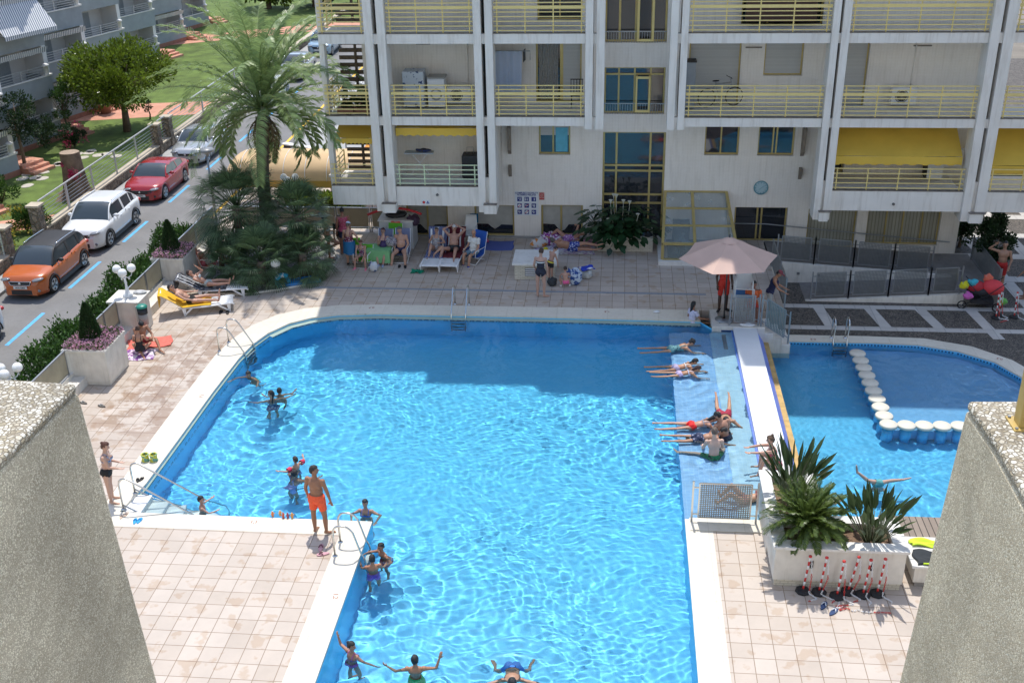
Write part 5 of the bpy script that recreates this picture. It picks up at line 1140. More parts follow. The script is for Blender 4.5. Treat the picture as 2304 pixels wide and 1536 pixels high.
SD = dict(L=4.57, W=1.77, H=1.46, hood=.98, nose=.80, belt=1.0, deck=.94, ws=.27, roof0=.44, roof1=.70, tail=.90, wb=.6, axf=.20, axr=.79, gw=.42, pillars=((.0, .08), (.50, .53), (.86, 1.0)), rw=.75, chrome=1, wr=.32, clear=.2)
car('sedan_car', 'silver saloon car parked behind the red coupe', SD, (-21.92, 53.0+2.28, ZS), 0, paint=s_p, plate='7154 DLW')
car('suv_car', 'white car cut by the left photo edge in front of the orange car', dict(SP, rails=0), (-21.98, 33.3-2.2, ZS), 0, paint=w_p, suv=True)
car('sedan_car', 'second pale saloon, farther up the street behind the palm fronds', dict(SD), (-21.95, 74.6, ZS), 0, paint=s_p)
car('hatchback_car', 'white car parked beyond the silver saloon, seen through the palm fronds', dict(CO, coupe=0), (-21.95, 67.6, ZS), 0, paint=w_p)
car('suv_car', 'light blue car beside the pale building corner at the back', dict(SUV, blackpillar=0, mirror=b_p), (-22.0, 82.5, ZS), 0, paint=b_p)
# red slatted steps / pergola and orange kiosk beyond the canopy
t = thing('slatted_stair', 'white and dark red slatted stair behind the palm crown', 'stairs', (-12.6, 57.5, ZS+.1), R_(-10)); sl_r = M('dark_red_slats', (.20, .035, .04), .6, .15, 6)
b = MB(); b2 = MB()
for k in range(11): b.box(-2.6, 2.6, k*.5, k*.5+.28, .15+k*.17, .30+k*.17); b2.box(-2.6, 2.6, k*.5+.28, k*.5+.5, .20+k*.17, .32+k*.17)
b.build('slat', sl_r, t); b2.build('tread', M('pale_tread', (.62, .55, .50), .8, .1, 4), t)
MB().beam((-2.7, 0, .9), (-2.7, 5.4, 2.7), .06).build('handrail', white, t); MB().beam((0, -.1, .9), (0, 5.4, 2.7), .06).build('handrail', white, t)
t = thing('orange_sunshade', 'orange fabric sunshade beside the pale building corner', 'sunshade', (-10.9, 50.5, ZS+.1)); b = MB(); b.grid(lambda u, v: (-1.2+2.4*u, -1.6+3.2*v, 2.2-.6*(1-u)+.06*math.sin(u*9)), 12, 6); b.build('fabric', M('orange_fabric', (.75, .26, .02), .8, .1, 2), t)
for x in (-1.1, 1.1): MB().cyl((x, -1.5, 0), (x, -1.5, 1.6 if x < 0 else 2.15), .03).build('pole', steel_d, t)
# ================================================================= people
def _cap(b, p, q, r0, r1, n=10):
    p = Vector(p); q = Vector(q); d = (q-p); L = d.length
    if L < 1e-5: b.ell(p, r0, n, 6); return
    x, y, z = basis(d); pts = []; rs = []
    for k in range(4): a = math.pi/2*(k/4); pts.append(p-z*r0*math.cos(a)); rs.append(max(r0*math.sin(a), 1e-3))
    pts.append(p); rs.append(r0); pts.append(q); rs.append(r1)
    for k in range(1, 5): a = math.pi/2*(k/4); pts.append(q+z*r1*math.sin(a)); rs.append(max(r1*math.cos(a), 1e-3))
    b.tube(pts, rs, n)
def _v(t, F_): return (F_[0]*t[0]+F_[1]*t[1]+F_[2]*t[2]).normalized()
SK = {}
def skin(c):
    k = 'skin_%d' % (int(sum(c)*1000)); 
    return M(k, c, .5, .08, 9, sub=.06)
def person(label, cat='person', loc=(0, 0, 0), rz=0, h=1.7, pose=None, sk=(.45, .25, .16), hair='short', hc=(.03, .02, .015), wear=(), fat=1., fem=False, rest='feet', extras=None, vox=.0125, group=None, face=None):
    """pose: body-frame directions (x = right, y = forward, z = up). wear: list of (kind, colour[, colour2])"""
    P = dict(torso=(0, 0, 1), head=(0, 0, 1), face=(0, 1, 0), fwd=(0, 1, 0), uaR=(.16, 0, -1), faR=(.08, .12, -1), uaL=(-.16, 0, -1), faL=(-.08, .12, -1),
             thR=(.05, 0, -1), shR=(0, 0, -1), thL=(-.05, 0, -1), shL=(0, 0, -1), ftR=(.2, 1, -.1), ftL=(-.2, 1, -.1), curl=.35)
    P.update(pose or {}); s = h/1.75; kid = h < 1.45
    hs = s*(1.0 if not kid else 1+.22*(1.45-h)/.5)       # bigger heads on children
    V = lambda k: Vector(P[k]).normalized()
    T = V('torso'); Fw = V('fwd'); Fw = (Fw-T*Fw.dot(T)).normalized(); Rt = Fw.cross(T).normalized()
    HD = V('head'); fc = V('face'); fc = (fc-HD*fc.dot(HD)).normalized(); hr = fc.cross(HD)
    pel = Vector((0, 0, 0)); nb = pel+T*.50*s; hd = nb+T*.05*s+HD*(.045*s+.115*hs)
    j = {}
    sw = .165 if fem else .185; hw = .095 if fem else .088
    b = MB(); S = []                                      # S: bones for clothing (name, a, b)
    f = fat
    # torso
    b.ell(pel+T*.02*s-Fw*.01*s, (.165*s*(f if f > 1 else 1), .115*s*f, .125*s), 16, 10, Rt, Fw, T)
    b.ell(pel+T*.19*s+Fw*.015*s*(f-1)*6, (.135*s*f*(.92 if fem else 1), .10*s*f**1.6, .17*s), 16, 10, Rt, Fw, T)
    b.ell(pel+T*.36*s, (.165*s*(.93 if fem else 1.02), .112*s*f**.7, .16*s), 16, 10, Rt, Fw, T)
    b.ell(pel+T*.455*s, (sw*.95*s, .065*s, .065*s), 14, 8, Rt, Fw, T)
    if fem:
        for q in (-1, 1): b.ell(pel+T*.345*s+Rt*.075*s*q+Fw*.085*s, .062*s*f, 12, 8)
    for q in (-1, 1): b.ell(pel-T*.03*s+Rt*.07*s*q-Fw*.055*s, (.085*s*f, .085*s*f, .09*s), 12, 8, Rt, Fw, T)
    _cap(b, nb-T*.05*s, hd-HD*.05*s, .058*s*f**.5, .052*s)
    # head with face
    b.ell(hd, (.076*hs, .095*hs, .112*hs), 18, 14, hr, fc, HD); b.ell(hd-HD*.05*hs+fc*.022*hs, (.058*hs, .068*hs, .066*hs), 14, 10, hr, fc, HD)
    _cap(b, hd+fc*.086*hs+HD*.012*hs, hd+fc*.108*hs-HD*.025*hs, .010*hs, .016*hs, 8)
    for q in (-1, 1): b.ell(hd+hr*.077*hs*q-HD*.008*hs-fc*.005*hs, (.012*hs, .02*hs, .032*hs), 8, 6, hr, fc, HD)
    b.ell(hd+fc*.083*hs-HD*.058*hs, (.026*hs, .012*hs, .011*hs), 8, 6, hr, fc, HD)
    S += [('torso', pel-T*.05*s, nb), ('head', hd-HD*.02*s, hd+HD*.02*s)]
    for q, sd in ((1, 'R'), (-1, 'L')):
        sh = nb-T*.045*s+Rt*sw*s*q; ua = V('ua'+sd); fa = V('fa'+sd); B = Matrix((Rt, Fw, T)).transposed() if False else None
        el = sh+ua*.285*s; wr_ = el+fa*.25*s
        _cap(b, sh, el, .050*s*f**.6, .038*s*f**.5); b.ell(sh, (.062*s, .058*s, .06*s), 12, 8); _cap(b, el, wr_, .039*s*f**.4, .025*s)
        # hand: palm, four fingers and a thumb
        hn = P.get('hand'+sd); hn = Vector(hn).normalized() if hn else fa; side = hn.cross(Fw if abs(hn.dot(Fw)) < .8 else T).normalized(); nr = side.cross(hn)
        b.ell(wr_+hn*.045*s, (.040*s, .016*s, .052*s), 10, 8, side, nr, hn)
        for i, (o, l) in enumerate(((-.030, .066), (-.010, .076), (.011, .072), (.030, .058))):
            r0 = wr_+hn*.088*s+side*o*s; c1 = (hn+nr*P['curl']*.8).normalized(); c2 = (hn+nr*P['curl']*2.2).normalized(); m_ = r0+c1*l*.55*s; _cap(b, r0, m_, .0098*s, .009*s, 6); _cap(b, m_, m_+c2*l*.5*s, .009*s, .0078*s, 6)
        _cap(b, wr_+hn*.03*s-side*.035*s, wr_+hn*.075*s-side*.066*s+nr*.012*s, .013*s, .0098*s, 6)
        hp = pel-T*.035*s+Rt*hw*s*q; th = V('th'+sd); shn = V('sh'+sd); kn = hp+th*.425*s; an = kn+shn*.40*s; ft = V('ft'+sd)
        _cap(b, hp, kn, .088*s*f**.8*(1.05 if fem else 1), .054*s*f**.5); mid = kn+shn*.12*s; _cap(b, kn, mid, .054*s*f**.5, .056*s*f**.4); _cap(b, mid, an, .056*s*f**.4, .036*s)
        toe = an+ft*.165*s; b.ell(an+shn*.02*s-ft*.02*s, (.038*s, .045*s, .04*s), 10, 8); _cap(b, an+shn*.035*s, toe+shn*.055*s, .034*s, .027*s); sdv = ft.cross(shn).normalized()
        for i in range(3): _cap(b, toe+shn*.055*s+sdv*(i-1)*.024*s, toe+ft*.035*s+shn*.06*s+sdv*(i-1)*.026*s, .014*s, .012*s, 6)
        S += [('ua'+sd, sh, el), ('fa'+sd, el, wr_+hn*.15*s), ('th'+sd, hp, kn), ('sh'+sd, kn, an), ('ft'+sd, an, toe)]
        j['wr'+sd] = wr_; j['el'+sd] = el; j['kn'+sd] = kn; j['an'+sd] = an; j['toe'+sd] = toe; j['hn'+sd] = hn
    tmp = b.build('body', skin(sk)); md = tmp.modifiers.new('r', 'REMESH'); md.mode = 'VOXEL'; md.voxel_size = vox*max(s, .62); md.use_smooth_shade = True
    ms = tmp.modifiers.new('s', 'SMOOTH'); ms.factor = .5; ms.iterations = 2
    dg = bpy.context.evaluated_depsgraph_get(); me = bpy.data.meshes.new_from_object(tmp.evaluated_get(dg)); bpy.data.objects.remove(tmp)
    n = len(me.vertices); co = np.empty(n*3, np.float32); me.vertices.foreach_get('co', co); co = co.reshape(-1, 3); no = np.empty(n*3, np.float32); me.vertices.foreach_get('normal', no); no = no.reshape(-1, 3)
    lo = co[:, 2].min(); dz = -lo if rest == 'feet' else float(rest)
    co[:, 2] += dz; me.vertices.foreach_set('co', co.ravel()); co[:, 2] -= dz
    me.polygons.foreach_set('use_smooth', [True]*len(me.polygons))
    root = thing('person', label, cat, loc, rz, group)
    me.materials.clear(); me.materials.append(skin(sk)); me.materials.append(M('eye_dark', (.03, .02, .02), .4, 0)); me.materials.append(M('lips', (.35, .12, .10), .5, 0))
    body = bpy.data.objects.new('body', me); C.objects.link(body); body.parent = root
    # nearest bone
    best = np.full(n, 1e9); lab = np.zeros(n, int); tt = np.zeros(n)
    wt = {'torso': .15, 'head': .10, 'ua': .045, 'fa': .035, 'th': .075, 'sh': .05, 'ft': .04}
    for i, (nm, a, c) in enumerate(S):
        a = np.array(a); c = np.array(c); d = c-a; L2 = d@d+1e-9; t = ((co-a)@d)/L2; tc = np.clip(t, 0, 1)
        ds = np.linalg.norm(co-a-tc[:, None]*d, axis=1)/(wt[nm if nm in wt else nm[:2]]*s)
        m = ds < best; best[m] = ds[m]; lab[m] = i; tt[m] = t[m]
    nms = [x[0] for x in S]; kind = np.array([x if x in ('torso', 'head') else x[:2] for x in nms])[lab]
    rel = co-np.array(pel); H = rel@np.array(T)/s; U = rel@np.array(Rt)/s; W_ = rel@np.array(Fw)/s
    rh = co-np.array(hd); hz = rh@np.array(HD)/hs; hy = rh@np.array(fc)/hs; hx = rh@np.array(hr)/hs; isH = kind == 'head'
    fv = np.array([list(p.vertices) for p in me.polygons]) if all(len(p.vertices) == 4 for p in me.polygons[:50]) else None
    nf = len(me.polygons); ls = np.empty(nf, int); me.polygons.foreach_get('loop_start', ls); lt = np.empty(nf, int); me.polygons.foreach_get('loop_total', lt); lv = np.empty(len(me.loops), int); me.loops.foreach_get('vertex_index', lv)
    f0 = lv[ls]; f2 = lv[ls+2]
    # eyes, mouth
    eye = isH & (np.abs(np.abs(hx)-.031) < .012) & (np.abs(hz-.010) < .008) & (hy > .055); lip = isH & (np.abs(hx) < .024) & (np.abs(hz+.058) < .008) & (hy > .06)
    mi = np.where(eye[f0], 1, np.where(lip[f0], 2, 0)); me.polygons.foreach_set('material_index', mi)
    recv(body)
    def shell(mask, off, name, mat, parent=root, jit=0, extra=None):
        ok = mask[f0] & mask[f2]
        ids = np.nonzero(ok)[0]
        if len(ids) < 3 and extra is None: return None
        used = np.unique(np.concatenate([lv[ls[i]:ls[i]+lt[i]] for i in ids])) if len(ids) else np.array([], int); rm_ = {int(u): k for k, u in enumerate(used)}
        o = off*(1+jit*np.sin(co[used, 0]*90+co[used, 2]*70)[:, None]) if jit else off
        vv = co[used]+no[used]*o; vv[:, 2] += dz
        mb = MB(); mb.v = [tuple(x) for x in vv]; mb.f = [tuple(rm_[int(u)] for u in lv[ls[i]:ls[i]+lt[i]]) for i in ids]; mb.s = [True]*len(ids); mb.m = [0]*len(ids)
        if extra: extra(mb)
        o_ = mb.build(name, mat, parent); recv(o_); return o_
    Z = Vector((0, 0, dz))
    # hair
    if hair and hair != 'bald':
        line = .045-.55*np.maximum(0, -hy)-.0*hz; lower = np.where(hy > .02, .052, np.where(hy > -.03, .005 if hair != 'short' else .02, -.07 if hair in ('long', 'bob', 'pony') else -.055))
        m = isH & (hz > lower) & (np.abs(hx) > -1)
        hm = M('hair_%d' % int(sum(hc)*1e4), hc, .5, .3, 40, bump=.5, bscale=120)
        def ex(mb):
            if hair == 'bun': mb.ell(hd+Z-fc*.085*hs+HD*.075*hs, .042*hs, 10, 8); mb.ell(hd+Z-fc*.05*hs+HD*.02*hs, (.07*hs, .06*hs, .075*hs), 12, 8, hr, fc, HD)
            if hair == 'topbun': mb.ell(hd+Z-fc*.05*hs+HD*.125*hs, .036*hs, 10, 8)
            if hair in ('long', 'pony'):
                k = 1 if hair == 'long' else .5; p0 = hd+Z-fc*.07*hs; mb.ell(p0-HD*.02*hs, (.075*hs*k, .045*hs, .08*hs), 12, 8, hr, fc, HD); g = Vector((0, 0, -1)) if T.z > .35 else -T
                _cap(mb, p0-HD*.04*hs, nb+Z-Fw*.085*s+g*.03*s, .055*hs*k, .042*s*k); _cap(mb, nb+Z-Fw*.085*s+g*.03*s, nb+Z-Fw*.105*s-T*.16*s, .042*s*k, .018*s)
        shell(m, .011 if hair == 'short' else .016, 'hair', hm, jit=.25, extra=ex)
    for wi in wear:
        kd, c1 = wi[0], wi[1]; c2 = wi[2] if len(wi) > 2 else None
        mt = M('cloth_%d_%d_%d' % tuple(int(x*999) for x in c1), c1, .75, .12, 30, bump=.15) if c1 is not None else None
        tor = kind == 'torso'; th = kind == 'th'
        if kd == 'trunks': L = wi[3] if len(wi) > 3 else .55; m = (tor & (H < .10)) | (th & (tt < L)); o = .016; nm = 'swim_shorts'
        elif kd == 'brief': m = (tor & (H < .07+.03*(np.abs(U) > .1))) | (th & (tt < .16-.9*np.maximum(0, np.abs(U)-.09)) & (H > -.16)); o = .007; nm = 'swim_briefs'
        elif kd == 'bra': m = tor & (((H > .285) & (H < .375) & (W_ > -.02)) | ((H > .30) & (H < .335)) | ((np.abs(np.abs(U)-.085) < .012) & (H > .335))); o = .008; nm = 'bikini_top'
        elif kd == 'suit': m = (tor & (H < .36-.10*(W_ < -.02)) & (H > -.2)) | (tor & (np.abs(np.abs(U)-.09) < .016)) | (th & (tt < .13) & (H > -.15)); o = .008; nm = 'swimsuit'
        elif kd == 'bandeau': m = (tor & (H < .40)) | (th & (tt < .13) & (H > -.15)); o = .008; nm = 'swimsuit'
        elif kd == 'shirt': m = (tor & (H > -.03) & (H < .50)) | ((kind == 'ua') & (tt < (wi[3] if len(wi) > 3 else .6))); o = .02; nm = 'shirt'
        elif kd == 'vest': m = (tor & (H > -.03) & (H < .47)); o = .018; nm = 'top'
        elif kd == 'belt': m = tor & (H > .02) & (H < .075); o = .02; nm = 'waistband'
        elif kd == 'trim': m = tor & (H > .325) & (H < .375); o = .011; nm = 'trim'
        elif kd == 'feet': m = (kind == 'ft') | ((kind == 'sh') & (tt > .93)); o = .009; nm = 'sandals'
        elif kd == 'cap': m = isH & (hz > .035-.3*np.minimum(0, hy)); o = .022; nm = 'cap'
        elif kd == 'glasses': m = isH & (hy > .05) & (np.abs(hz-.012) < .017) & (np.abs(hx) < .066); o = .008; nm = 'sunglasses'
        elif kd == 'goggles': m = isH & (np.abs(hz-.02) < .018); o = .014; nm = 'goggles'
        elif kd == 'armband': m = (kind == 'ua') & (tt > .25) & (tt < .8); o = .038; nm = 'armbands'
        elif kd == 'float': m = tor & (H > .05) & (H < .3) & (W_ < -.04); o = .05; nm = 'back_float'
        elif kd == 'towel':                               # cloth wrapped round hips and thighs
            lo_, hi_ = .10, -.40; mb = MB(); mb.grid(lambda u, v: tuple(Vector(pel)+Z+T*(lo_-.02)*s+Rt*(.185+.03*v)*s*f*math.cos(u*math.tau)+Fw*(.15+.03*v)*s*f*math.sin(u*math.tau)+T*(-(.5+.03*math.sin(u*9))*v)*s+Fw*.01*math.sin(u*40)*v), 48, 8); o2 = mb.build('wrapped_towel', mt, root); recv(o2); continue
        if wi[0] == 'cap' and True:
            def ex(mb): mb.obox(hd+Z+fc*.13*hs+HD*.05*hs, .055*hs, .055*hs, .006, hr, fc, HD)
            shell(m, o, nm, mt, extra=ex)
        else:
            g_ = shell(m, o, nm, mt)
            if g_ is not None and c2 is not None:        # printed pattern in the cloth itself
                mp = M('print_%d_%d' % (int(sum(c1)*999), int(sum(c2)*999)), c1, .75, 0); nt, bs = nodes(mp)
                if not mp.get('done'):
                    vo = nt.nodes.new('ShaderNodeTexVoronoi'); vo.inputs['Scale'].default_value = 16; tc = nt.nodes.new('ShaderNodeTexCoord'); nt.links.new(tc.outputs['Object'], vo.inputs['Vector']); mr = nt.nodes.new('ShaderNodeMapRange'); mr.inputs[1].default_value = .35; mr.inputs[2].default_value = .42; nt.links.new(vo.outputs[0], mr.inputs[0])
                    mx = nt.nodes.new('ShaderNodeMix'); mx.data_type = 'RGBA'; mx.inputs[6].default_value = (*c2, 1); mx.inputs[7].default_value = (*c1, 1); nt.links.new(mr.outputs[0], mx.inputs[0]); nt.links.new(mx.outputs[2], bs.inputs['Base Color']); mp['done'] = 1
                g_.data.materials[0] = mp
    return root
# pose library (body frame)
SIT = dict(thR=(.12, 1, -.02), thL=(-.12, 1, -.02), shR=(.05, .1, -1), shL=(-.05, .1, -1), torso=(0, -.18, 1))
LEAN = dict(torso=(0, -.75, .75), head=(0, -.55, .85), face=(0, .9, .5), thR=(.08, 1, .12), thL=(-.08, 1, .12), shR=(0, 1, -.15), shL=(0, 1, -.15), ftR=(.2, .2, 1), ftL=(-.2, .2, 1))
PRONE = dict(torso=(0, .97, .22), fwd=(0, .22, -1), head=(0, .7, .75), face=(0, .8, -.3), thR=(.12, -1, 0), thL=(-.12, -1, 0), shR=(.05, -1, .05), shL=(-.05, -1, .05), ftR=(0, -1, .1), ftL=(0, -1, .1), uaR=(.4, .8, -.7), uaL=(-.4, .8, -.7), faR=(.1, 1, -.1), faL=(-.1, 1, -.1))
SWIM = dict(torso=(0, .5, .85), fwd=(0, .85, -.5), head=(0, .2, 1), face=(0, 1, .1), thR=(.15, -.6, -1), thL=(-.15, -.2, -1), shR=(0, -.9, -.6), shL=(0, -.9, -.6), uaR=(.9, .5, .0), uaL=(-.9, .5, .0), faR=(.4, 1, -.1), faL=(-.4, 1, -.1))
WADE = dict(uaR=(.8, .3, -.5), uaL=(-.8, .3, -.5), faR=(.5, .7, .1), faL=(-.5, .7, .1), thR=(.1, .15, -1), thL=(-.1, .1, -1))
def mix(*d):
    r = {}
    for x in d: r.update(x)
    return r
# ================================================================= who is there (survey pixels -> ground points)
TAN, FAIR, BRN, DRK, PINKS = (.40, .20, .12), (.56, .34, .25), (.33, .16, .09), (.14, .07, .045), (.52, .28, .20)
BLK = (.012, .012, .014); NAVY = (.015, .02, .07); WHT = (.72, .72, .72)
def g(px, py, z=0): return G(px, py, z)
D = R_
# rz: direction the person faces: 0 = away from the viewer (+Y), 180 = towards the viewer, -90 = to the right (+X), 90 = left
person('standing man in orange shorts seen from behind at the pool corner', loc=g(722, 1200), rz=D(-14), h=1.76, sk=(.34, .165, .095), fat=1.14, wear=[('trunks', (.95, .13, .045), None, .62)],
       pose=dict(face=(.95, .5, 0), uaL=(-.30, .05, -1), faL=(.02, .25, -1), uaR=(.34, 0, -1), faR=(.14, .15, -1), ftR=(.8, .8, -.1), thR=(.13, .03, -1), thL=(-.10, 0, -1)), vox=.011)
person('woman in dark bikini bottom resting a hand on the pool stair rail', loc=g(255, 1128), rz=D(-82), h=1.60, fem=True, fat=1.16, sk=FAIR, hair='bun', hc=(.10, .035, .02), wear=[('brief', BLK), ('bra', (.30, .42, .60), (.10, .12, .25))], pose=dict(torso=(0, .08, 1), uaL=(-.15, .05, -1), faL=(.2, .9, -.15), uaR=(.1, .35, -1), faR=(.05, 1, -.12), ftR=(.1, 1, -.1), thL=(-.05, -.08, -1), head=(0, .25, 1), face=(0, 1, -.3)), vox=.011)
person('slim woman in black one piece swimsuit standing with back to viewer', loc=g(1217, 668), rz=D(-8), h=1.68, fem=True, sk=(.50, .30, .23), hair='short', hc=(.05, .028, .018), wear=[('bandeau', (.02, .022, .04)), ('trim', WHT)], pose=dict(uaL=(-.28, .1, -1), faL=(.1, .5, -.6), uaR=(.2, 0, -1), faR=(.05, .1, -1), ftR=(.9, .6, -.1), ftL=(-.3, 1, -.1), head=(.1, .3, 1)))
person('boy in black and yellow trunks looking down beside the black swimsuit woman', loc=g(1239, 634), rz=D(-50), h=1.28, sk=(.46, .26, .19), hc=(.03, .02, .015), wear=[('trunks', BLK, None, .4), ('belt', (.65, .5, .05))], pose=dict(torso=(.05, .25, 1), head=(0, .8, .6), face=(0, .5, -1), uaR=(.15, .3, -1), uaL=(-.15, .2, -1)))
person('small child in pink bottoms crouching by the blue printed bag', loc=g(1273, 648), rz=D(10), h=1.05, sk=(.50, .28, .20), hc=(.04, .025, .018), wear=[('brief', (.75, .12, .28)), ('feet', WHT)], pose=dict(torso=(0, .35, 1), thR=(.35, .85, .25), thL=(-.35, .85, .25), shR=(0, -.45, -1), shL=(0, -.45, -1), uaR=(.3, .6, -.7), uaL=(-.3, .7, -.6), head=(0, .5, 1), face=(0, 1, -.5)))
person('man in blue and white checked shorts lying on his side by the white box', loc=g(1285, 575)+Vector((0, 0, 0)), rz=D(90), h=1.8, sk=(.38, .20, .13), fat=1.15, hair='short', hc=(.08, .07, .06), wear=[('trunks', (.02, .04, .25), (.45, .5, .65), .55)], rest='feet', pose=dict(torso=(-.15, .97, .30), fwd=(1, .1, .35), head=(-.1, .8, .7), face=(.8, .3, .3), thR=(.12, -1, .12), thL=(0, -1, -.02), shR=(-.1, -1, -.12), shL=(-.1, -1, .0), ftR=(0, -.9, .3), ftL=(0, -.9, .3), uaL=(.4, .5, -1), faL=(.2, 1, -.1), uaR=(.6, .5, -.5), faR=(-.1, 1, .6)))
person('grey haired woman in violet swimsuit lying behind the checked shorts man', loc=g(1275, 552), rz=D(-95), h=1.62, fem=True, fat=1.1, sk=(.42, .22, .15), hair='bob', hc=(.35, .31, .25), wear=[('suit', (.30, .12, .36), (.6, .45, .6))], pose=dict(torso=(.1, .95, .35), fwd=(1, 0, .4), head=(0, .8, .6), face=(.8, .3, .2), thR=(0, -.6, .5), shR=(0, -.6, -.6), thL=(.1, -1, 0), shL=(0, -1, .0), uaR=(-.3, .3, 1), faR=(-.6, -.3, -.2), uaL=(.3, .5, -1), faL=(0, 1, 0)))
# left group by the white cabinet
person('bikini woman standing on one leg with a knee on the green chair', loc=g(745, 583)+Vector((0, -.1, 0)), rz=D(-75), h=1.62, fem=True, sk=(.30, .14, .085), hair='bun', hc=BLK, wear=[('brief', BLK), ('bra', WHT, BLK)], pose=dict(torso=(0, -.12, 1), thL=(-.05, -.05, -1), thR=(.1, .9, -.45), shR=(0, -.9, -.35), ftR=(0, -1, -.3), uaR=(.5, -.3, -.8), faR=(-.4, .7, -.2), uaL=(-.1, .3, -.9), faL=(0, 1, -.1), face=(.1, 1, 0)))
person('woman in white cap with blue towel round her waist', loc=g(790, 597), rz=D(-5), h=1.60, fem=True, fat=1.22, sk=(.48, .27, .19), hair='short', hc=(.1, .08, .06), wear=[('suit', (.16, .03, .06), (.5, .4, .45)), ('towel', (.015, .14, .32)), ('cap', (.55, .65, .80)), ('feet', BLK)], pose=dict(uaR=(.7, -.1, -.8), faR=(-.2, .5, -.7), uaL=(-.3, .2, -1), faL=(0, .4, -1), head=(0, .3, 1)))
person('tanned man in a red vest standing behind the white cap woman', loc=g(778, 572), rz=D(20), h=1.75, fat=1.1, sk=(.33, .15, .10), hc=BLK, wear=[('vest', (.45, .06, .12), (.5, .15, .2)), ('trunks', NAVY, None, .6)], pose=dict(head=(0, .3, 1)))
person('seated dark suited figure partly hidden behind the red vest man', loc=g(768, 560)+Vector((0, .1, 0)), rz=D(-150), h=1.7, sk=DRK, hc=BLK, wear=[('shirt', BLK)], pose=mix(SIT), rest=.48)
person('girl in patterned swimsuit sitting bent forward in pink shoes', loc=g(817, 600)+Vector((0, .12, 0)), rz=D(172), h=1.42, fem=False, sk=(.46, .26, .19), hair='bob', hc=(.12, .05, .03), wear=[('suit', (.18, .05, .14), (.6, .6, .65)), ('feet', (.8, .22, .32))], pose=mix(SIT, dict(torso=(0, .35, 1), thR=(.35, 1, -.1), thL=(-.35, 1, -.1), uaR=(.1, .5, -1), uaL=(-.1, .5, -1), faR=(-.35, .4, -1), faL=(.35, .4, -1), head=(-.2, .5, 1), face=(-.3, .8, -.6))), rest=.42)
person('woman in navy swimsuit and sunglasses sitting with a hand at her mouth', loc=g(863, 590)+Vector((0, .15, 0)), rz=D(176), h=1.66, fem=True, fat=1.2, sk=(.50, .29, .21), hair='pony', hc=(.06, .02, .018), wear=[('suit', (.05, .03, .11)), ('glasses', BLK), ('feet', (.30, .36, .50))], pose=mix(SIT, dict(uaR=(.1, .3, -1), faR=(-.5, .7, .8), uaL=(-.2, .1, -1), faL=(0, .5, -.8), shR=(-.15, .25, -1), shL=(.15, .25, -1))), rest=.44, vox=.011)
person('bare chested older man in navy briefs sitting with knees apart', loc=g(902, 590)+Vector((0, .2, 0)), rz=D(178), h=1.78, fat=1.22, sk=(.50, .26, .18), hair='short', hc=(.12, .11, .10), wear=[('brief', NAVY)], pose=mix(SIT, dict(thR=(.32, 1, -.08), thL=(-.32, 1, -.08), shR=(.12, .3, -1), shL=(-.05, .3, -1), uaR=(.25, .15, -1), uaL=(-.25, .15, -1), faR=(-.25, .8, -.5), faL=(.25, .8, -.5), head=(.2, .3, 1), face=(.4, 1, -.3))), rest=.44, vox=.011)
# loungers in the shade
person('woman in pale swimsuit reclining on a white lounger with knees up', loc=g(983, 583), rz=D(178), h=1.60, fem=True, fat=1.15, sk=(.44, .25, .17), hair='short', hc=(.09, .055, .03), wear=[('suit', (.36, .34, .33), (.25, .22, .24)), ('glasses', (.2, .1, .08))], pose=dict(torso=(0, -.45, 1), head=(0, .1, 1), face=(0, 1, -.3), thR=(.1, .8, .62), shR=(.15, .55, -.9), thL=(-.5, .75, .5), shL=(.75, .6, -.6), uaR=(.5, .1, -.9), faR=(-.3, .7, .1), uaL=(-.5, .1, -.9), faL=(.5, .7, .2)), rest=.43)
person('older man on a dark towel lounger with both hands behind his head', loc=g(1022, 583), rz=D(178), h=1.78, fat=1.2, sk=(.42, .23, .16), hair='short', hc=(.55, .52, .48), wear=[('trunks', (.02, .022, .026), None, .35)], pose=dict(torso=(0, -.5, 1), head=(0, 0, 1), face=(0, 1, .1), uaR=(.75, -.1, .75), faR=(-.85, -.2, .35), uaL=(-.75, -.1, .75), faL=(.85, -.2, .35), thR=(.55, .8, .3), shR=(.15, .8, -.65), thL=(-.1, .9, .25), shL=(0, .8, -.5)), rest=.43)
person('old man in white shirt sitting in a low chair with blue slippers', loc=g(1066, 592)+Vector((0, .15, 0)), rz=D(150), h=1.70, fat=1.1, sk=(.46, .25, .16), hair='bald', wear=[('shirt', (.66, .65, .61)), ('trunks', (.14, .22, .28), None, .8), ('feet', (.03, .06, .35))], pose=mix(SIT, dict(torso=(0, -.1, 1), head=(-.1, .3, 1), face=(-.3, 1, -.4), uaR=(.1, .4, -1), faR=(-.1, 1, -.3), uaL=(-.2, .3, -1), faL=(0, .9, -.5), shR=(0, .15, -1), shL=(0, .3, -1))), rest=.42)
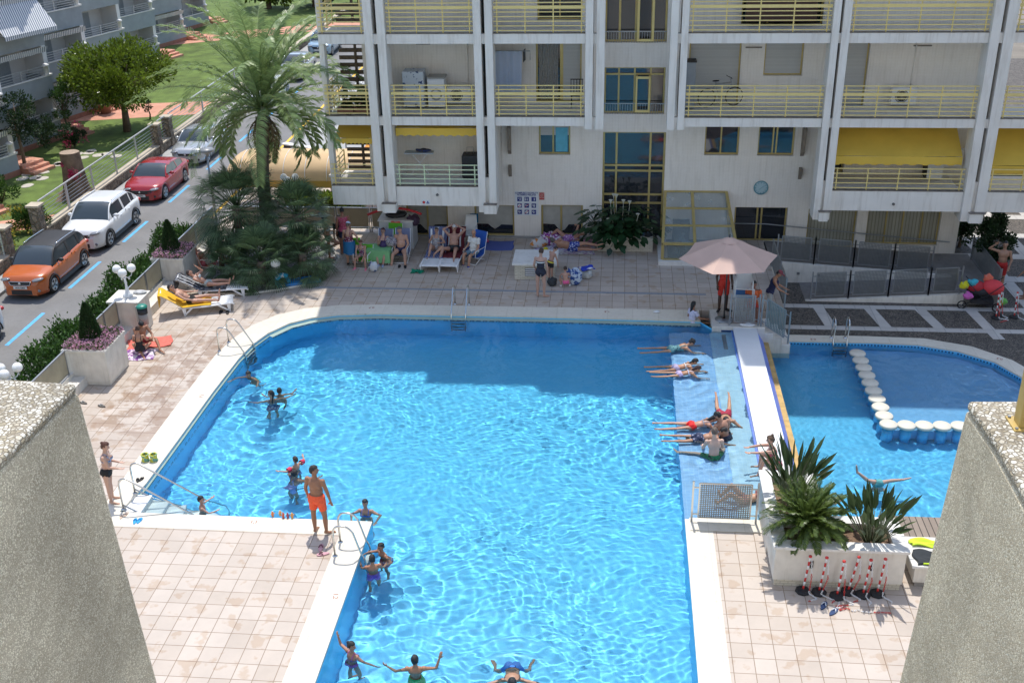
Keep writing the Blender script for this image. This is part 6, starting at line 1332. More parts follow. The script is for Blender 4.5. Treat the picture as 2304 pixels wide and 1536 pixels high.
# sunbathers on the left
lv_ = R_(-62)
person('sunbathing man in black briefs and dark glasses on a yellow towel lounger', loc=g(432, 700), rz=R_(-72), h=1.78, sk=(.50, .28, .20), fat=1.05, hair='short', hc=BLK, wear=[('brief', BLK), ('glasses', BLK)], pose=mix(LEAN, dict(torso=(0, -.8, .62), head=(0, -.6, .8), face=(.2, .5, .9), uaR=(.35, .6, -.35), faR=(.1, 1, -.2), uaL=(-.35, .6, -.35), faL=(-.1, 1, -.1), thR=(.1, 1, -.02), shR=(.1, 1, -.05), thL=(-.2, 1, .05), shL=(-.15, 1, -.1))), rest=.42, vox=.011)
person('sunbathing woman in grey bikini with a hand to her face on a lounger', loc=g(470, 662), rz=R_(-80), h=1.64, fem=True, sk=(.50, .27, .19), hair='short', hc=(.04, .02, .015), wear=[('brief', (.42, .46, .44)), ('bra', (.36, .40, .42))], pose=mix(LEAN, dict(torso=(0, -.85, .5), head=(0, -.6, .8), face=(-.2, .4, .9), uaR=(.3, .5, -.1), faR=(.0, -.4, 1), uaL=(-.3, .5, .3), faL=(.3, -.6, .7), thR=(.5, .9, .15), shR=(-.4, .9, -.1), thL=(-.1, 1, .1), shL=(0, 1, -.1))), rest=.42, vox=.011)
person('sunbather in a low red chair half hidden by the cypress planter', loc=g(466, 600)+Vector((.1, 0, 0)), rz=R_(-75), h=1.72, sk=(.56, .32, .24), hair='short', hc=(.1, .06, .04), wear=[('trunks', (.5, .5, .45), (.12, .2, .3), .6)], pose=mix(LEAN, dict(thR=(.1, .8, .55), shR=(0, .6, -.8), thL=(-.1, .8, .55), shL=(0, .6, -.8))), rest=.25)
person('man in red shorts sitting on the tiles bending over the black suited girl', loc=g(322, 782), rz=R_(-135), h=1.70, sk=(.36, .18, .11), hc=BLK, wear=[('trunks', (.35, .04, .05), None, .5)], pose=dict(torso=(0, .25, 1), head=(.1, .8, .7), face=(.1, .8, -.8), thR=(.6, .85, .25), shR=(-.1, .6, -.5), thL=(-.6, .85, .2), shL=(.1, .7, -.45), uaR=(.25, .6, -.8), faR=(-.3, 1, -.3), uaL=(-.25, .6, -.8), faL=(.3, 1, -.3)), rest='feet')
person('girl in black swimsuit sitting on a patterned towel seen from behind', loc=g(318, 800), rz=R_(12), h=1.42, sk=(.44, .23, .15), hair='bun', hc=(.06, .03, .02), fem=True, wear=[('suit', BLK)], pose=dict(torso=(0, .15, 1), head=(0, .5, .9), face=(0, .8, -.6), thR=(.5, .85, .1), shR=(-.6, .3, -.5), thL=(-.5, .85, .1), shL=(.6, .3, -.5), uaR=(.3, .5, -.9), faR=(-.1, .9, -.4), uaL=(-.3, .5, -.9), faL=(.1, .9, -.4)), rest='feet')
# lifeguards, stairs, right side
person('lifeguard in red shirt and shorts standing under the pink parasol', loc=g(1625, 700)+Vector((0, 0, 0)), rz=D(-165), h=1.80, sk=(.07, .035, .022), hair='short', hc=BLK, wear=[('shirt', (.62, .035, .02)), ('trunks', (.62, .035, .02), None, .85), ('feet', BLK)], pose=dict(face=(-.6, 1, -.2), head=(0, .2, 1), uaR=(.15, -.2, -1), faR=(.0, .4, -1), uaL=(-.12, .1, -1), ftR=(.6, .6, -.1), ftL=(-.8, .4, -.1)))
person('person in orange clothes seated behind the perforated panel', loc=g(1690, 720)+Vector((.05, .35, 0)), rz=D(175), h=1.7, sk=BRN, hc=BLK, wear=[('shirt', (.70, .14, .04)), ('trunks', (.62, .06, .03), None, .8)], pose=mix(SIT, dict(torso=(0, .1, 1))), rest=.40)
person('person with a maroon cap and navy top leaning beside the stair rail', loc=g(1728, 712)+Vector((.1, .6, -.3)), rz=D(-100), h=1.66, fem=True, sk=TAN, hair='short', hc=BLK, wear=[('vest', NAVY), ('cap', (.22, .04, .05)), ('trunks', (.4, .4, .38), None, .6)], pose=dict(torso=(0, .25, 1), head=(0, .6, .8), face=(0, .8, -.7), uaR=(.1, .5, -1), faR=(0, .8, -.4), uaL=(-.1, .5, -1), faL=(0, .8, -.4)))
person('man in red shorts shading his eyes on the terrace behind the stroller', loc=G(2243, 655, ZT), rz=D(165), h=1.80, sk=(.36, .20, .13), hc=BLK, wear=[('trunks', (.45, .02, .02), None, .75)], pose=dict(uaR=(.9, .1, .25), faR=(-.65, .3, .75), uaL=(-.3, .1, -1), faL=(.2, .6, -.7), face=(0, 1, -.15)))
person('walker in black with a blue and yellow bag at the right photo edge', loc=G(2304, 672, ZT), rz=D(60), h=1.7, sk=(.30, .16, .10), hair='long', hc=BLK, wear=[('shirt', BLK), ('trunks', NAVY, None, .7)], pose=dict(uaL=(-.4, .3, -1), faL=(0, .6, -.9)))
# in and around the main pool
W0 = ZW
def sw(label, px, py, zz, rz, h, **k):
    """px, py: where the head top (at height zz above water) is seen; body stands so that the head reaches it"""
    k.setdefault('vox', .0125); p = G(px, py, W0+zz); ps = k.pop('pose', WADE); return person(label, loc=(p.x, p.y, 0), rz=D(rz), h=h, pose=ps, rest=W0+zz-h*.52 if 'restz' not in k else k.pop('restz'), **k)
sw('swimmer with a green float near the left ladder', 566, 824, .28, 165, 1.45, sk=(.42, .22, .14), hc=BLK, wear=[('float', (.05, .75, .10))], pose=mix(SWIM, dict(torso=(.1, .25, .95))))
sw('girl in dark striped swimsuit wading at the left with arms out', 608, 873, .36, 25, 1.55, fem=True, sk=(.46, .24, .16), hair='pony', hc=BLK, wear=[('suit', (.04, .08, .20), (.3, .4, .5))], pose=mix(WADE, dict(uaR=(1, .2, -.25), faR=(.9, .4, 0), face=(-1, .4, 0), uaL=(-.8, .3, -.4), faL=(-.7, .6, -.2))))
sw('dark haired bather just right of the striped swimsuit girl', 627, 868, .24, 20, 1.35, sk=(.42, .22, .14), hc=BLK)
sw('child wearing red armbands in the pool', 663, 1024, .38, 60, 1.15, sk=(.46, .26, .18), hc=(.04, .025, .015), wear=[('armband', (.65, .03, .08)), ('brief', (.1, .2, .5))], pose=mix(WADE, dict(uaR=(1, .1, -.1), uaL=(-1, .1, -.1))))
sw('bather with lilac back floating beside the armband child', 650, 1055, .22, -40, 1.6, fem=True, sk=(.36, .2, .15), hair='bun', hc=BLK, wear=[('suit', (.36, .34, .62))], pose=mix(WADE, dict(torso=(0, .3, .95), uaR=(.5, .9, -.2), faR=(.2, 1, 0))))
sw('boy standing in the water near the pool stairs', 450, 1112, .40, -70, 1.22, sk=(.50, .27, .19), hc=BLK, pose=mix(WADE, dict(uaR=(.3, .6, -.5), faR=(0, 1, .3))))
sw('girl in bright blue bandeau facing the viewer near the pool corner', 820, 1117, .42, 178, 1.5, fem=True, sk=(.42, .24, .17), hair='short', hc=BLK, wear=[('bra', (.02, .16, .65))], pose=mix(WADE, dict(uaR=(.9, .2, -.5), faR=(-.3, .9, -.3), uaL=(-.9, .2, -.4), faL=(.3, .9, -.4))), vox=.011)
sw('boy in red patterned trunks holding the other boy by the ladder', 863, 1212, .36, 135, 1.35, sk=(.36, .17, .10), hc=BLK, wear=[('trunks', (.55, .03, .05), (.5, .5, .7), .5)], pose=mix(WADE, dict(torso=(0, .2, 1), uaR=(.5, .8, -.1), faR=(0, 1, 0), uaL=(-.9, .0, -.4), faL=(.3, .7, -.3))), vox=.011)
sw('boy in purple trunks with bare back by the front ladder', 836, 1243, .40, 20, 1.35, sk=(.44, .20, .11), hc=BLK, wear=[('trunks', (.25, .08, .48), None, .4)], pose=mix(WADE, dict(uaL=(-.4, .6, -.6), faL=(0, 1, .1), uaR=(.4, .3, -.8))), vox=.011)
sw('girl in pink striped bikini reaching up to the pool edge', 786, 1436, .44, -35, 1.35, fem=True, sk=(.40, .20, .13), hair='bun', hc=BLK, wear=[('bra', (.45, .10, .38), (.1, .1, .4)), ('brief', (.50, .12, .42), (.15, .12, .4))], pose=mix(WADE, dict(torso=(.1, 0, 1), uaL=(-1, .1, .1), faL=(-.15, -.1, 1), uaR=(.6, .4, -.7), faR=(.7, .3, -.2), face=(1, .3, 0))), vox=.011)
sw('boy in green trunks treading water at the bottom of the photo', 932, 1467, .42, 5, 1.5, sk=(.38, .19, .11), hc=BLK, wear=[('trunks', (.02, .50, .15), None, .5)], pose=mix(WADE, dict(uaR=(1, .3, -.3), faR=(.35, .3, 1), uaL=(-.9, .1, -.5), faL=(-.8, .5, .2))), vox=.011)
p = G(1142, 1530, W0); person('swimmer doing breaststroke cut by the bottom edge of the photo', loc=(p.x+.05, p.y+.45, 0), rz=D(185), h=1.7, sk=(.40, .22, .14), hc=BLK, wear=[('trunks', (.03, .18, .60), None, .5)], pose=mix(PRONE, dict(uaR=(1, .3, 0), uaL=(-1, .3, 0), faR=(.9, .4, 0), faL=(-.9, .4, 0), thR=(.4, -.3, -1), thL=(-.4, -.3, -1), shR=(.3, -.6, -.6), shL=(-.3, -.6, -.6), torso=(0, .97, .3))), rest=W0-.16)
# on the beach shelf
ZB = -.30
p = G(1556, 737, ZB); person('girl in a white T-shirt with a long plait sitting on the beach ledge', loc=p, rz=D(-60), h=1.5, fem=True, sk=(.36, .18, .11), hair='long', hc=BLK, wear=[('shirt', (.62, .60, .74)), ('brief', (.05, .2, .5))], pose=dict(torso=(0, .05, 1), thR=(.3, 1, -.05), shR=(.2, 1, -.1), thL=(-.3, 1, 0), shL=(.3, .9, -.1), uaL=(-.3, -.1, -1), faL=(0, .1, -1), uaR=(.3, .5, -.8), faR=(0, .8, -.3), face=(-.3, 1, 0)), rest='feet')
def beachp(label, px, py, rz, h, **k):
    p = G(px, py, ZB+.12); zr = k.pop('rest', -.13); return person(label, loc=(p.x, p.y, 0), rz=D(rz), h=h, rest=zr, **k)
beachp('snorkeller in teal patterned swimsuit lying face down with goggles', 1512, 790, -80, 1.6, fem=True, sk=(.44, .26, .17), hair='bun', hc=BLK, wear=[('suit', (.12, .28, .30), (.02, .08, .10)), ('goggles', BLK)], pose=PRONE)
beachp('girl in pale bikini lying in the shallows, upper one of two', 1522, 832, -80, 1.45, fem=True, sk=(.50, .26, .15), hair='pony', hc=BLK, wear=[('brief', (.4, .35, .5)), ('bra', WHT)], pose=PRONE)
beachp('girl in white top lying in the shallows, lower one of two', 1530, 846, -84, 1.35, fem=True, sk=(.46, .24, .14), hair='long', hc=(.05, .02, .02), wear=[('brief', (.5, .4, .6)), ('bra', (.6, .6, .75))], pose=PRONE)
beachp('girl in red bikini lying on the shelf with legs over the deep water', 1558, 962, -82, 1.62, fem=True, sk=(.50, .28, .18), hair='long', hc=BLK, wear=[('brief', (.75, .02, .02)), ('bra', (.3, .3, .35))], pose=mix(PRONE, dict(thR=(.05, -1, 0), thL=(-.2, -1, 0), faR=(0, .3, 1), faL=(0, .4, 1))), vox=.011)
beachp('boy in dark red shorts lying towards the viewer with feet up', 1630, 940, 182, 1.72, sk=(.48, .26, .16), hair='short', hc=BLK, wear=[('trunks', (.35, .02, .05), None, .55)], pose=mix(PRONE, dict(thR=(.16, -1, .06), thL=(-.22, -1, .06), shR=(-.05, -1, .25), shL=(-.1, -1, .25), uaR=(.7, .5, -.6), uaL=(-.8, .5, -.6), faL=(0, .9, -.6), head=(.3, .6, .8))), vox=.011)
beachp('tanned boy sitting in dark shorts in the middle of the beach group', 1632, 985, 30, 1.7, sk=(.44, .22, .13), hair='short', hc=BLK, wear=[('trunks', (.015, .02, .05), None, .5)], rest=-.20, pose=dict(torso=(-.15, .25, 1), head=(-.5, .4, .8), face=(-.5, .8, -.3), thR=(.5, .85, .05), thL=(-.75, .6, 0), shR=(-.6, .5, -.1), shL=(-1, .1, 0), uaR=(.4, .3, -.9), faR=(0, .6, -.6), uaL=(-.4, .3, -.9)), vox=.011)
beachp('pale boy with shaved head and green shorts sitting with his back to the viewer', 1606, 1028, 8, 1.74, sk=(.62, .42, .33), hair='short', hc=(.13, .09, .07), wear=[('trunks', (.02, .22, .08), (.05, .04, .04), .6)], rest=-.20, pose=dict(torso=(0, .12, 1), head=(0, .3, 1), thR=(.55, .8, .1), shR=(-.5, .4, -.2), thL=(-.9, .55, .05), shL=(-1, .2, -.05), uaR=(.25, .4, -.9), faR=(-.1, .8, -.3), uaL=(-.25, .4, -.9), faL=(.2, .8, -.3)), vox=.011)
beachp('dark haired boy with face down near the dividing wall', 1575, 990, -85, 1.6, sk=(.42, .22, .14), hair='short', hc=BLK, wear=[('trunks', (.02, .03, .08), (.3, .3, .4), .5)], pose=PRONE)
p = G(1722, 1052, .03); person('woman with top bun in pink bikini sitting on the dividing wall hugging her knees', loc=(4.0, p.y+.1, 0), rz=D(92), h=1.68, fem=True, sk=(.54, .31, .22), hair='topbun', hc=(.12, .07, .04), wear=[('brief', (.45, .06, .12)), ('bra', (.45, .06, .12))], pose=dict(torso=(0, .35, 1), head=(0, .1, 1), thR=(.12, .85, .55), thL=(-.15, .85, .45), shR=(.1, .1, -1), shL=(-.1, .25, -1), uaR=(.1, 1, -.15), uaL=(-.1, 1, -.1), faR=(-.2, 1, -.1), faL=(.15, 1, -.1)), rest=.12, vox=.011)
p = G(1650, 1130, -.2); person('sunbather lying on the shelf behind the perforated panel fence', loc=(p.x+.25, p.y, 0), rz=D(90), h=1.68, fem=True, sk=(.50, .28, .17), hair='short', hc=BLK, wear=[('brief', (.3, .12, .1)), ('bra', (.3, .12, .1)), ('cap', BLK)], pose=mix(LEAN, dict(torso=(0, -1, .25), head=(0, -.9, .5), thR=(.1, .7, .8), shR=(0, .6, -.8), thL=(-.15, .8, .6), shL=(0, .6, -.6))), rest=-.10)
# children's pool
def kp(label, px, py, zz, rz, h, **k): p = G(px, py, ZK+zz); ps = k.pop('pose', WADE); return person(label, loc=(p.x, p.y, 0), rz=D(rz), h=h, pose=ps, rest=ZK+zz-h*.52, **k)
kp('girl with a dark ponytail standing in the lower pool behind the planter', 1860, 1098, .42, -15, 1.4, fem=True, sk=(.50, .28, .20), hair='long', hc=BLK, wear=[('suit', (.08, .16, .22), (.3, .4, .45))], pose=mix(WADE, dict(uaR=(.4, .5, -.8), uaL=(-.5, .2, -.8))))
p = G(1975, 1095, ZK-.1); person('diver upside down with both legs out of the water in the lower pool', loc=(p.x, p.y, 0), rz=D(15), h=1.5, sk=(.50, .33, .25), hair='short', hc=BLK, wear=[('trunks', (.1, .35, .35), None, .3)], pose=dict(torso=(.05, .1, -1), fwd=(0, -1, 0), head=(0, 0, -1), face=(0, -1, 0), thR=(-1, .1, .28), shR=(-.85, .25, .75), ftR=(-.1, .1, 1), thL=(.95, 0, .12), shL=(1, -.1, .05), ftL=(1, 0, .15), uaR=(.3, 0, -1), faR=(.1, 0, -1), uaL=(-.3, 0, -1), faL=(-.1, 0, -1)), rest=ZK-.03)
# ================================================================= things on and around the deck
plw = M('white_plastic', (.78, .78, .78), .35, .03, 4)
def tubething(name, label, cat, loc, rz, paths, r, mat, pn='rail', group=None):
    t = thing(name, label, cat, loc, rz, group)
    for p in paths: MB().tube(p, r, 8).build(pn, mat, t)
    return t
def arc(p0, p1, p2, n=7):
    p0, p1, p2 = Vector(p0), Vector(p1), Vector(p2); return [p0*(1-t)**2+p1*2*t*(1-t)+p2*t*t for t in [k/n for k in range(n+1)]]
def ladder(label, loc, rz, wd=.5, back=.62, hgt=.78, rungs=4, dep=1.05):
    """pool lies towards +x, rails side by side in y"""
    t = thing('pool_ladder', label, 'ladder', loc, rz, 'stainless pool ladders')
    for q in (-1, 1):
        y = q*wd/2; pts = [Vector((-back, y, 0)), Vector((-back, y, hgt-.2))]+arc((-back, y, hgt-.18), (-back+.02, y, hgt+.03), (-back+.22, y, hgt))+arc((-back+.26, y, hgt), (-back+.36, y, hgt-.02), (-back+.44, y, hgt-.16))+arc((.02, y, .08), (.09, y, -.02), (.10, y, -.15))+[Vector((.10, y, -dep))]
        MB().tube(pts, .022, 10).build('rail', steel, t); MB().lathe((-back, y, .006), [(.06, 0), (.055, .012), (.025, .03)], 14).build('flange', steel, t)
    for k in range(rungs): MB().box(.06, .14, -wd/2+.02, wd/2-.02, -.22-k*.25, -.19-k*.25).build('rung', steel_d, t)
    recv(t); return t
ladder('stainless ladder at the inner corner beside the man in orange shorts', (-5.33, 19.32, 0), 0, .5, .56)
t = ladder('stainless ladder on the curved left side of the pool', (-10.98, 29.0, 0), R_(-8), .62, .75); 
ladder('stainless ladder in the middle of the far pool side', (-4.92, 31.74, 0), R_(-90), .46, .85, .72)
ladder('stainless ladder at the far side of the lower pool', (7.05, 31.86, ZT), R_(-90), .42, .3, .78, 3, .9)
# stair into the pool with long sloping rails
t = thing('pool_stair', 'white steps with long sloping handrails at the left pool corner', 'stairs', (-11.3, 20.42, 0))
for k in range(5): MB().box(.02+k*.42, .46+k*.42, .03, .78, -.18-.22*k-.18, -.05-.22*k).build('step', plw, t, bevel=.01)
for y, x0 in ((.08, 0), (.75, 0)):
    pts = [Vector((.05, y, 0)), Vector((.05, y, .62))]+arc((.05, y, .66), (.06, y, .86), (.26, y, .84))+[Vector((2.25, y, -.42)), Vector((2.3, y, -1.0))]
    MB().tube(pts, .022, 8).build('handrail', steel, t); MB().tube([(.75, y, .0-.02), (.75, y, .52)] if False else [(.06, y, .12), (1.6, y, -.75)], .018, 8).build('lower_rail', steel, t); MB().lathe((.05, y, .006), [(.06, 0), (.055, .012), (.025, .03)], 14).build('flange', steel, t)
recv(t)
# perforated panels
def perf(b, x0, x1, z0, z1, y=0, n=26, m=18, w=.011, slope=0):
    """a real punched sheet: crossing strips"""
    for i in range(n+1):
        x = x0+(x1-x0)*i/n; s_ = slope*(x-x0); b.box(x-w, x+w, y-.003, y+.003, z0, z1) if not slope else b.add([(x-w, y, z0+s_), (x+w, y, z0+s_), (x+w, y, z1+s_), (x-w, y, z1+s_)], [(0, 1, 2, 3)])
    for j in range(m+1):
        z = z0+(z1-z0)*j/m
        if not slope: b.box(x0, x1, y-.0045, y+.0045, z-w, z+w)
        else: b.add([(x0, y, z-w), (x1, y, z-w+slope*(x1-x0)), (x1, y, z+w+slope*(x1-x0)), (x0, y, z+w)], [(0, 1, 2, 3)])
    return b
psm = M('perforated_steel', (.26, .27, .27), .4, .08, 6, metal=.6)
def panel(label, a, b_, z0a, z0b, h, frame=steel_d, sheet=psm, grp='perforated panel railings', n=None, posts=True, name='panel_railing', lo=.12):
    """panel between ground points a and b_ (x, y) with base heights"""
    a = Vector((a[0], a[1], 0)); c = Vector((b_[0], b_[1], 0)); L = (c-a).length; rz = math.atan2(c.y-a.y, c.x-a.x)
    t = thing(name, label, 'railing', (a.x, a.y, z0a), rz, grp); sl_ = (z0b-z0a)/L
    if posts:
        for x in (0, L): MB().box(x-.022, x+.022, -.022, .022, sl_*x-.02, sl_*x+h).build('post', frame, t)
    g0 = .14 if posts else .06; x0, x1 = g0, L-g0; n = n or int((x1-x0)/.048)
    perf(MB(), x0, x1, lo+sl_*x0, h-.05+sl_*x0, 0, n, max(6, int((h-.05-lo)/.048)), .011, sl_).build('sheet', sheet, t)
    b = MB(); pts = [(x0, 0, lo+sl_*x0), (x1, 0, lo+sl_*x1), (x1, 0, h-.05+sl_*x1), (x0, 0, h-.05+sl_*x0)]
    for i in range(4): b.beam(pts[i], pts[(i+1) % 4], .032, .026)
    for z in (lo+.08, h-.16): b.beam((0, 0, z), (x0, 0, z+sl_*x0), .024); b.beam((x1, 0, z+sl_*x1), (L, 0, z+sl_*L), .024)
    b.build('frame', frame, t); return t
panel('perforated steel panel railing in front of the beach shelf by the big planter', (1.84, 20.86), (3.26, 20.86), .01, .01, 1.06, frame=steel, grp=None)
# lifeguard platform: kerb, steps, rails
t = thing('lifeguard_platform', 'white kerbed platform with three steps down to the lower terrace', 'platform', (4.2, 31.2, 0))
MB().box(-.94, .42, .221, 1.29, -1.2, .003).build('paving', deckm, t); MB().box(-1.18, .42, -.02, .22, -1.2, .055).build('kerb', whitew, t, bevel=.01); MB().box(-1.18, -.95, .22, 1.28, -.6, .05).build('kerb', whitew, t)
for k in range(3): MB().box(.421+.27*k, .69+.27*k, -.02, 1.1, -1.15, .05-.19*(k+1)).build('step', whitew, t, bevel=.008)
MB().box(-.9, .08, -.028, -.021, -.12, -.06).build('key_pattern', keym, t)
panel('pale perforated panel in front of the lifeguard chair', (3.55, 31.32), (4.42, 31.32), .05, .05, 1.05)
panel('teal grey sloping perforated panel beside the platform steps', (4.50, 31.27), (5.36, 31.27), .05, -.52, 1.08, sheet=M('teal_grey_sheet', (.20, .30, .32), .45, .08, 6, metal=.4))
panel('perforated panel behind the maroon cap person', (5.42, 32.9), (5.42, 34.3), .0, .0, 1.0)
panel('perforated panel closing the deck edge behind the parasol', (5.42, 34.35), (5.42, 36.4), 0, 0, 1.0)
t = thing('lifeguard_chair', 'white raised chair with blue seat under the parasol', 'chair', (4.0, 32.15, 0), R_(178))
for x in (-.3, .3): MB().tube([(x, .35, 0), (x*.85, .2, 1.25), (x*.85, -.2, 1.3), (x, -.4, 0)], .022, 8).build('leg', plw, t)
MB().box(-.27, .27, -.28, .25, .72, .76).build('seat', M('blue_seat', (.02, .16, .42), .5, .05, 3), t); b = MB(); b.extr([(x*.27, -.27, .80+z) for x, z in ((-1, 0), (1, 0), (1.05, .35), (.8, .62), (.3, .72), (-.3, .72), (-.8, .62), (-1.05, .35))], (0, -.04, 0)); b.build('backrest', plw, t, bevel=.01)
MB().tube([(-.3, .36, .5), (-.3, .36, 1.05), (.3, .36, 1.05), (.3, .36, .5)], .018, 8).build('guard_bar', plw, t)
t = thing('parasol', 'large dusty pink hexagonal parasol over the lifeguard chair', 'parasol', (3.42, 31.75, 0), R_(8))
cl = M('pink_canvas', (.60, .42, .35), .8, .05, 2, bump=.1); b = MB(); R6 = 1.52; n6 = 6
vv = [(0, 0, 2.72)]
for rr, zz in ((.3, 2.62), (.8, 2.42), (R6, 2.12)):
    for k in range(36):
        a = k*math.tau/36; m_ = (k % 6)/6; ph = a % (math.tau/6)-math.tau/12; rad = rr*math.cos(math.tau/12)/math.cos(ph)*(1-.035*math.cos(ph*6/2*1.0)); vv.append((rad*math.cos(a), rad*math.sin(a), zz-.03*math.cos(ph*3)*rr/R6))
ff = [(0, 1+k, 1+(k+1) % 36) for k in range(36)]
for i in range(2): ff += [(1+i*36+k, 1+(i+1)*36+k, 1+(i+1)*36+(k+1) % 36, 1+i*36+(k+1) % 36) for k in range(36)]
b.add(vv, ff, False); b.build('canopy', cl, t)
MB().lathe((0, 0, 2.66), [(.27, -.03), (.2, .03), (.03, .09), (0, .1)], 18).build('vent_cap', cl, t); MB().cyl((0, 0, 0), (0, 0, 2.85), .025).build('pole', M('dark_pole', (.05, .05, .05), .5, .1, 3), t); MB().lathe((0, 0, 0), [(.28, 0), (.28, .06), (.06, .1)], 18).build('base', steel_d, t)
for k in range(6): a = k*math.tau/6; MB().beam((0, 0, 2.66), (R6*math.cos(a)*.97, R6*math.sin(a)*.97, 2.09), .018).build('rib', steel_d, t)
def cloth(name, label, cat, loc, w, d, mat, rz=0, amp=.03, thick=.012, grp=None, n=18, seed=0):
    o = MB(); rnd = random.Random(seed+int(loc[0]*10)); ph = rnd.uniform(0, 6)
    f = lambda u, v: (w*(u-.5)+.03*math.sin(7*v+ph), d*(v-.5)+.03*math.sin(8*u+ph), .015+amp*abs(math.sin(6*u+3*v+ph)*math.sin(5*v-2*u+ph*2)))
    o.grid(f, n, n); o = o.build(name, mat); o.location = loc; o.rotation_euler = (0, 0, rz); sd = o.modifiers.new('t', 'SOLIDIFY'); sd.thickness = thick; return tag(o, label, cat, grp)
def heap(name, label, cat, loc, r, mat, rz=0, seed=1, grp=None, parent=None):
    b = MB(); rnd = random.Random(seed); b.ell((0, 0, r[2]*.8), r, 20, 14); ph = [rnd.uniform(0, 6) for _ in range(6)]
    b.v = [tuple(Vector(p)*(1+.16*math.sin(p[0]*22/r[0]*.12+ph[0])*math.sin(p[1]*25/r[1]*.12+ph[1])+.10*math.sin(p[2]*40+ph[2]+p[0]*30))) for p in b.v]; b.v = [(x, y, max(0.002, z)) for x, y, z in b.v]
    o = b.build(name, mat, parent); o.location = loc; o.rotation_euler = (0, 0, rz)
    return o if parent else tag(o, label, cat, grp)
rt = M('coral_towel', (.70, .16, .12), .9, .12, 8, bump=.2); bt = M('striped_blue_mat', (.08, .10, .30), .8, .15, 3); ylt = M('yellow_towel', (.78, .45, .02), .9, .08, 5, bump=.3)
def stripes(name, c1, c2, s, axis=0):
    m = M(name, c1, .85, 0); nt, bs = nodes(m); w_ = nt.nodes.new('ShaderNodeTexWave'); w_.bands_direction = 'XYZ'[axis]; w_.inputs['Scale'].default_value = s; w_.inputs['Distortion'].default_value = .6; tc = nt.nodes.new('ShaderNodeTexCoord'); nt.links.new(tc.outputs['Object'], w_.inputs[0]); mx = nt.nodes.new('ShaderNodeMix'); mx.data_type = 'RGBA'; mx.inputs[6].default_value = (*c1, 1); mx.inputs[7].default_value = (*c2, 1); nt.links.new(w_.outputs[1], mx.inputs[0]); nt.links.new(mx.outputs[2], bs.inputs['Base Color']); return m
def prints(name, c1, c2, s=14, th=.4):
    m = M(name, c1, .85, 0); nt, bs = nodes(m); w_ = nt.nodes.new('ShaderNodeTexNoise'); w_.inputs['Scale'].default_value = s; w_.inputs['Detail'].default_value = 1; tc = nt.nodes.new('ShaderNodeTexCoord'); nt.links.new(tc.outputs['Object'], w_.inputs['Vector']); mr = nt.nodes.new('ShaderNodeMapRange'); mr.inputs[1].default_value = th+.08; mr.inputs[2].default_value = th+.14; nt.links.new(w_.outputs[0], mr.inputs[0]); mx = nt.nodes.new('ShaderNodeMix'); mx.data_type = 'RGBA'; mx.inputs[6].default_value = (*c1, 1); mx.inputs[7].default_value = (*c2, 1); nt.links.new(mr.outputs[0], mx.inputs[0]); nt.links.new(mx.outputs[2], bs.inputs['Base Color']); return m
p = G(338, 772); cloth('towel', 'coral red towel under the man in red shorts', 'towel', (p.x, p.y, 0), 1.3, .75, rt, R_(20))
p = G(315, 796); cloth('towel', 'white and violet patterned towel under the black suited girl', 'towel', (p.x, p.y-.1, 0), .95, .7, prints('violet_print', (.70, .62, .68), (.25, .08, .30), 12), R_(8), seed=4)
p = G(1102, 553); cloth('beach_mat', 'blue striped mat by the wall behind the white shirted man', 'mat', (p.x, p.y, 0), 1.75, .95, stripes('blue_mat_stripe', (.045, .07, .30), (.14, .18, .42), 9), 0, .01)
heap('beach_bag', 'crumpled crimson and pink bag on the blue mat', 'bag', (p.x-.35, p.y+.25, .02), (.3, .16, .11), prints('crimson_print', (.45, .03, .12), (.55, .25, .35), 20))
tag(MB().lathe((0, 0, 0), [(.0, 0), (.09, 0), (.12, .05), (.07, .10), (0, .10)], 14).build('bowl', M('dark_green_bowl', (.03, .06, .05), .5, .1, 5)), 'small dark object on the window ledge by the blue mat', 'bowl').location = (F(1093, 528, 38.7).x, 38.74, .05)
p = G(1270, 562); cloth('towel', 'white and lilac towel under the man in checked shorts', 'towel', (p.x, p.y, 0), 2.2, .9, prints('lilac_print', (.60, .60, .62), (.40, .30, .46), 7), 0, .02, seed=2)
p = G(1320, 548); cloth('towel', 'pink edged pale towel by the wall beside the brick planter', 'towel', (p.x, p.y, 0), 1.2, .6, prints('pink_grey_print', (.55, .50, .52), (.50, .22, .36), 6), 0, .06, seed=3)
p = G(1214, 556); heap('beach_bag', 'orange and white stiff bag lying by the wall', 'bag', (p.x, p.y, 0), (.34, .18, .2), prints('orange_white', (.62, .60, .58), (.60, .22, .04), 5, .45), R_(30)); p = G(1240, 550); heap('beach_bag', 'purple and white printed bag beside the reclining woman', 'bag', (p.x, p.y, 0), (.36, .22, .26), prints('purple_white', (.28, .05, .26), (.7, .62, .68), 11)); p = G(1228, 566); o = tag(MB().ell((0, 0, .09), .09).build('ball', M('yellow_ball', (.7, .6, .02), .4, .05, 4)), 'small yellow ball behind the white topped box', 'ball'); o.location = (p.x, p.y, 0)
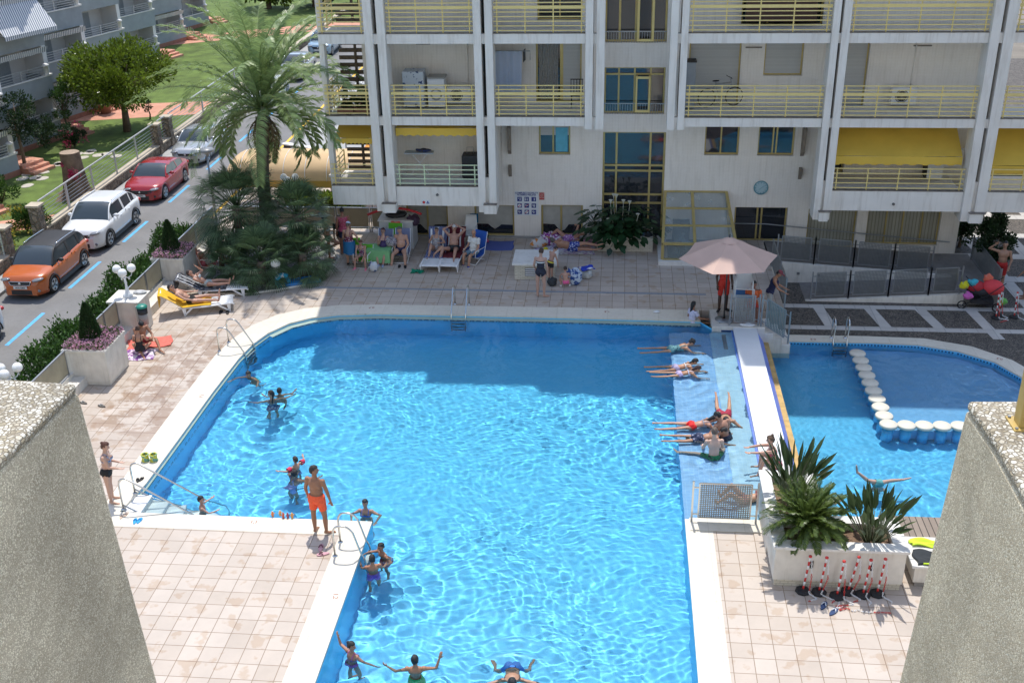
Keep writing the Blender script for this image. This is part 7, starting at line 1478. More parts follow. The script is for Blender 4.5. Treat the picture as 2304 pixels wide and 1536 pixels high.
# white topped brick box and brick planter with calla lilies
brick = tiles('cream_brick', (.60, .56, .46), (.66, .62, .52), (.42, .38, .30), .16, .055, .007, .7, 'XZ', off=.5, bump=.5, var=.08)
t = thing('brick_box', 'low cream brick pump box with a white slab top and louvre', 'box', (-2.72, 35.35, 0)); MB().box(-.68, .68, -.55, .65, 0, .52).build('brickwork', brick, t); MB().box(-.76, .76, -.63, .73, .522, .60).build('slab', white, t, bevel=.01)
b = MB(); b.box(-.32, .25, -.565, -.552, .12, .42); b.build('louvre', M('louvre_dark', (.10, .11, .12), .5, .1, 6), t)
for k in range(4): MB().box(-.31, .24, -.585, -.566, .15+k*.075, .18+k*.075).build('slat', plw, t)
t = thing('brick_planter', 'cream brick planter with lush calla lilies against the building', 'planter', (.34, 38.05, 0)); b = MB(); b.box(-1.0, 1.0, -.48, -.36, 0, .56); b.box(-1.0, 1.0, .5, .62, 0, .56); b.box(-1.0, -.88, -.36, .5, 0, .56); b.box(.88, 1.0, -.36, .5, 0, .56); b.build('brickwork', brick, t); MB().box(-.88, .88, -.36, .5, 0, .5).build('soil', soil, t)
t = thing('calla_lily', 'big leaved calla lily clump with a few white flowers in the brick planter', 'plant', (.15, 38.0, .5)); b = MB(); fl_ = MB()
for k in range(330):
    az = random.uniform(0, 6.28); el = random.uniform(-.2, 1.35); L = random.uniform(.45, 1.2); x0 = random.uniform(-.75, .75)
    d = Vector((math.cos(az)*math.cos(el), math.sin(az)*math.cos(el)*.7-.12, math.sin(el))); p0 = Vector((x0, random.uniform(-.25, .3), 0)); tip = p0+d*L; b.tube([p0, p0+d*L*.6, tip], .008, 4); dd = (d+Vector((0, -.3, -.9))).normalized(); x, y, z = basis(dd); l = random.uniform(.26, .42); ww = l*.33
    b.add([tip, tip+dd*l*.3+x*ww, tip+dd*l*.7+x*ww*.7, tip+dd*l, tip+dd*l*.7-x*ww*.7, tip+dd*l*.3-x*ww], [(0, 1, 2, 3, 4, 5)])
b.build('foliage', leafmat('calla_leaf', (.02, .06, .022), .4, .35, .2), t)
for x, y, z in ((-.35, -.35, 1.35), (-.15, -.2, 1.5), (.1, -.25, 1.32), (.32, -.3, 1.3), (-.42, -.55, .72), (.62, -.45, .88), (-.25, .1, 1.42)): m_ = MB(); m_.lathe((x, y, z), [(.005, -.10), (.02, -.02), (.06, .05), (.075, .07)], 10); m_.tube([(x*.4, y*.3, 0), (x*.9, y*.8, z*.6), (x, y, z-.1)], .007, 4); m_.build('flower', whitef, t)
o = heap('backpack', 'black backpack hanging at the right end of the brick planter', 'backpack', (1.15, 37.75, .3), (.19, .14, .22), prints('backpack_black', (.015, .017, .02), (.05, .10, .15), 9, .5))
# cabinet, noodle, green table, chairs
t = thing('cabinet', 'waist high white cabinet against the pillar with a red noodle on it', 'cabinet', (-7.98, 37.9, 0)); MB().box(-.62, .62, -.4, .5, 0, 1.06).build('carcass', M('cabinet_white', (.62, .63, .64), .6, .05, 2), t, bevel=.01); MB().box(-.66, .66, -.44, .5, 1.062, 1.10).build('top', white, t); MB().box(-.02, .02, -.415, -.402, .1, 1.0).build('door_gap', MC['cabinet_white'], t)
b = MB(); b.tube([Vector((-.95+2.0*k/16, 0, .0+.42*math.sin(math.pi*(.12+.72*k/16)))) for k in range(17)], .045, 10); o = b.build('pool_noodle', M('red_foam', (.60, .05, .06), .8, .1, 9)); tag(o, 'long curved red foam pool noodle lying on the white cabinet', 'pool noodle'); o.location = (-8.1, 37.75, 1.06)
heap('dark_bag', 'dark plum bag hanging over the right edge of the white cabinet', 'bag', (-7.35, 37.7, .85), (.22, .16, .22), M('plum_cloth', (.06, .03, .055), .8, .2, 9)); heap('dark_bag', 'black bag lying on the cabinet under the noodle arch', 'bag', (-8.05, 37.9, 1.1), (.4, .25, .12), black, seed=5)
grn = M('lime_fabric', (.14, .52, .03), .75, .08, 6); bst = stripes('blue_chair_stripe', (.02, .04, .16), (.35, .38, .5), 12)
def beach_chair(label, loc, rz, fab, fr=plw, h=.31, back=.75, grp='folding beach chairs', lean=.3):
    t = thing('beach_chair', label, 'chair', loc, rz, grp); w_ = .27
    for q in (-1, 1):
        x = q*w_; MB().tube([(x, .28, .015), (x, .26, .03), (x, -.22, h+.18), (x, -.30, h+.2)] if False else [(x, -.32, .015), (x, .27, h), (x, .30, h+.01)], .013, 6).build('leg', fr, t); MB().tube([(x, .30, .015), (x, -.25, h), (x, -.25-lean*back, h+back)], .013, 6).build('leg', fr, t); MB().tube([(x, .28, h+.02), (x, .25, h+.22), (x, -.28, h+.24)], .014, 6).build('armrest', fr, t)
    MB().tube([(-w_, .30, .015), (w_, .30, .015)], .012, 6).build('foot_bar', fr, t); MB().tube([(-w_, -.32, .015), (w_, -.32, .015)], .012, 6).build('foot_bar', fr, t)
    b = MB(); b.grid(lambda u, v: ((2*u-1)*w_, .28-.53*v, h+.0-.035*math.sin(math.pi*v)), 6, 8); b.build('seat', fab, t); b = MB(); b.grid(lambda u, v: ((2*u-1)*w_, -.25-lean*back*v-.02*math.sin(math.pi*v), h+back*v), 6, 8); b.build('backrest', fab, t); return t
beach_chair('lime green folding chair the bikini woman kneels on', (-9.25, 36.35, 0), R_(5), grn, back=.7)
beach_chair('green chair under the girl in patterned swimsuit', G(817, 600)+Vector((0, .12, 0)), R_(172), grn, h=.27, back=.4)
beach_chair('blue striped chair under the woman in sunglasses', G(863, 590)+Vector((0, .15, 0)), R_(176), bst, h=.30); beach_chair('blue striped chair under the bare chested older man', G(902, 590)+Vector((0, .2, 0)), R_(178), bst, h=.30)
beach_chair('blue chair under the old man in a white shirt', G(1066, 592)+Vector((0, .15, 0)), R_(150), M('blue_fabric', (.02, .10, .42), .7, .08, 6), h=.28); beach_chair('red low chair beside the cypress planter', G(466, 600)+Vector((.1, 0, 0)), R_(-75), M('red_fabric', (.55, .03, .04), .7, .08, 6), h=.14, back=.7)
c_ = beach_chair('lime green chair with a red towel over its back before the cabinet', (-8.0, 36.9, 0), R_(175), grn, h=.33, back=.72); b = MB(); b.grid(lambda u, v: (-.18+.36*u, -.50-.035*math.sin(9*u), 1.10-.5*v), 12, 6); b.build('red_towel', rt, c_)
t = thing('folding_table', 'low table under a green cloth behind the seated girl', 'table', (-8.35, 36.2, 0)); b = MB()
b.grid(lambda u, v: (-.42+.84*u, -.36+.72*v, .55), 2, 2, False)
def skirt(u, v): a = u*4; i = int(a) % 4; k = a-int(a); c = [(-.42, -.36), (.42, -.36), (.42, .36), (-.42, .36), (-.42, -.36)]; x = c[i][0]+(c[i+1][0]-c[i][0])*k; y = c[i][1]+(c[i+1][1]-c[i][1])*k; s_ = 1+.05*v+.02*math.sin(u*90)*v; return (x*s_, y*s_, .55-.45*v)
b.grid(skirt, 80, 4); b.build('tablecloth', M('mint_cloth', (.20, .46, .20), .8, .07, 5), t)
for x in (-.36, .36):
    for y in (-.3, .3): MB().cyl((x, y, 0), (x, y, .54), .015).build('leg', plw, t)
heap('beach_bag', 'grey printed bag with a green handle on the mint table', 'bag', (-7.95, 36.35, .56), (.22, .16, .18), prints('grey_print', (.40, .38, .40), (.15, .12, .14), 22)); p = G(842, 610)
heap('cool_bag', 'small white cool bag between the girl and the woman in sunglasses', 'bag', (p.x, p.y, 0), (.15, .13, .2), prints('cool_white', (.60, .62, .64), (.1, .14, .25), 6, .5))
def lounger(label, loc, rz, ang, cloth_m=None, grp='white plastic sun loungers', pad=None):
    t = thing('sun_lounger', label, 'sun lounger', loc, rz, grp); w_ = .32; H = .29
    yb, zb = -.28, H; L2 = .78; by, bz = -math.sin(ang)*L2, math.cos(ang)*L2
    b = MB(); b.grid(lambda u, v: ((2*u-1)*w_, yb+1.62*v, H-.015+.03*math.sin(math.pi*v)*0-.02*(1-(2*u-1)**4)*0), 2, 12); o = b.build('seat', plw, t); sd = o.modifiers.new('t', 'SOLIDIFY'); sd.thickness = .03
    b = MB(); b.grid(lambda u, v: ((2*u-1)*w_*(1-.06*v), yb+by*v, zb+bz*v-.05*(2*u-1)**2*(v > .95)), 8, 10); o = b.build('backrest', plw, t); sd = o.modifiers.new('t', 'SOLIDIFY'); sd.thickness = .03
    for q in (-1, 1):
        x = q*(w_+.01); MB().tube([(x, yb-.1, H-.02), (x, .4, H-.04), (x, 1.3, H-.01), (x, 1.38, H-.05)], .028, 6).build('side_rail', plw, t)
        for y, dy in ((1.18, -.32), (-.22, .28)):
            b = MB(); b.extr([(x-.015, y, H-.03), (x-.015, y+dy*-.12, 0), (x-.015, y+dy*-.12+.07, 0), (x-.015, y+dy*.4+.03, H*.45), (x-.015, y+dy+.05, H-.03), (x-.015, y+dy-.05, H-.03), (x-.015, y+dy*.45, H*.62), (x-.015, y+.06, H-.06)] if False else [(x-.015, y-.05, H-.03), (x-.015, y-.03+.03, 0), (x-.015, y+.05, 0), (x-.015, y+.08, H-.03)], (.03, 0, 0)); b.build('leg', plw, t)
            b = MB(); b.beam((x, y+.02, .03), (x, y+dy, H-.03), .03, .05); b.build('leg_brace', plw, t)
    for k in range(7): MB().box(-w_+.03, w_-.03, yb+.1+k*.2, yb+.13+k*.2, H+.002, H+.008).build('slat', plw, t)
    if cloth_m:
        b = MB(); b.grid(lambda u, v: ((2*u-1)*(w_+.04), yb-.02+by*(1-v*1.0)*1.0+.02, zb+bz*(1-v)+.025), 6, 8) if False else None
        def tw(u, v):
            k = 2.2*v; x = (2*u-1)*(w_+.035*abs(math.sin(7*v)))
            if k < .45: return (x, yb+by*1.03-.04, zb+bz*1.04-.42+k/.45*.42)
            if k < 1.3: q = (k-.45)/.85; return (x, yb+by*(1.03-q*1.0)+.02, zb+bz*(1.04-q*1.0)+.025+.008*math.sin(20*u))
            q = (k-1.3)/.9; return (x, yb+.03+q*.9, H+.02+.008*math.sin(18*u+6*q))
        b = MB(); b.grid(tw, 14, 30); o = b.build('towel', cloth_m, t); sd = o.modifiers.new('t', 'SOLIDIFY'); sd.thickness = .01
    return t
dkt = prints('dark_towel_print', (.05, .05, .06), (.15, .16, .18), 9); nvt = stripes('navy_towel', (.03, .05, .16), (.25, .28, .42), 5)
lounger('white lounger with a yellow towel under the sunbathing man', G(432, 700), R_(-72), math.atan2(.8, .62), ylt); lounger('white lounger with a dark towel under the sunbathing woman', G(470, 662), R_(-80), math.atan2(.85, .5), dkt)
lounger('white lounger with a navy towel under the woman with knees up', G(983, 583), R_(178), math.atan2(.45, 1), nvt); lounger('white lounger with a maroon towel under the older man', G(1022, 583), R_(178), math.atan2(.5, 1), M('maroon_towel', (.12, .012, .02), .9, .1, 6))
t = thing('plastic_chair', 'white plastic chair with blue and black towels against the wall', 'chair', (-5.35, 38.15, 0), R_(180)); b = MB(); b.grid(lambda u, v: ((2*u-1)*(.25-.05*v), -.22-.22*v-.03*(1-(2*u-1)**2), .42+.55*v), 10, 8); o = b.build('backrest', plw, t); o.modifiers.new('t', 'SOLIDIFY').thickness = .025; MB().box(-.25, .25, -.22, .24, .40, .43).build('seat', plw, t)
for x in (-.22, .22):
    for y in (-.2, .22): MB().cyl((x*1.15, y*1.15, 0), (x, y, .4), .02).build('leg', plw, t)
    MB().box(x-.03, x+.03, -.24, .22, .60, .63).build('armrest', plw, t)
b = MB(); b.grid(lambda u, v: (-.26+.3*u, -.49-.02*math.sin(20*u), 1.0-.36*v), 10, 4); b.build('blue_towel', M('petrol_towel', (.01, .13, .24), .9, .1, 8), t); b = MB(); b.grid(lambda u, v: (-.02+.16*u, -.46, .9-.45*v), 6, 4); b.build('black_towel', black, t)
# blue-and-white bags, inflatable, small toys, flip-flops
p = G(1305, 640); heap('beach_bag', 'blue and white printed bag beside the crouching child', 'bag', (p.x-.2, p.y, 0), (.26, .15, .32), prints('sea_print', (.50, .58, .68), (.03, .08, .28), 7, .42)); p = G(1262, 645); heap('beach_bag', 'dark grey bag beside the crouching child', 'bag', (p.x-.3, p.y+.1, 0), (.16, .14, .16), M('charcoal_cloth', (.04, .045, .05), .9, .2, 9), seed=3)
p = G(1320, 626); heap('beach_bag', 'clear bag topped by a folded blue towel right of the child', 'bag', (p.x, p.y, 0), (.19, .16, .2), M('clear_bag', (.50, .51, .50), .3, .15, 9)); cloth('towel', 'folded royal blue and white towel on the clear bag', 'towel', (p.x, p.y, .36), .46, .36, prints('royal_print', (.02, .05, .42), (.75, .75, .78), 5, .5), R_(30), .05, .03)
p = G(668, 640); t = thing('inflatable', 'blue inflatable mattress with a curled end lying in front of the palms', 'inflatable', (p.x, p.y+.1, 0), R_(25)); ib = M('inflatable_blue', (.02, .22, .60), .25, .08, 5, coat=.5); b = MB()
for k in range(4): b.tube([(-.45, -.2+k*.13, .07), (.75, -.2+k*.13, .07)], .068, 10)
b.build('mattress', ib, t); b = MB(); b.tube([(-.5+.2*math.cos(a), -.05, .2+.2*math.sin(a)) for a in [k*math.tau/20 for k in range(20)]], .085, 10, closed=True); b.build('ring', prints('ring_print', (.02, .28, .45), (.55, .60, .62), 9, .5), t)
def flipflops(label, p1, p2, col, strap, a1=0, a2=0, s=1., z=.004):
    t = thing('flip_flops', label, 'flip-flops', (p1.x, p1.y, z), 0, None); m = M('sole_%d' % int(sum(col)*999), col, .7, .08, 9); ms = M('strap_%d' % int(sum(strap)*999), strap, .6, .05, 9)
    for q, a in ((Vector((0, 0, 0)), a1), (p2-p1, a2)):
        b = MB(); n = 14; X = Vector((math.cos(a), math.sin(a), 0)); Y = Vector((-X.y, X.x, 0)); pl_ = [Vector((q.x, q.y, 0))+Y*.135*s*math.sin(k*math.tau/n)+X*(.05+.012*math.sin(k*math.tau/n))*s*math.cos(k*math.tau/n) for k in range(n)]
        b.prism([(v.x, v.y) for v in pl_], 0, .022*s); b.build('sole', m, t); b = MB(); c = Vector((q.x, q.y, .02*s)); b.tube([c-X*.045*s-Y*.0*s, c-X*.02*s+Y*.04*s+Vector((0, 0, .035*s)), c+Y*.085*s+Vector((0, 0, .008)), c+X*.02*s+Y*.04*s+Vector((0, 0, .035*s)), c+X*.045*s-Y*.0*s], .011*s, 6); b.build('strap', ms, t)
    return t
flipflops('black flip-flops beside the yellow towel lounger', G(497, 703), G(512, 704), BLK, BLK, 0, .3, 1.1)
flipflops('pink and black flip-flops lying behind the man in orange shorts', G(722, 1233), G(727, 1247), (.55, .30, .34), (.12, .03, .05), .1, 1.9, 1.05)
flipflops('bright blue flip-flops on the coping by the pool stair', G(304, 1173), G(314, 1172), (.02, .30, .62), (.02, .35, .7), .2, -.1, .9)
flipflops('white sandals beside the pool stair rail', G(274, 1162), G(284, 1157), (.55, .40, .30), (.75, .72, .68), .1, .1, .8)
flipflops('grey sandals on the tiles near the foreground pillar', G(188, 907), G(229, 914), (.10, .09, .08), (.45, .44, .42), 1.2, 1.2, 1.)
flipflops('black flip-flops on the coping beside the pool stair rails', G(310, 1081), G(318, 1079), BLK, BLK, .4, -.2, .8)
flipflops('navy and white flip-flops in front of the chain posts', G(1853, 1363), G(1875, 1377), (.02, .05, .14), (.65, .68, .72), -.5, -.7, 1.05)
flipflops('black shoes under the chair of the older man', G(880, 606)+Vector((.25, .25, 0)), G(893, 607)+Vector((.25, .25, 0)), BLK, BLK, 0, .2, 1.)
for i, (px, lb, c) in enumerate(((328, 'yellow and green armband on the coping, left of the pair', (.55, .52, .08)), (347, 'yellow and green armband on the coping, right of the pair', (.60, .58, .08)))):
    p = G(px, 1036); o = MB(); o.tube([(0, 0, 0), (0, 0, .16)], .085, 16, cap=False); o.tube([(.085*math.cos(a), .085*math.sin(a), .0) for a in [k*math.tau/14 for k in range(14)]], .02, 6, closed=True); o.tube([(.085*math.cos(a), .085*math.sin(a), .16) for a in [k*math.tau/14 for k in range(14)]], .02, 6, closed=True); o = o.build('armband', prints('armband_print', c, (.16, .35, .28), 14, .42)); o.location = (p.x, p.y, .02); tag(o, lb, 'armband', 'yellow armbands')
p = G(270, 831); t = thing('water_guns', 'yellow and orange foam toys on the tiles by the nearest planter', 'toy', (p.x, p.y, 0), .4); MB().tube([(-.16, -.05, .04), (.14, 0, .04)], .035, 8).build('yellow_tube', M('toy_yellow', (.72, .62, .05), .5, .05, 5), t); MB().tube([(-.12, .08, .04), (.18, .12, .04)], .035, 8).build('orange_tube', M('toy_orange', (.75, .20, .08), .5, .05, 5), t)
p = G(940, 612); cloth('green_cloth', 'small crumpled green cloth left of the white loungers', 'cloth', (p.x, p.y, 0), .42, .3, M('emerald_cloth', (.0, .22, .12), .8, .1, 8), 0, .07)
for i, (px, py, c) in enumerate(((614, 1162, (.75, .25, .08)), (631, 1160, (.80, .45, .15)), (638, 1165, (.62, .12, .06)), (648, 1165, (.35, .08, .12)), (658, 1165, (.72, .35, .08)))):
    p = G(px, py); o = MB(); o.lathe((0, 0, 0), [(0, 0), (.028, 0), (.03, .05), (.018, .08), (.026, .10), (.02, .135), (0, .14)], 10); o.beam((-.04, 0, .06), (.045, .01, .09), .018); o = o.build('toy_figure', M('toy_%d' % i, c, .4, .3, 30)); o.location = (p.x, p.y, .006); tag(o, ['small orange toy figure at the left end of the row on the coping', 'pale orange toy figure, second in the row on the coping', 'dark red toy figure in the middle of the row on the coping', 'maroon toy figure, fourth in the row on the coping', 'ochre toy figure nearest the man in orange shorts'][i], 'toy', 'toy figures on the coping')
p = G(1478, 704); o = heap('paper_scrap', 'small crumpled white paper on the far coping', 'paper', (p.x, p.y, .01), (.1, .05, .04), sgw)
p = G(1690, 716); heap('white_cloth', 'crumpled white cloth on the platform kerb under the panel', 'cloth', (4.1, 31.25, .06), (.22, .08, .05), M('white_linen', (.7, .7, .7), .9, .1, 9))
# depth marks inlaid in the coping
mk = M('brown_inlay', (.33, .10, .06), .7, .1, 5); dm = thing('depth_marks', 'small red brown depth figures inlaid around the pool coping', 'markings', (0, 0, .008))
for s_, px, py, a in (('1,1', 570, 1177, 0), ('1,2', 750, 1341, -80), ('0,7', 837, 691, 180), ('1,5', 1366, 700, 180), ('1,1', 450, 891, -95)): p = G(px, py); text(s_, .15, mk, 'depth_figure', dm, (p.x, p.y, 0), (0, 0, R_(a)))
dm = thing('depth_marks', 'small depth figures inlaid around the lower pool coping', 'markings', (0, 0, ZT+.008))
for s_, px, py, a in (('0,5', 1829, 762, 180), ('0,3', 2250, 806, 150)): p = G(px, py, ZT); text(s_, .15, mk, 'depth_figure', dm, (p.x, p.y, 0), (0, 0, R_(a)))
# stool row in the children's pool
plt_ = M('stool_top', (.66, .62, .52), .6, .06, 4); stl = [(7.48, 31.2+.0-i*.485) for i in range(9)]+[(7.5, 26.85), (7.97, 26.83), (8.44, 26.84), (8.91, 26.85), (9.38, 26.87), (9.85, 26.87), (10.32, 26.87)]
first = None
for i, (x, y) in enumerate(stl):
    if first is None:
        first = thing('stepping_pillar', '', 'pillar', (x, y, ZT-1.13), 0, 'round white topped pillars dividing the lower pool'); MB().cyl((0, 0, 0), (0, 0, .99), .15, n=22).build('shaft', kidm, first); MB().lathe((0, 0, .99), [(.20, .03), (.242, .045), (.242, .10), (.225, .12), (0, .122)], 26).build('top_disc', plt_, first); o = first; recv(first)
    else: o = dup(first, (x, y, ZT-1.13))
    o['label'] = ('round white topped pillar in the lower pool, number %s of the row counted from the far edge' % NM[i]) if i < 10 else ('round pillar in the lower pool, %s to the right of the corner of the row' % NM[i-10]) if i < 15 else 'last round pillar of the row, hidden by the right foreground wall'
# ramp with two legs
rampm = M('ramp_concrete', (.20, .185, .17), .85, .12, 6)
t = thing('access_ramp', 'white sided access ramp turning back along the building wall', 'ramp', (9, 36, ZT))
b = MB(); b.extr([(-2.55, -1.0, 0), (2.6, -1.0, 0), (2.6, -1.0, .36), (-2.55, -1.0, .02)], (0, .12, 0)); b.build('lower_kerb', whitew, t); b = MB(); b.extr([(-2.55, -.88, 0), (2.6, -.88, 0), (2.6, -.88, .30), (-2.55, -.88, .004)], (0, 1.49, 0)); b.build('lower_ramp', rampm, t); MB().box(2.602, 3.75, -1.0, 2.85, 0, .31).build('landing', rampm, t)
b = MB(); b.extr([(-3.55, .62, 0), (2.6, .62, 0), (2.6, .62, .36), (-3.55, .62, .78)], (0, .12, 0)); b.build('upper_kerb', whitew, t); b = MB(); b.extr([(-3.55, .742, 0), (2.6, .742, 0), (2.6, .742, .31), (-3.55, .742, .72)], (0, 2.1, 0)); b.build('upper_ramp', rampm, t)
for x, z in ((-2.6, .35), (-1.9, .3)): MB().lathe((x, .615, z), [(0, 0), (.06, 0)], 12).build('round_vent', steel_d, t) if False else MB().box(x-.05, x+.05, .605, .617, z-.04, z+.04).build('step_light', steel_d, t)
nmL = ['first', 'second', 'third', 'fourth']
xs = [6.62, 7.85, 9.15, 10.45, 11.45]
for i in range(4): z0 = ZT+.03+.32*(xs[i]-6.45)/5.15; z1 = ZT+.03+.32*(xs[i+1]-6.45)/5.15; panel('perforated panel on the lower ramp, %s from the left' % nmL[i], (xs[i], 35.06), (xs[i+1], 35.06), z0, z1, 1.0, n=22)
xs = [5.62, 6.9, 8.25, 9.6, 10.9]
for i in range(4): z0 = ZT+.78-.42*(xs[i]-5.45)/6.15; z1 = ZT+.78-.42*(xs[i+1]-5.45)/6.15; panel('perforated panel on the upper ramp, %s from the left' % nmL[i], (xs[i], 36.68), (xs[i+1], 36.68), z0, z1, 1.0, n=22)
panel('perforated panel closing the ramp landing at its right end', (12.7, 35.1), (12.7, 38.3), ZT+.3, ZT+.3, .95)
t = thing('wall_handrail', 'thin metal handrail sloping down along the building wall above the ramp', 'handrail', (4.1, 38.7, 0)); MB().tube([(0, 0, .72), (1.3, 0, .72), (7.9, 0, .12)], .02, 8).build('rail', steel_d, t)
for k in range(7): x = .2+k*1.2; MB().beam((x, 0, .72-.0909*max(0, x-1.3)-.01), (x, .19, .66-.0909*max(0, x-1.3)), .02).build('bracket', steel_d, t)
# dark bushes, low wall on the right
tree('dark_shrub', 'tall dark shrub beside the ramp landing at the building corner', (13.2, 37.6, ZT), 2.3, (.62, .6, .95), 5000, darkl, .05, None, .11, .06, 30, cz=1.3)
tree('dark_shrub', 'dark climbing shrub at the lower right building corner', (12.9, 40.4, ZT), 2.8, (.55, .8, 1.2), 4200, darkl, .05, None, .12, .06, 24, cz=1.5)
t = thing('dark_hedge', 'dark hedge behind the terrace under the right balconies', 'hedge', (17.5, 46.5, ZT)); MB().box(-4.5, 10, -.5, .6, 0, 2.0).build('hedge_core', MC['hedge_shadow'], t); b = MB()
for k in range(9000): leaf(b, Vector((random.uniform(-4.7, 10), random.choice((-.6, random.uniform(-.6, .6))), random.uniform(.5, 2.2))), rv()+Vector((0, -.5, .5)), .16, .08)
b.build('foliage', darkl, t)
t = thing('low_wall', 'low pale wall in front of the dark hedge at the right', 'wall', (17.5, 45.2, ZT)); MB().box(-4, 10, -.3, .3, 0, .75).build('wall_body', whitew, t); MB().box(-4.1, 10, -.36, .36, .752, .82).build('coping', whitew, t)
# stroller hung with bags, with red and white chain posts behind
p = G(2205, 690, ZT); t = thing('stroller', 'dark stroller loaded with coloured bags and a red hood', 'stroller', (p.x, p.y, ZT), R_(-8)); blk = M('stroller_black', (.02, .02, .025), .7, .1, 6)
for x, y in ((-.62, -.25), (-.62, .25), (.45, -.3), (.45, .3)): w_ = MB().tube([(x+.13*math.cos(a), y, .13+.13*math.sin(a)) for a in [k*math.tau/20 for k in range(20)]], .022, 8, closed=True); w_ = w_.build('wheel', tyre, t); m_ = MB(); [m_.beam((x, y, .13), (x+.12*math.cos(a), y, .13+.12*math.sin(a)), .012) for a in [k*math.tau/5 for k in range(5)]]; m_.build('spokes', rim, w_)
for y in (-.27, .27): MB().tube([(-.62, y, .13), (.1, y, .5), (.62, y, 1.0)], .014, 6).build('frame', blk, t); MB().tube([(.45, y, .13), (-.1, y, .5), (-.55, y, .95)], .014, 6).build('frame', blk, t)
b = MB(); b.ell((-.1, 0, .58), (.42, .25, .18), 16, 10); b.build('seat', blk, t); b = MB(); b.ell((.28, 0, .72), (.36, .27, .26), 18, 10); b.build('hood', M('coral_red_fabric', (.66, .05, .06), .7, .08, 5), t); b = MB(); b.ell((-.25, 0, .72), (.3, .25, .2), 16, 8); b.build('foot_cover', M('deep_red_fabric', (.40, .02, .03), .7, .1, 5), t); b = MB(); b.box(-.35, .35, -.22, .22, .18, .34); b.build('basket', blk, t)
for nm, lb, c, o in (('yellow_bag', 'yellow bag hanging on the stroller handle', (.62, .58, .02), (-.62, -.15, .68)), ('pink_bag', 'pink bag hanging on the stroller side', (.58, .12, .42), (-.48, -.3, .38)), ('turquoise_bag', 'turquoise bag resting on top of the stroller', (.05, .38, .48), (-.38, -.1, .78)), ('green_bag', 'green and black bag hanging at the front of the stroller', (.14, .42, .08), (.62, -.25, .25)), ('red_bag', 'red and orange bundle piled behind the stroller hood', (.62, .14, .08), (.12, .15, .86))):
    q = Matrix.Rotation(R_(-8), 3, 'Z') @ Vector(o); heap(nm, lb, 'bag', (p.x+q.x, p.y+q.y, ZT+q.z), (.16, .12, .13), prints(nm, c, tuple(x*.5+.1 for x in c), 9, .5), seed=len(nm))
redp = M('post_red', (.58, .035, .03), .5, .05, 5)
def chain(b, br, pts, L=.05):
    """alternate red and white runs of links"""
    P = [Vector(q) for q in pts]; k = 0
    for i in range(len(P)-1):
        n = max(1, int((P[i+1]-P[i]).length/L))
        for j in range(n):
            c = P[i].lerp(P[i+1], (j+.5)/n); d = (P[i+1]-P[i]).normalized(); x, y, _ = basis(d); u = x if k % 2 else y; m_ = br if (k//7) % 2 else b; m_.tube([c+d*L*.55*math.cos(a)+u*L*.28*math.sin(a) for a in [q*math.tau/8 for q in range(8)]], .0065, 4, closed=True); k += 1
def barrier_post(label, x, y, z, tilt, rz=0, seed=0, grp='red and white chain posts'):
    t = thing('barrier_post', label, 'post', (x, y, z), rz, grp); n = 8
    MB().lathe((0, 0, 0), [(0, 0), (.155, 0), (.155, .035), (.13, .055), (.05, .07), (.03, .08)], 8, False).build('base', M('rubber_black', (.018, .018, .02), .7, .1, 6), t)
    tp = Vector((tilt, 0, .86)); bs = Vector((0, 0, .06))
    for k in range(8): MB().cyl(bs.lerp(tp, k/8), bs.lerp(tp, (k+1)/8-.001), .021, n=10).build('band', redp if k % 2 == 0 else plw, t)
    MB().ell(tp+Vector((0, 0, .02)), (.038, .038, .03), 10, 6).build('cap', redp, t); b, br = MB(), MB(); rnd = random.Random(seed); q = tp+Vector((.03, -.03, -.02)); pts = [q, q+Vector((.03, -.02, -.45)), Vector((rnd.uniform(.0, .12), -.12, .05)), Vector((rnd.uniform(.1, .3), -.24, .012)), Vector((rnd.uniform(-.1, .3), -.32, .012))]
    chain(b, br, pts); b.build('chain', plw, t); br.build('chain', redp, t); return t
PX = [(3.97, 18.54, .07), (4.29, 18.52, .07), (4.63, 18.42, .05), (4.88, 18.58, .12), (5.16, 18.5, .06), (5.45, 18.55, .06)]
for i, (x, y, tl) in enumerate(PX): barrier_post('red and white chain post in front of the big planter, %s from the left' % ['first', 'second', 'third', 'fourth', 'fifth', 'sixth'][i], x, y, 0, tl, 0, i)
for i, (x, y) in enumerate(((12.35, 33.9), (12.5, 34.1), (12.95, 34.0))): barrier_post('red and white chain post behind the stroller, %s from the left' % ['first', 'second', 'third'][i], x, y, ZT, -.04, .3, i+8, 'red and white posts by the stroller')
t = thing('loose_chain', 'heap of red and white plastic chain on the tiles before the posts', 'chain', (4.75, 18.15, .012)); b, br = MB(), MB(); rnd = random.Random(4); pts = [(-.1, .1, 0)]; [pts.append((pts[-1][0]+rnd.uniform(-.1, .17), max(-.2, min(.2, pts[-1][1]+rnd.uniform(-.14, .12))), .005+.01*rnd.random())) for _ in range(14)]; chain(b, br, pts); b.build('white_links', plw, t); br.build('red_links', redp, t)
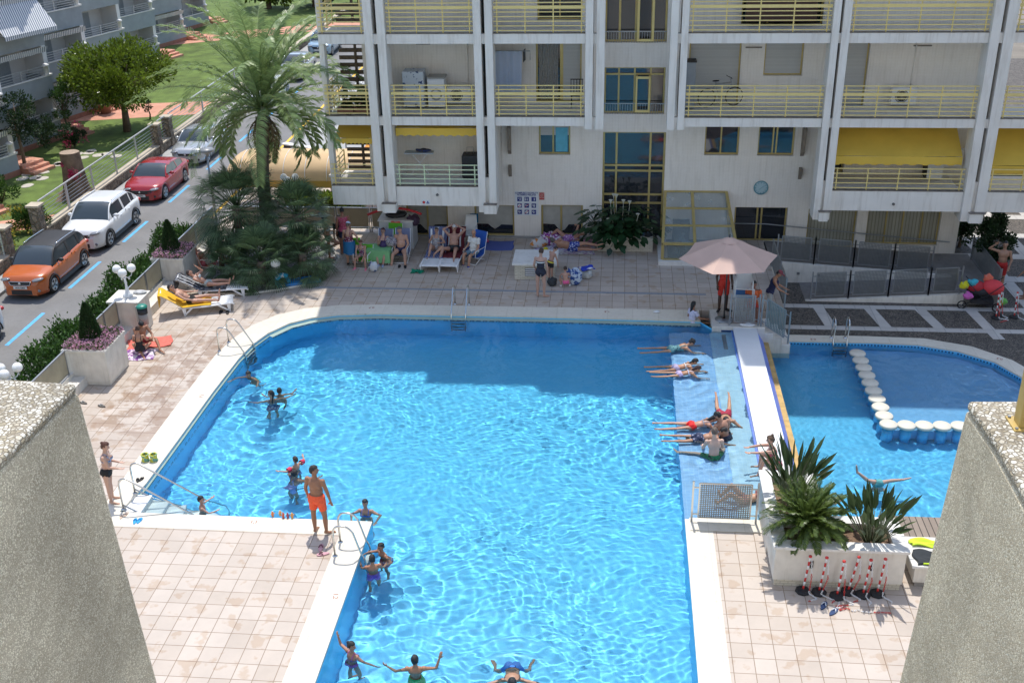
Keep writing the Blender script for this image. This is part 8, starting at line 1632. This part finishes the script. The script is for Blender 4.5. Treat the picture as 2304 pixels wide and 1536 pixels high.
# the big L-shaped planter at the front right
t = thing('large_planter', 'big white L shaped planter with brick foot at the front right', 'planter', (4.66, 19.2, 0)); x0, x1, y0, y1 = -1.29, 1.29, -.52, .60
b = MB(); b.box(x0, x1, y0, y0+.2, .17, .94); b.box(x0, x1, y1-.2, y1, .17, .94); b.box(x0, x0+.2, y0+.2, y1-.2, .17, .94); b.box(x1-.2, x1, y0+.2, y1-.2, .17, .94); b.box(x0, x0+.18, y1, 2.3, -.0, .94); b.box(-.35, -.17, y1, 2.3, 0, .94); b.box(x0+.18, -.35, 2.12, 2.3, 0, .94); b.build('box', whitew, t)
b = MB(); b.box(x0-.05, x1+.05, y0-.05, y0+.23, .942, 1.0); b.box(x0-.05, x1+.05, y1-.23, y1+.03, .942, 1.0); b.box(x0-.05, x0+.23, y0+.23, y1-.23, .942, 1.0); b.box(x1-.23, x1+.05, y0+.23, y1-.23, .942, 1.0); b.box(x0-.05, x0+.2, y1+.03, 2.33, .942, 1.0); b.box(-.37, -.12, y1+.03, 2.33, .942, 1.0); b.box(x0+.2, -.37, 2.1, 2.33, .942, 1.0); b.build('rim', white, t)
MB().box(x0+.03, x1-.03, y0+.03, y1-.03, 0, .169).build('brick_foot', brick, t)
b = MB(); b.grid(lambda u, v: (x0+.2+2.18*u, y0+.2+.72*v, .80+.03*math.sin(u*20)*math.sin(v*9)), 30, 10); b.grid(lambda u, v: (x0+.18+.76*u, y1+1.5*v, .80+.02*math.sin(u*9)), 8, 8); b.build('soil', soil, t)
for i, x in enumerate((-.55, .62)): MB().box(x-.03, x+.03, y0-.03, y0-.002, .5, .68).build('hook', black, t)
def strelitzia(label, loc, n, H, seed, spread=.6):
    t = thing('bird_of_paradise', label, 'plant', loc, 0, 'bird of paradise plants'); rnd = random.Random(seed); b = MB(); s_ = MB()
    for k in range(n):
        az = k*2.4+rnd.uniform(-.3, .3); lean = spread*rnd.random()**.8; h = H*rnd.uniform(.62, 1.05); p0 = Vector((math.cos(az)*.1, math.sin(az)*.07, 0)); d = Vector((math.cos(az)*lean, math.sin(az)*lean, 1)).normalized(); p1 = p0+d*h*.62; s_.tube([p0, p0+d*h*.3, p1], [.013, .01, .008], 5)
        d2 = (d+Vector((math.cos(az), math.sin(az), 0))*.28*rnd.random()).normalized(); x = d2.cross(Vector((0, 0, 1))); x = (x.normalized() if x.length > .1 else Vector((1, 0, 0))); x = (Matrix.Rotation(rnd.uniform(-1.2, 1.2), 3, d2) @ x); nn = x.cross(d2); L = h*.46; ww = .052*rnd.uniform(.8, 1.2)
        for q in (-1, 1):
            P = [p1, p1+d2*L*.3+x*q*ww+nn*.02, p1+d2*L*.65+x*q*ww*.85+nn*.018, p1+d2*L]; M_ = [p1+d2*L*.65, p1+d2*L*.3]; b.add([P[0], P[1], P[2], P[3], M_[0], M_[1]] if q > 0 else [P[0], M_[1], M_[0], P[3], P[2], P[1]], [(0, 1, 2, 3, 4, 5)])
    b.build('leaf_blade', strm, t); s_.build('stalk', M('stalk_green', (.12, .14, .07), .6, .15, 8), t); return t
strelitzia('bird of paradise plant at the right end of the big planter', (5.35, 19.15, .8), 66, 1.3, 3, .8)
strelitzia('bird of paradise plant in the back arm of the big planter', (3.95, 20.6, .8), 74, 1.42, 5, .62)
t = thing('cycad', 'dark green cycad with arching fronds at the left of the big planter', 'plant', (4.05, 19.35, .8)); MB().lathe((0, 0, 0), [(.16, 0), (.19, .12), (.14, .28), (0, .3)], 14).build('trunk', palmbark, t)
for k in range(64):
    b = MB(); az = k*2.4; k_ = k/64; frond(b, Vector((math.cos(az)*.06, math.sin(az)*.06, .28)), az, R_(84-66*k_), random.uniform(.85, 1.08), R_(18+38*k_), .17, 34, lw=.02); b.build('frond', cycm, t)
shrub('small_shrub', 'small bright green sprout in the soil of the big planter', 4.62, 19.3, .82, (.14, .12, .1), 500, hedgem, .05, .02, 8, 'plant')
# box seat with clothes and timber deck
t = thing('box_seat', 'white box seat heaped with clothes beside the big planter', 'bench', (6.75, 19.25, 0)); MB().box(-.55, .9, -.42, .5, .12, .5).build('box', whitew, t, bevel=.01); MB().box(-.62, .95, -.48, .56, .502, .56).build('top', white, t, bevel=.01); MB().box(-.5, .85, -.38, .45, 0, .118).build('plinth', M('plinth_grey2', (.30, .28, .26), .8, .1, 5), t)
cloth('towel', 'neon yellow towel on the white box seat', 'towel', (6.75, 19.55, .565), 1.0, .26, M('neon_yellow', (.62, .85, .05), .9, .08, 8), 0, .06); cloth('black_trousers', 'black folded trousers with neon piping on the box seat', 'clothes', (6.6, 19.05, .57), .75, .5, M('washed_black', (.03, .035, .04), .9, .12, 6), 0, .03, .03); heap('black_jacket', 'shiny crumpled black jacket on the box seat', 'clothes', (6.95, 19.2, .60), (.26, .2, .12), M('shiny_black', (.025, .028, .035), .35, .2, 9)); o = MB().tube([(0, 0, 0), (.55, -.02, .01)], .018, 6).build('neon_piping', M('neon_yellow', (.6, .8, .05), .9)); o.location = (6.35, 18.83, .6); tag(o, 'thin neon yellow cord along the edge of the box seat', 'cord')
woodm = tiles('deck_boards', (.24, .19, .15), (.30, .24, .19), (.05, .04, .03), .14, 5, .012, .8, bump=.5, var=.15)
b = MB(); b.box(6.05, 12, 19.62, 21.42, -.6, -.03); st(b.build('timber_deck', woodm))
# foreground walls of the viewer's own balcony
agg = pebble('balcony_aggregate', (.42, .36, .25), (.80, .76, .66), (.30, .25, .18), .012, .75, .7); aggs = pebble('balcony_aggregate_fine', (.66, .57, .42), (.95, .87, .68), (.50, .42, .29), .0055, .8, .6)
def fgwall(label, pts, z):
    """pts: plan of the wall top in photo pixels at height z; long wall running back towards the viewer"""
    pl_ = [G(x, y, z) for x, y in pts]; o = pl_[0]; t = thing('parapet_wall', label, 'wall', (o.x, o.y, z-3.2), 0, 'pebbledash walls beside the viewpoint')
    q = [((p-o).x, (p-o).y) for p in pl_]; MB().prism(q, 3.172, 3.2).build('top', agg, t, bevel=.012); f_ = MB(); f_.prism(q, 0, 3.171); n_ = len(q); f_.v[n_:] = [(x-.17*(1 if o.x > 0 else -1), y, z) for x, y, z in f_.v[n_:]]; f_.build('face', aggs, t, bevel=.01); return t
ZP = 13.15
fgwall('pebbledash parapet wall filling the lower left corner', [(-330, 850), (30, 851), (173, 861), (-20, 1052), (-420, 1450), (-1200, 1500)], ZP)
fgwall('pebbledash parapet wall filling the lower right corner', [(2176, 899), (2330, 899), (2900, 930), (3000, 1300), (2520, 1500), (2345, 1180), (2240, 990)], ZP)
gp = M('yellow_post_paint', (.52, .37, .12), .5, .15, 12); q = G(2300, 960, ZP); t = thing('steel_post', 'yellow painted steel post bolted on the right foreground wall', 'post', (q.x, q.y, ZP)); MB().box(-.012, .03, -.012, .03, .004, .5).build('post', gp, t, bevel=.002); MB().box(-.026, .045, -.025, .045, 0, .004).build('base_plate', gp, t)
for x, y in ((-.019, -.018), (-.019, .038), (.038, -.018)): MB().cyl((x, y, .004), (x, y, .008), .004, n=6).build('bolt', steel_d, t)
# things on the balconies
def onbal(name, label, cat, px, py, Y, z): p = F(px, py, Y); return thing(name, label, cat, (p.x, Y, z))
t = onbal('drying_rack', 'wall drying rack with a pale blue sheet on the middle balcony', 'rack', 1145, 180, 38.3, 5.1); MB().tube([(-.55, .5, 1.9), (-.55, 0, 1.9), (.75, 0, 1.9), (.75, 0, 1.6)], .015, 6).build('rod', steel_d, t); b = MB(); b.grid(lambda u, v: (-.5+.98*u-.06*v*(u > .5), -.01+.015*math.sin(25*u), 1.9-1.45*v), 40, 8); b.build('sheet', M('pale_blue_sheet', (.40, .46, .58), .9, .04, 4), t); b = MB(); b.grid(lambda u, v: (.5+.09*u, 0, 1.9-.4*v+.1*u), 4, 4); b.build('black_garment', black, t)
wmp = prints('graffiti_cover', (.58, .62, .66), (.03, .06, .16), 9, .54)
t = onbal('covered_boiler', 'water heater cabinet under a blue scribble patterned cover', 'appliance', 934, 210, 38.35, 5.1); MB().box(-.38, .38, -.3, .3, 0, 1.25).build('cover', wmp, t, bevel=.03)
t = onbal('washing_machine', 'grey topped white washing machine beside the covered cabinet', 'appliance', 985, 220, 38.4, 5.1); MB().box(-.3, .3, -.3, .3, 0, .98).build('cabinet', plw, t, bevel=.02); MB().box(-.31, .31, -.31, .31, .982, 1.03).build('lid', steel_d, t); MB().tube([(.18*math.cos(a), -.305, .45+.18*math.sin(a)) for a in [k*math.tau/20 for k in range(20)]], .03, 6, closed=True).build('door', steel_d, t)
def ac(label, px, py, z, Y=38.6):
    t = onbal('air_conditioner', label, 'air conditioner', px, py, Y, z); t['group'] = 'outdoor air conditioning units'; MB().box(-.42, .42, -.16, .16, 0, .58).build('casing', plw, t, bevel=.015); MB().tube([(-.08+.21*math.cos(a), -.165, .29+.21*math.sin(a)) for a in [k*math.tau/22 for k in range(22)]], .012, 5, closed=True).build('fan_ring', black, t); b = MB(); b.ell((-.08, -.155, .29), (.2, .012, .2), 20, 6); b.build('fan_grille', black, t); b = MB(); [b.obox((-.08, -.17, .29), .2, .002, .006, (math.cos(a), 0, math.sin(a)), (0, 1, 0), (-math.sin(a), 0, math.cos(a))) for a in [k*math.pi/6 for k in range(6)]]; b.build('fan_blade', steel_d, t); return t
ac('air conditioner with a round fan under the large yellow awning', 2137, 392, 3.0); ac('air conditioner behind the second floor rail right of the covered machines', 1035, 245, 5.15); ac('air conditioner behind the rail of the right second floor balcony', 2030, 230, 5.15)
t = onbal('white_cupboard', 'small white cupboard beside the awning balcony air conditioner', 'cupboard', 2098, 400, 38.5, 2.6); MB().box(-.28, .25, -.25, .25, 0, .78).build('carcass', plw, t, bevel=.01); MB().box(-.31, -.285, -.25, .25, 0, .78).build('side', black, t)
t = onbal('ironing_board', 'white ironing board with dark clothes on the first floor balcony', 'ironing board', 945, 372, 38.1, 2.62); MB().box(-.52, .52, -.19, .19, .83, .87).build('board', M('pale_blue_board', (.50, .55, .58), .8, .05, 3), t, bevel=.02)
for s_ in (-1, 1): MB().beam((-.35*s_, 0, .02), (.3*s_, 0, .82), .02).build('leg', plw, t)
heap('clothes_pile', 'dark clothes lying on the ironing board', 'clothes', (t.location.x+.15, 38.1, 3.5), (.26, .12, .06), prints('dark_clothes', (.06, .05, .05), (.03, .05, .15), 12))
t = onbal('barbecue', 'black covered barbecue in the corner of the first floor balcony', 'barbecue', 1062, 395, 38.0, 2.62); MB().box(-.32, .3, -.28, .28, 0, .85).build('cover', black, t, bevel=.05); MB().tube([(-.15, 0, .85), (-.15, 0, 1.08), (.08, 0, 1.08), (.08, 0, .85)], .012, 6).build('handle', steel_d, t)
t = onbal('bicycle', 'grey bicycle standing behind the second floor rail', 'bicycle', 1620, 232, 38.3, 5.1); t.rotation_euler = (0, 0, .3)
for x in (-.5, .5): b = MB(); b.tube([(x+.31*math.cos(a), 0, .33+.31*math.sin(a)) for a in [k*math.tau/28 for k in range(28)]], .017, 6, closed=True); b.build('wheel', tyre, t)
b = MB(); [b.tube([p_, q_], .016, 6) for p_, q_ in (((-.5, 0, .33), (-.18, 0, .8)), ((-.5, 0, .33), (-.05, 0, .3)), ((-.05, 0, .3), (-.2, 0, .85)), ((-.18, 0, .78), (.35, 0, .82)), ((-.05, 0, .3), (.37, 0, .75)), ((.33, 0, .95), (.5, 0, .33)))]; b.build('frame', steel_d, t); MB().ell((-.2, 0, .9), (.13, .06, .03)).build('saddle', black, t); MB().tube([(.28, -.25, 1.0), (.34, 0, .98), (.28, .25, 1.0)], .013, 6).build('handlebar', black, t)
t = onbal('wall_cabinet', 'grey metal cabinet at the left end of the second floor bay', 'cabinet', 1548, 165, 38.3, 5.1); MB().box(-.22, .25, -.2, .25, 0, 1.55).build('cabinet', M('cabinet_grey', (.30, .33, .36), .5, .05, 4), t, bevel=.01); MB().box(-.24, .27, -.22, .27, 1.552, 1.6).build('lid', black, t)
t = onbal('patio_chair', 'dark cast iron chair at the right end of the second floor balcony', 'chair', 1297, 225, 38.2, 5.1)
for x in (-.18, .18):
    for y in (-.18, .18): MB().cyl((x, y, 0), (x*.9, y*.9, .42), .014).build('leg', black, t)
MB().box(-.2, .2, -.2, .2, .42, .44).build('seat', black, t); b = MB(); [b.box(-.2+k*.1-.012, -.2+k*.1+.012, .19, .21, .44, .9) for k in range(5)]; b.box(-.22, .22, .188, .212, .9, .93); b.build('backrest', black, t)
for i, (x, y, z, lb) in enumerate(((-9.4, 37.25, 5.1, 'leafy potted plant behind the left end rail, left one'), (-8.8, 37.3, 5.1, 'leafy potted plant behind the left end rail, right one'))): shrub('balcony_plant', lb, x, y, z, (.3, .2, .42), 900, darkl, .09, .05, 10, 'plant'); o = MB().box(-.28, .28, -.15, .15, 0, .2).build('flower_trough', MC['terracotta']); o.location = (x, y, z); tag(o, ('terracotta trough under the left balcony plant', 'terracotta trough under the right balcony plant')[i], 'trough')
t = onbal('tv_cabinet', 'dark wood cabinet seen through the top right balcony rail', 'cabinet', 1760, 40, 38.5, 7.85); MB().box(-1.2, 1.1, -.2, .2, .1, .95).build('cabinet', M('dark_red_wood', (.09, .045, .035), .6, .15, 5), t)
t = thing('iron_stair', 'brown iron stair seen past the right balconies', 'stairs', (16.9, 41.5, ZT)); iron = M('brown_iron', (.10, .05, .03), .6, .15, 6)
for k in range(14): MB().box(-.9, .9, -.15, .15, 0, .04).build('tread', iron, t).location = (k*.28, 0, 2.6+k*.2)
for y in (-.9, .9): MB().beam((0, y*.2, 2.6), (3.8, y*.2, 5.4), .06, .2).build('stringer', iron, t); MB().beam((0, y*.2, 3.5), (3.8, y*.2, 6.3), .04).build('handrail', iron, t)
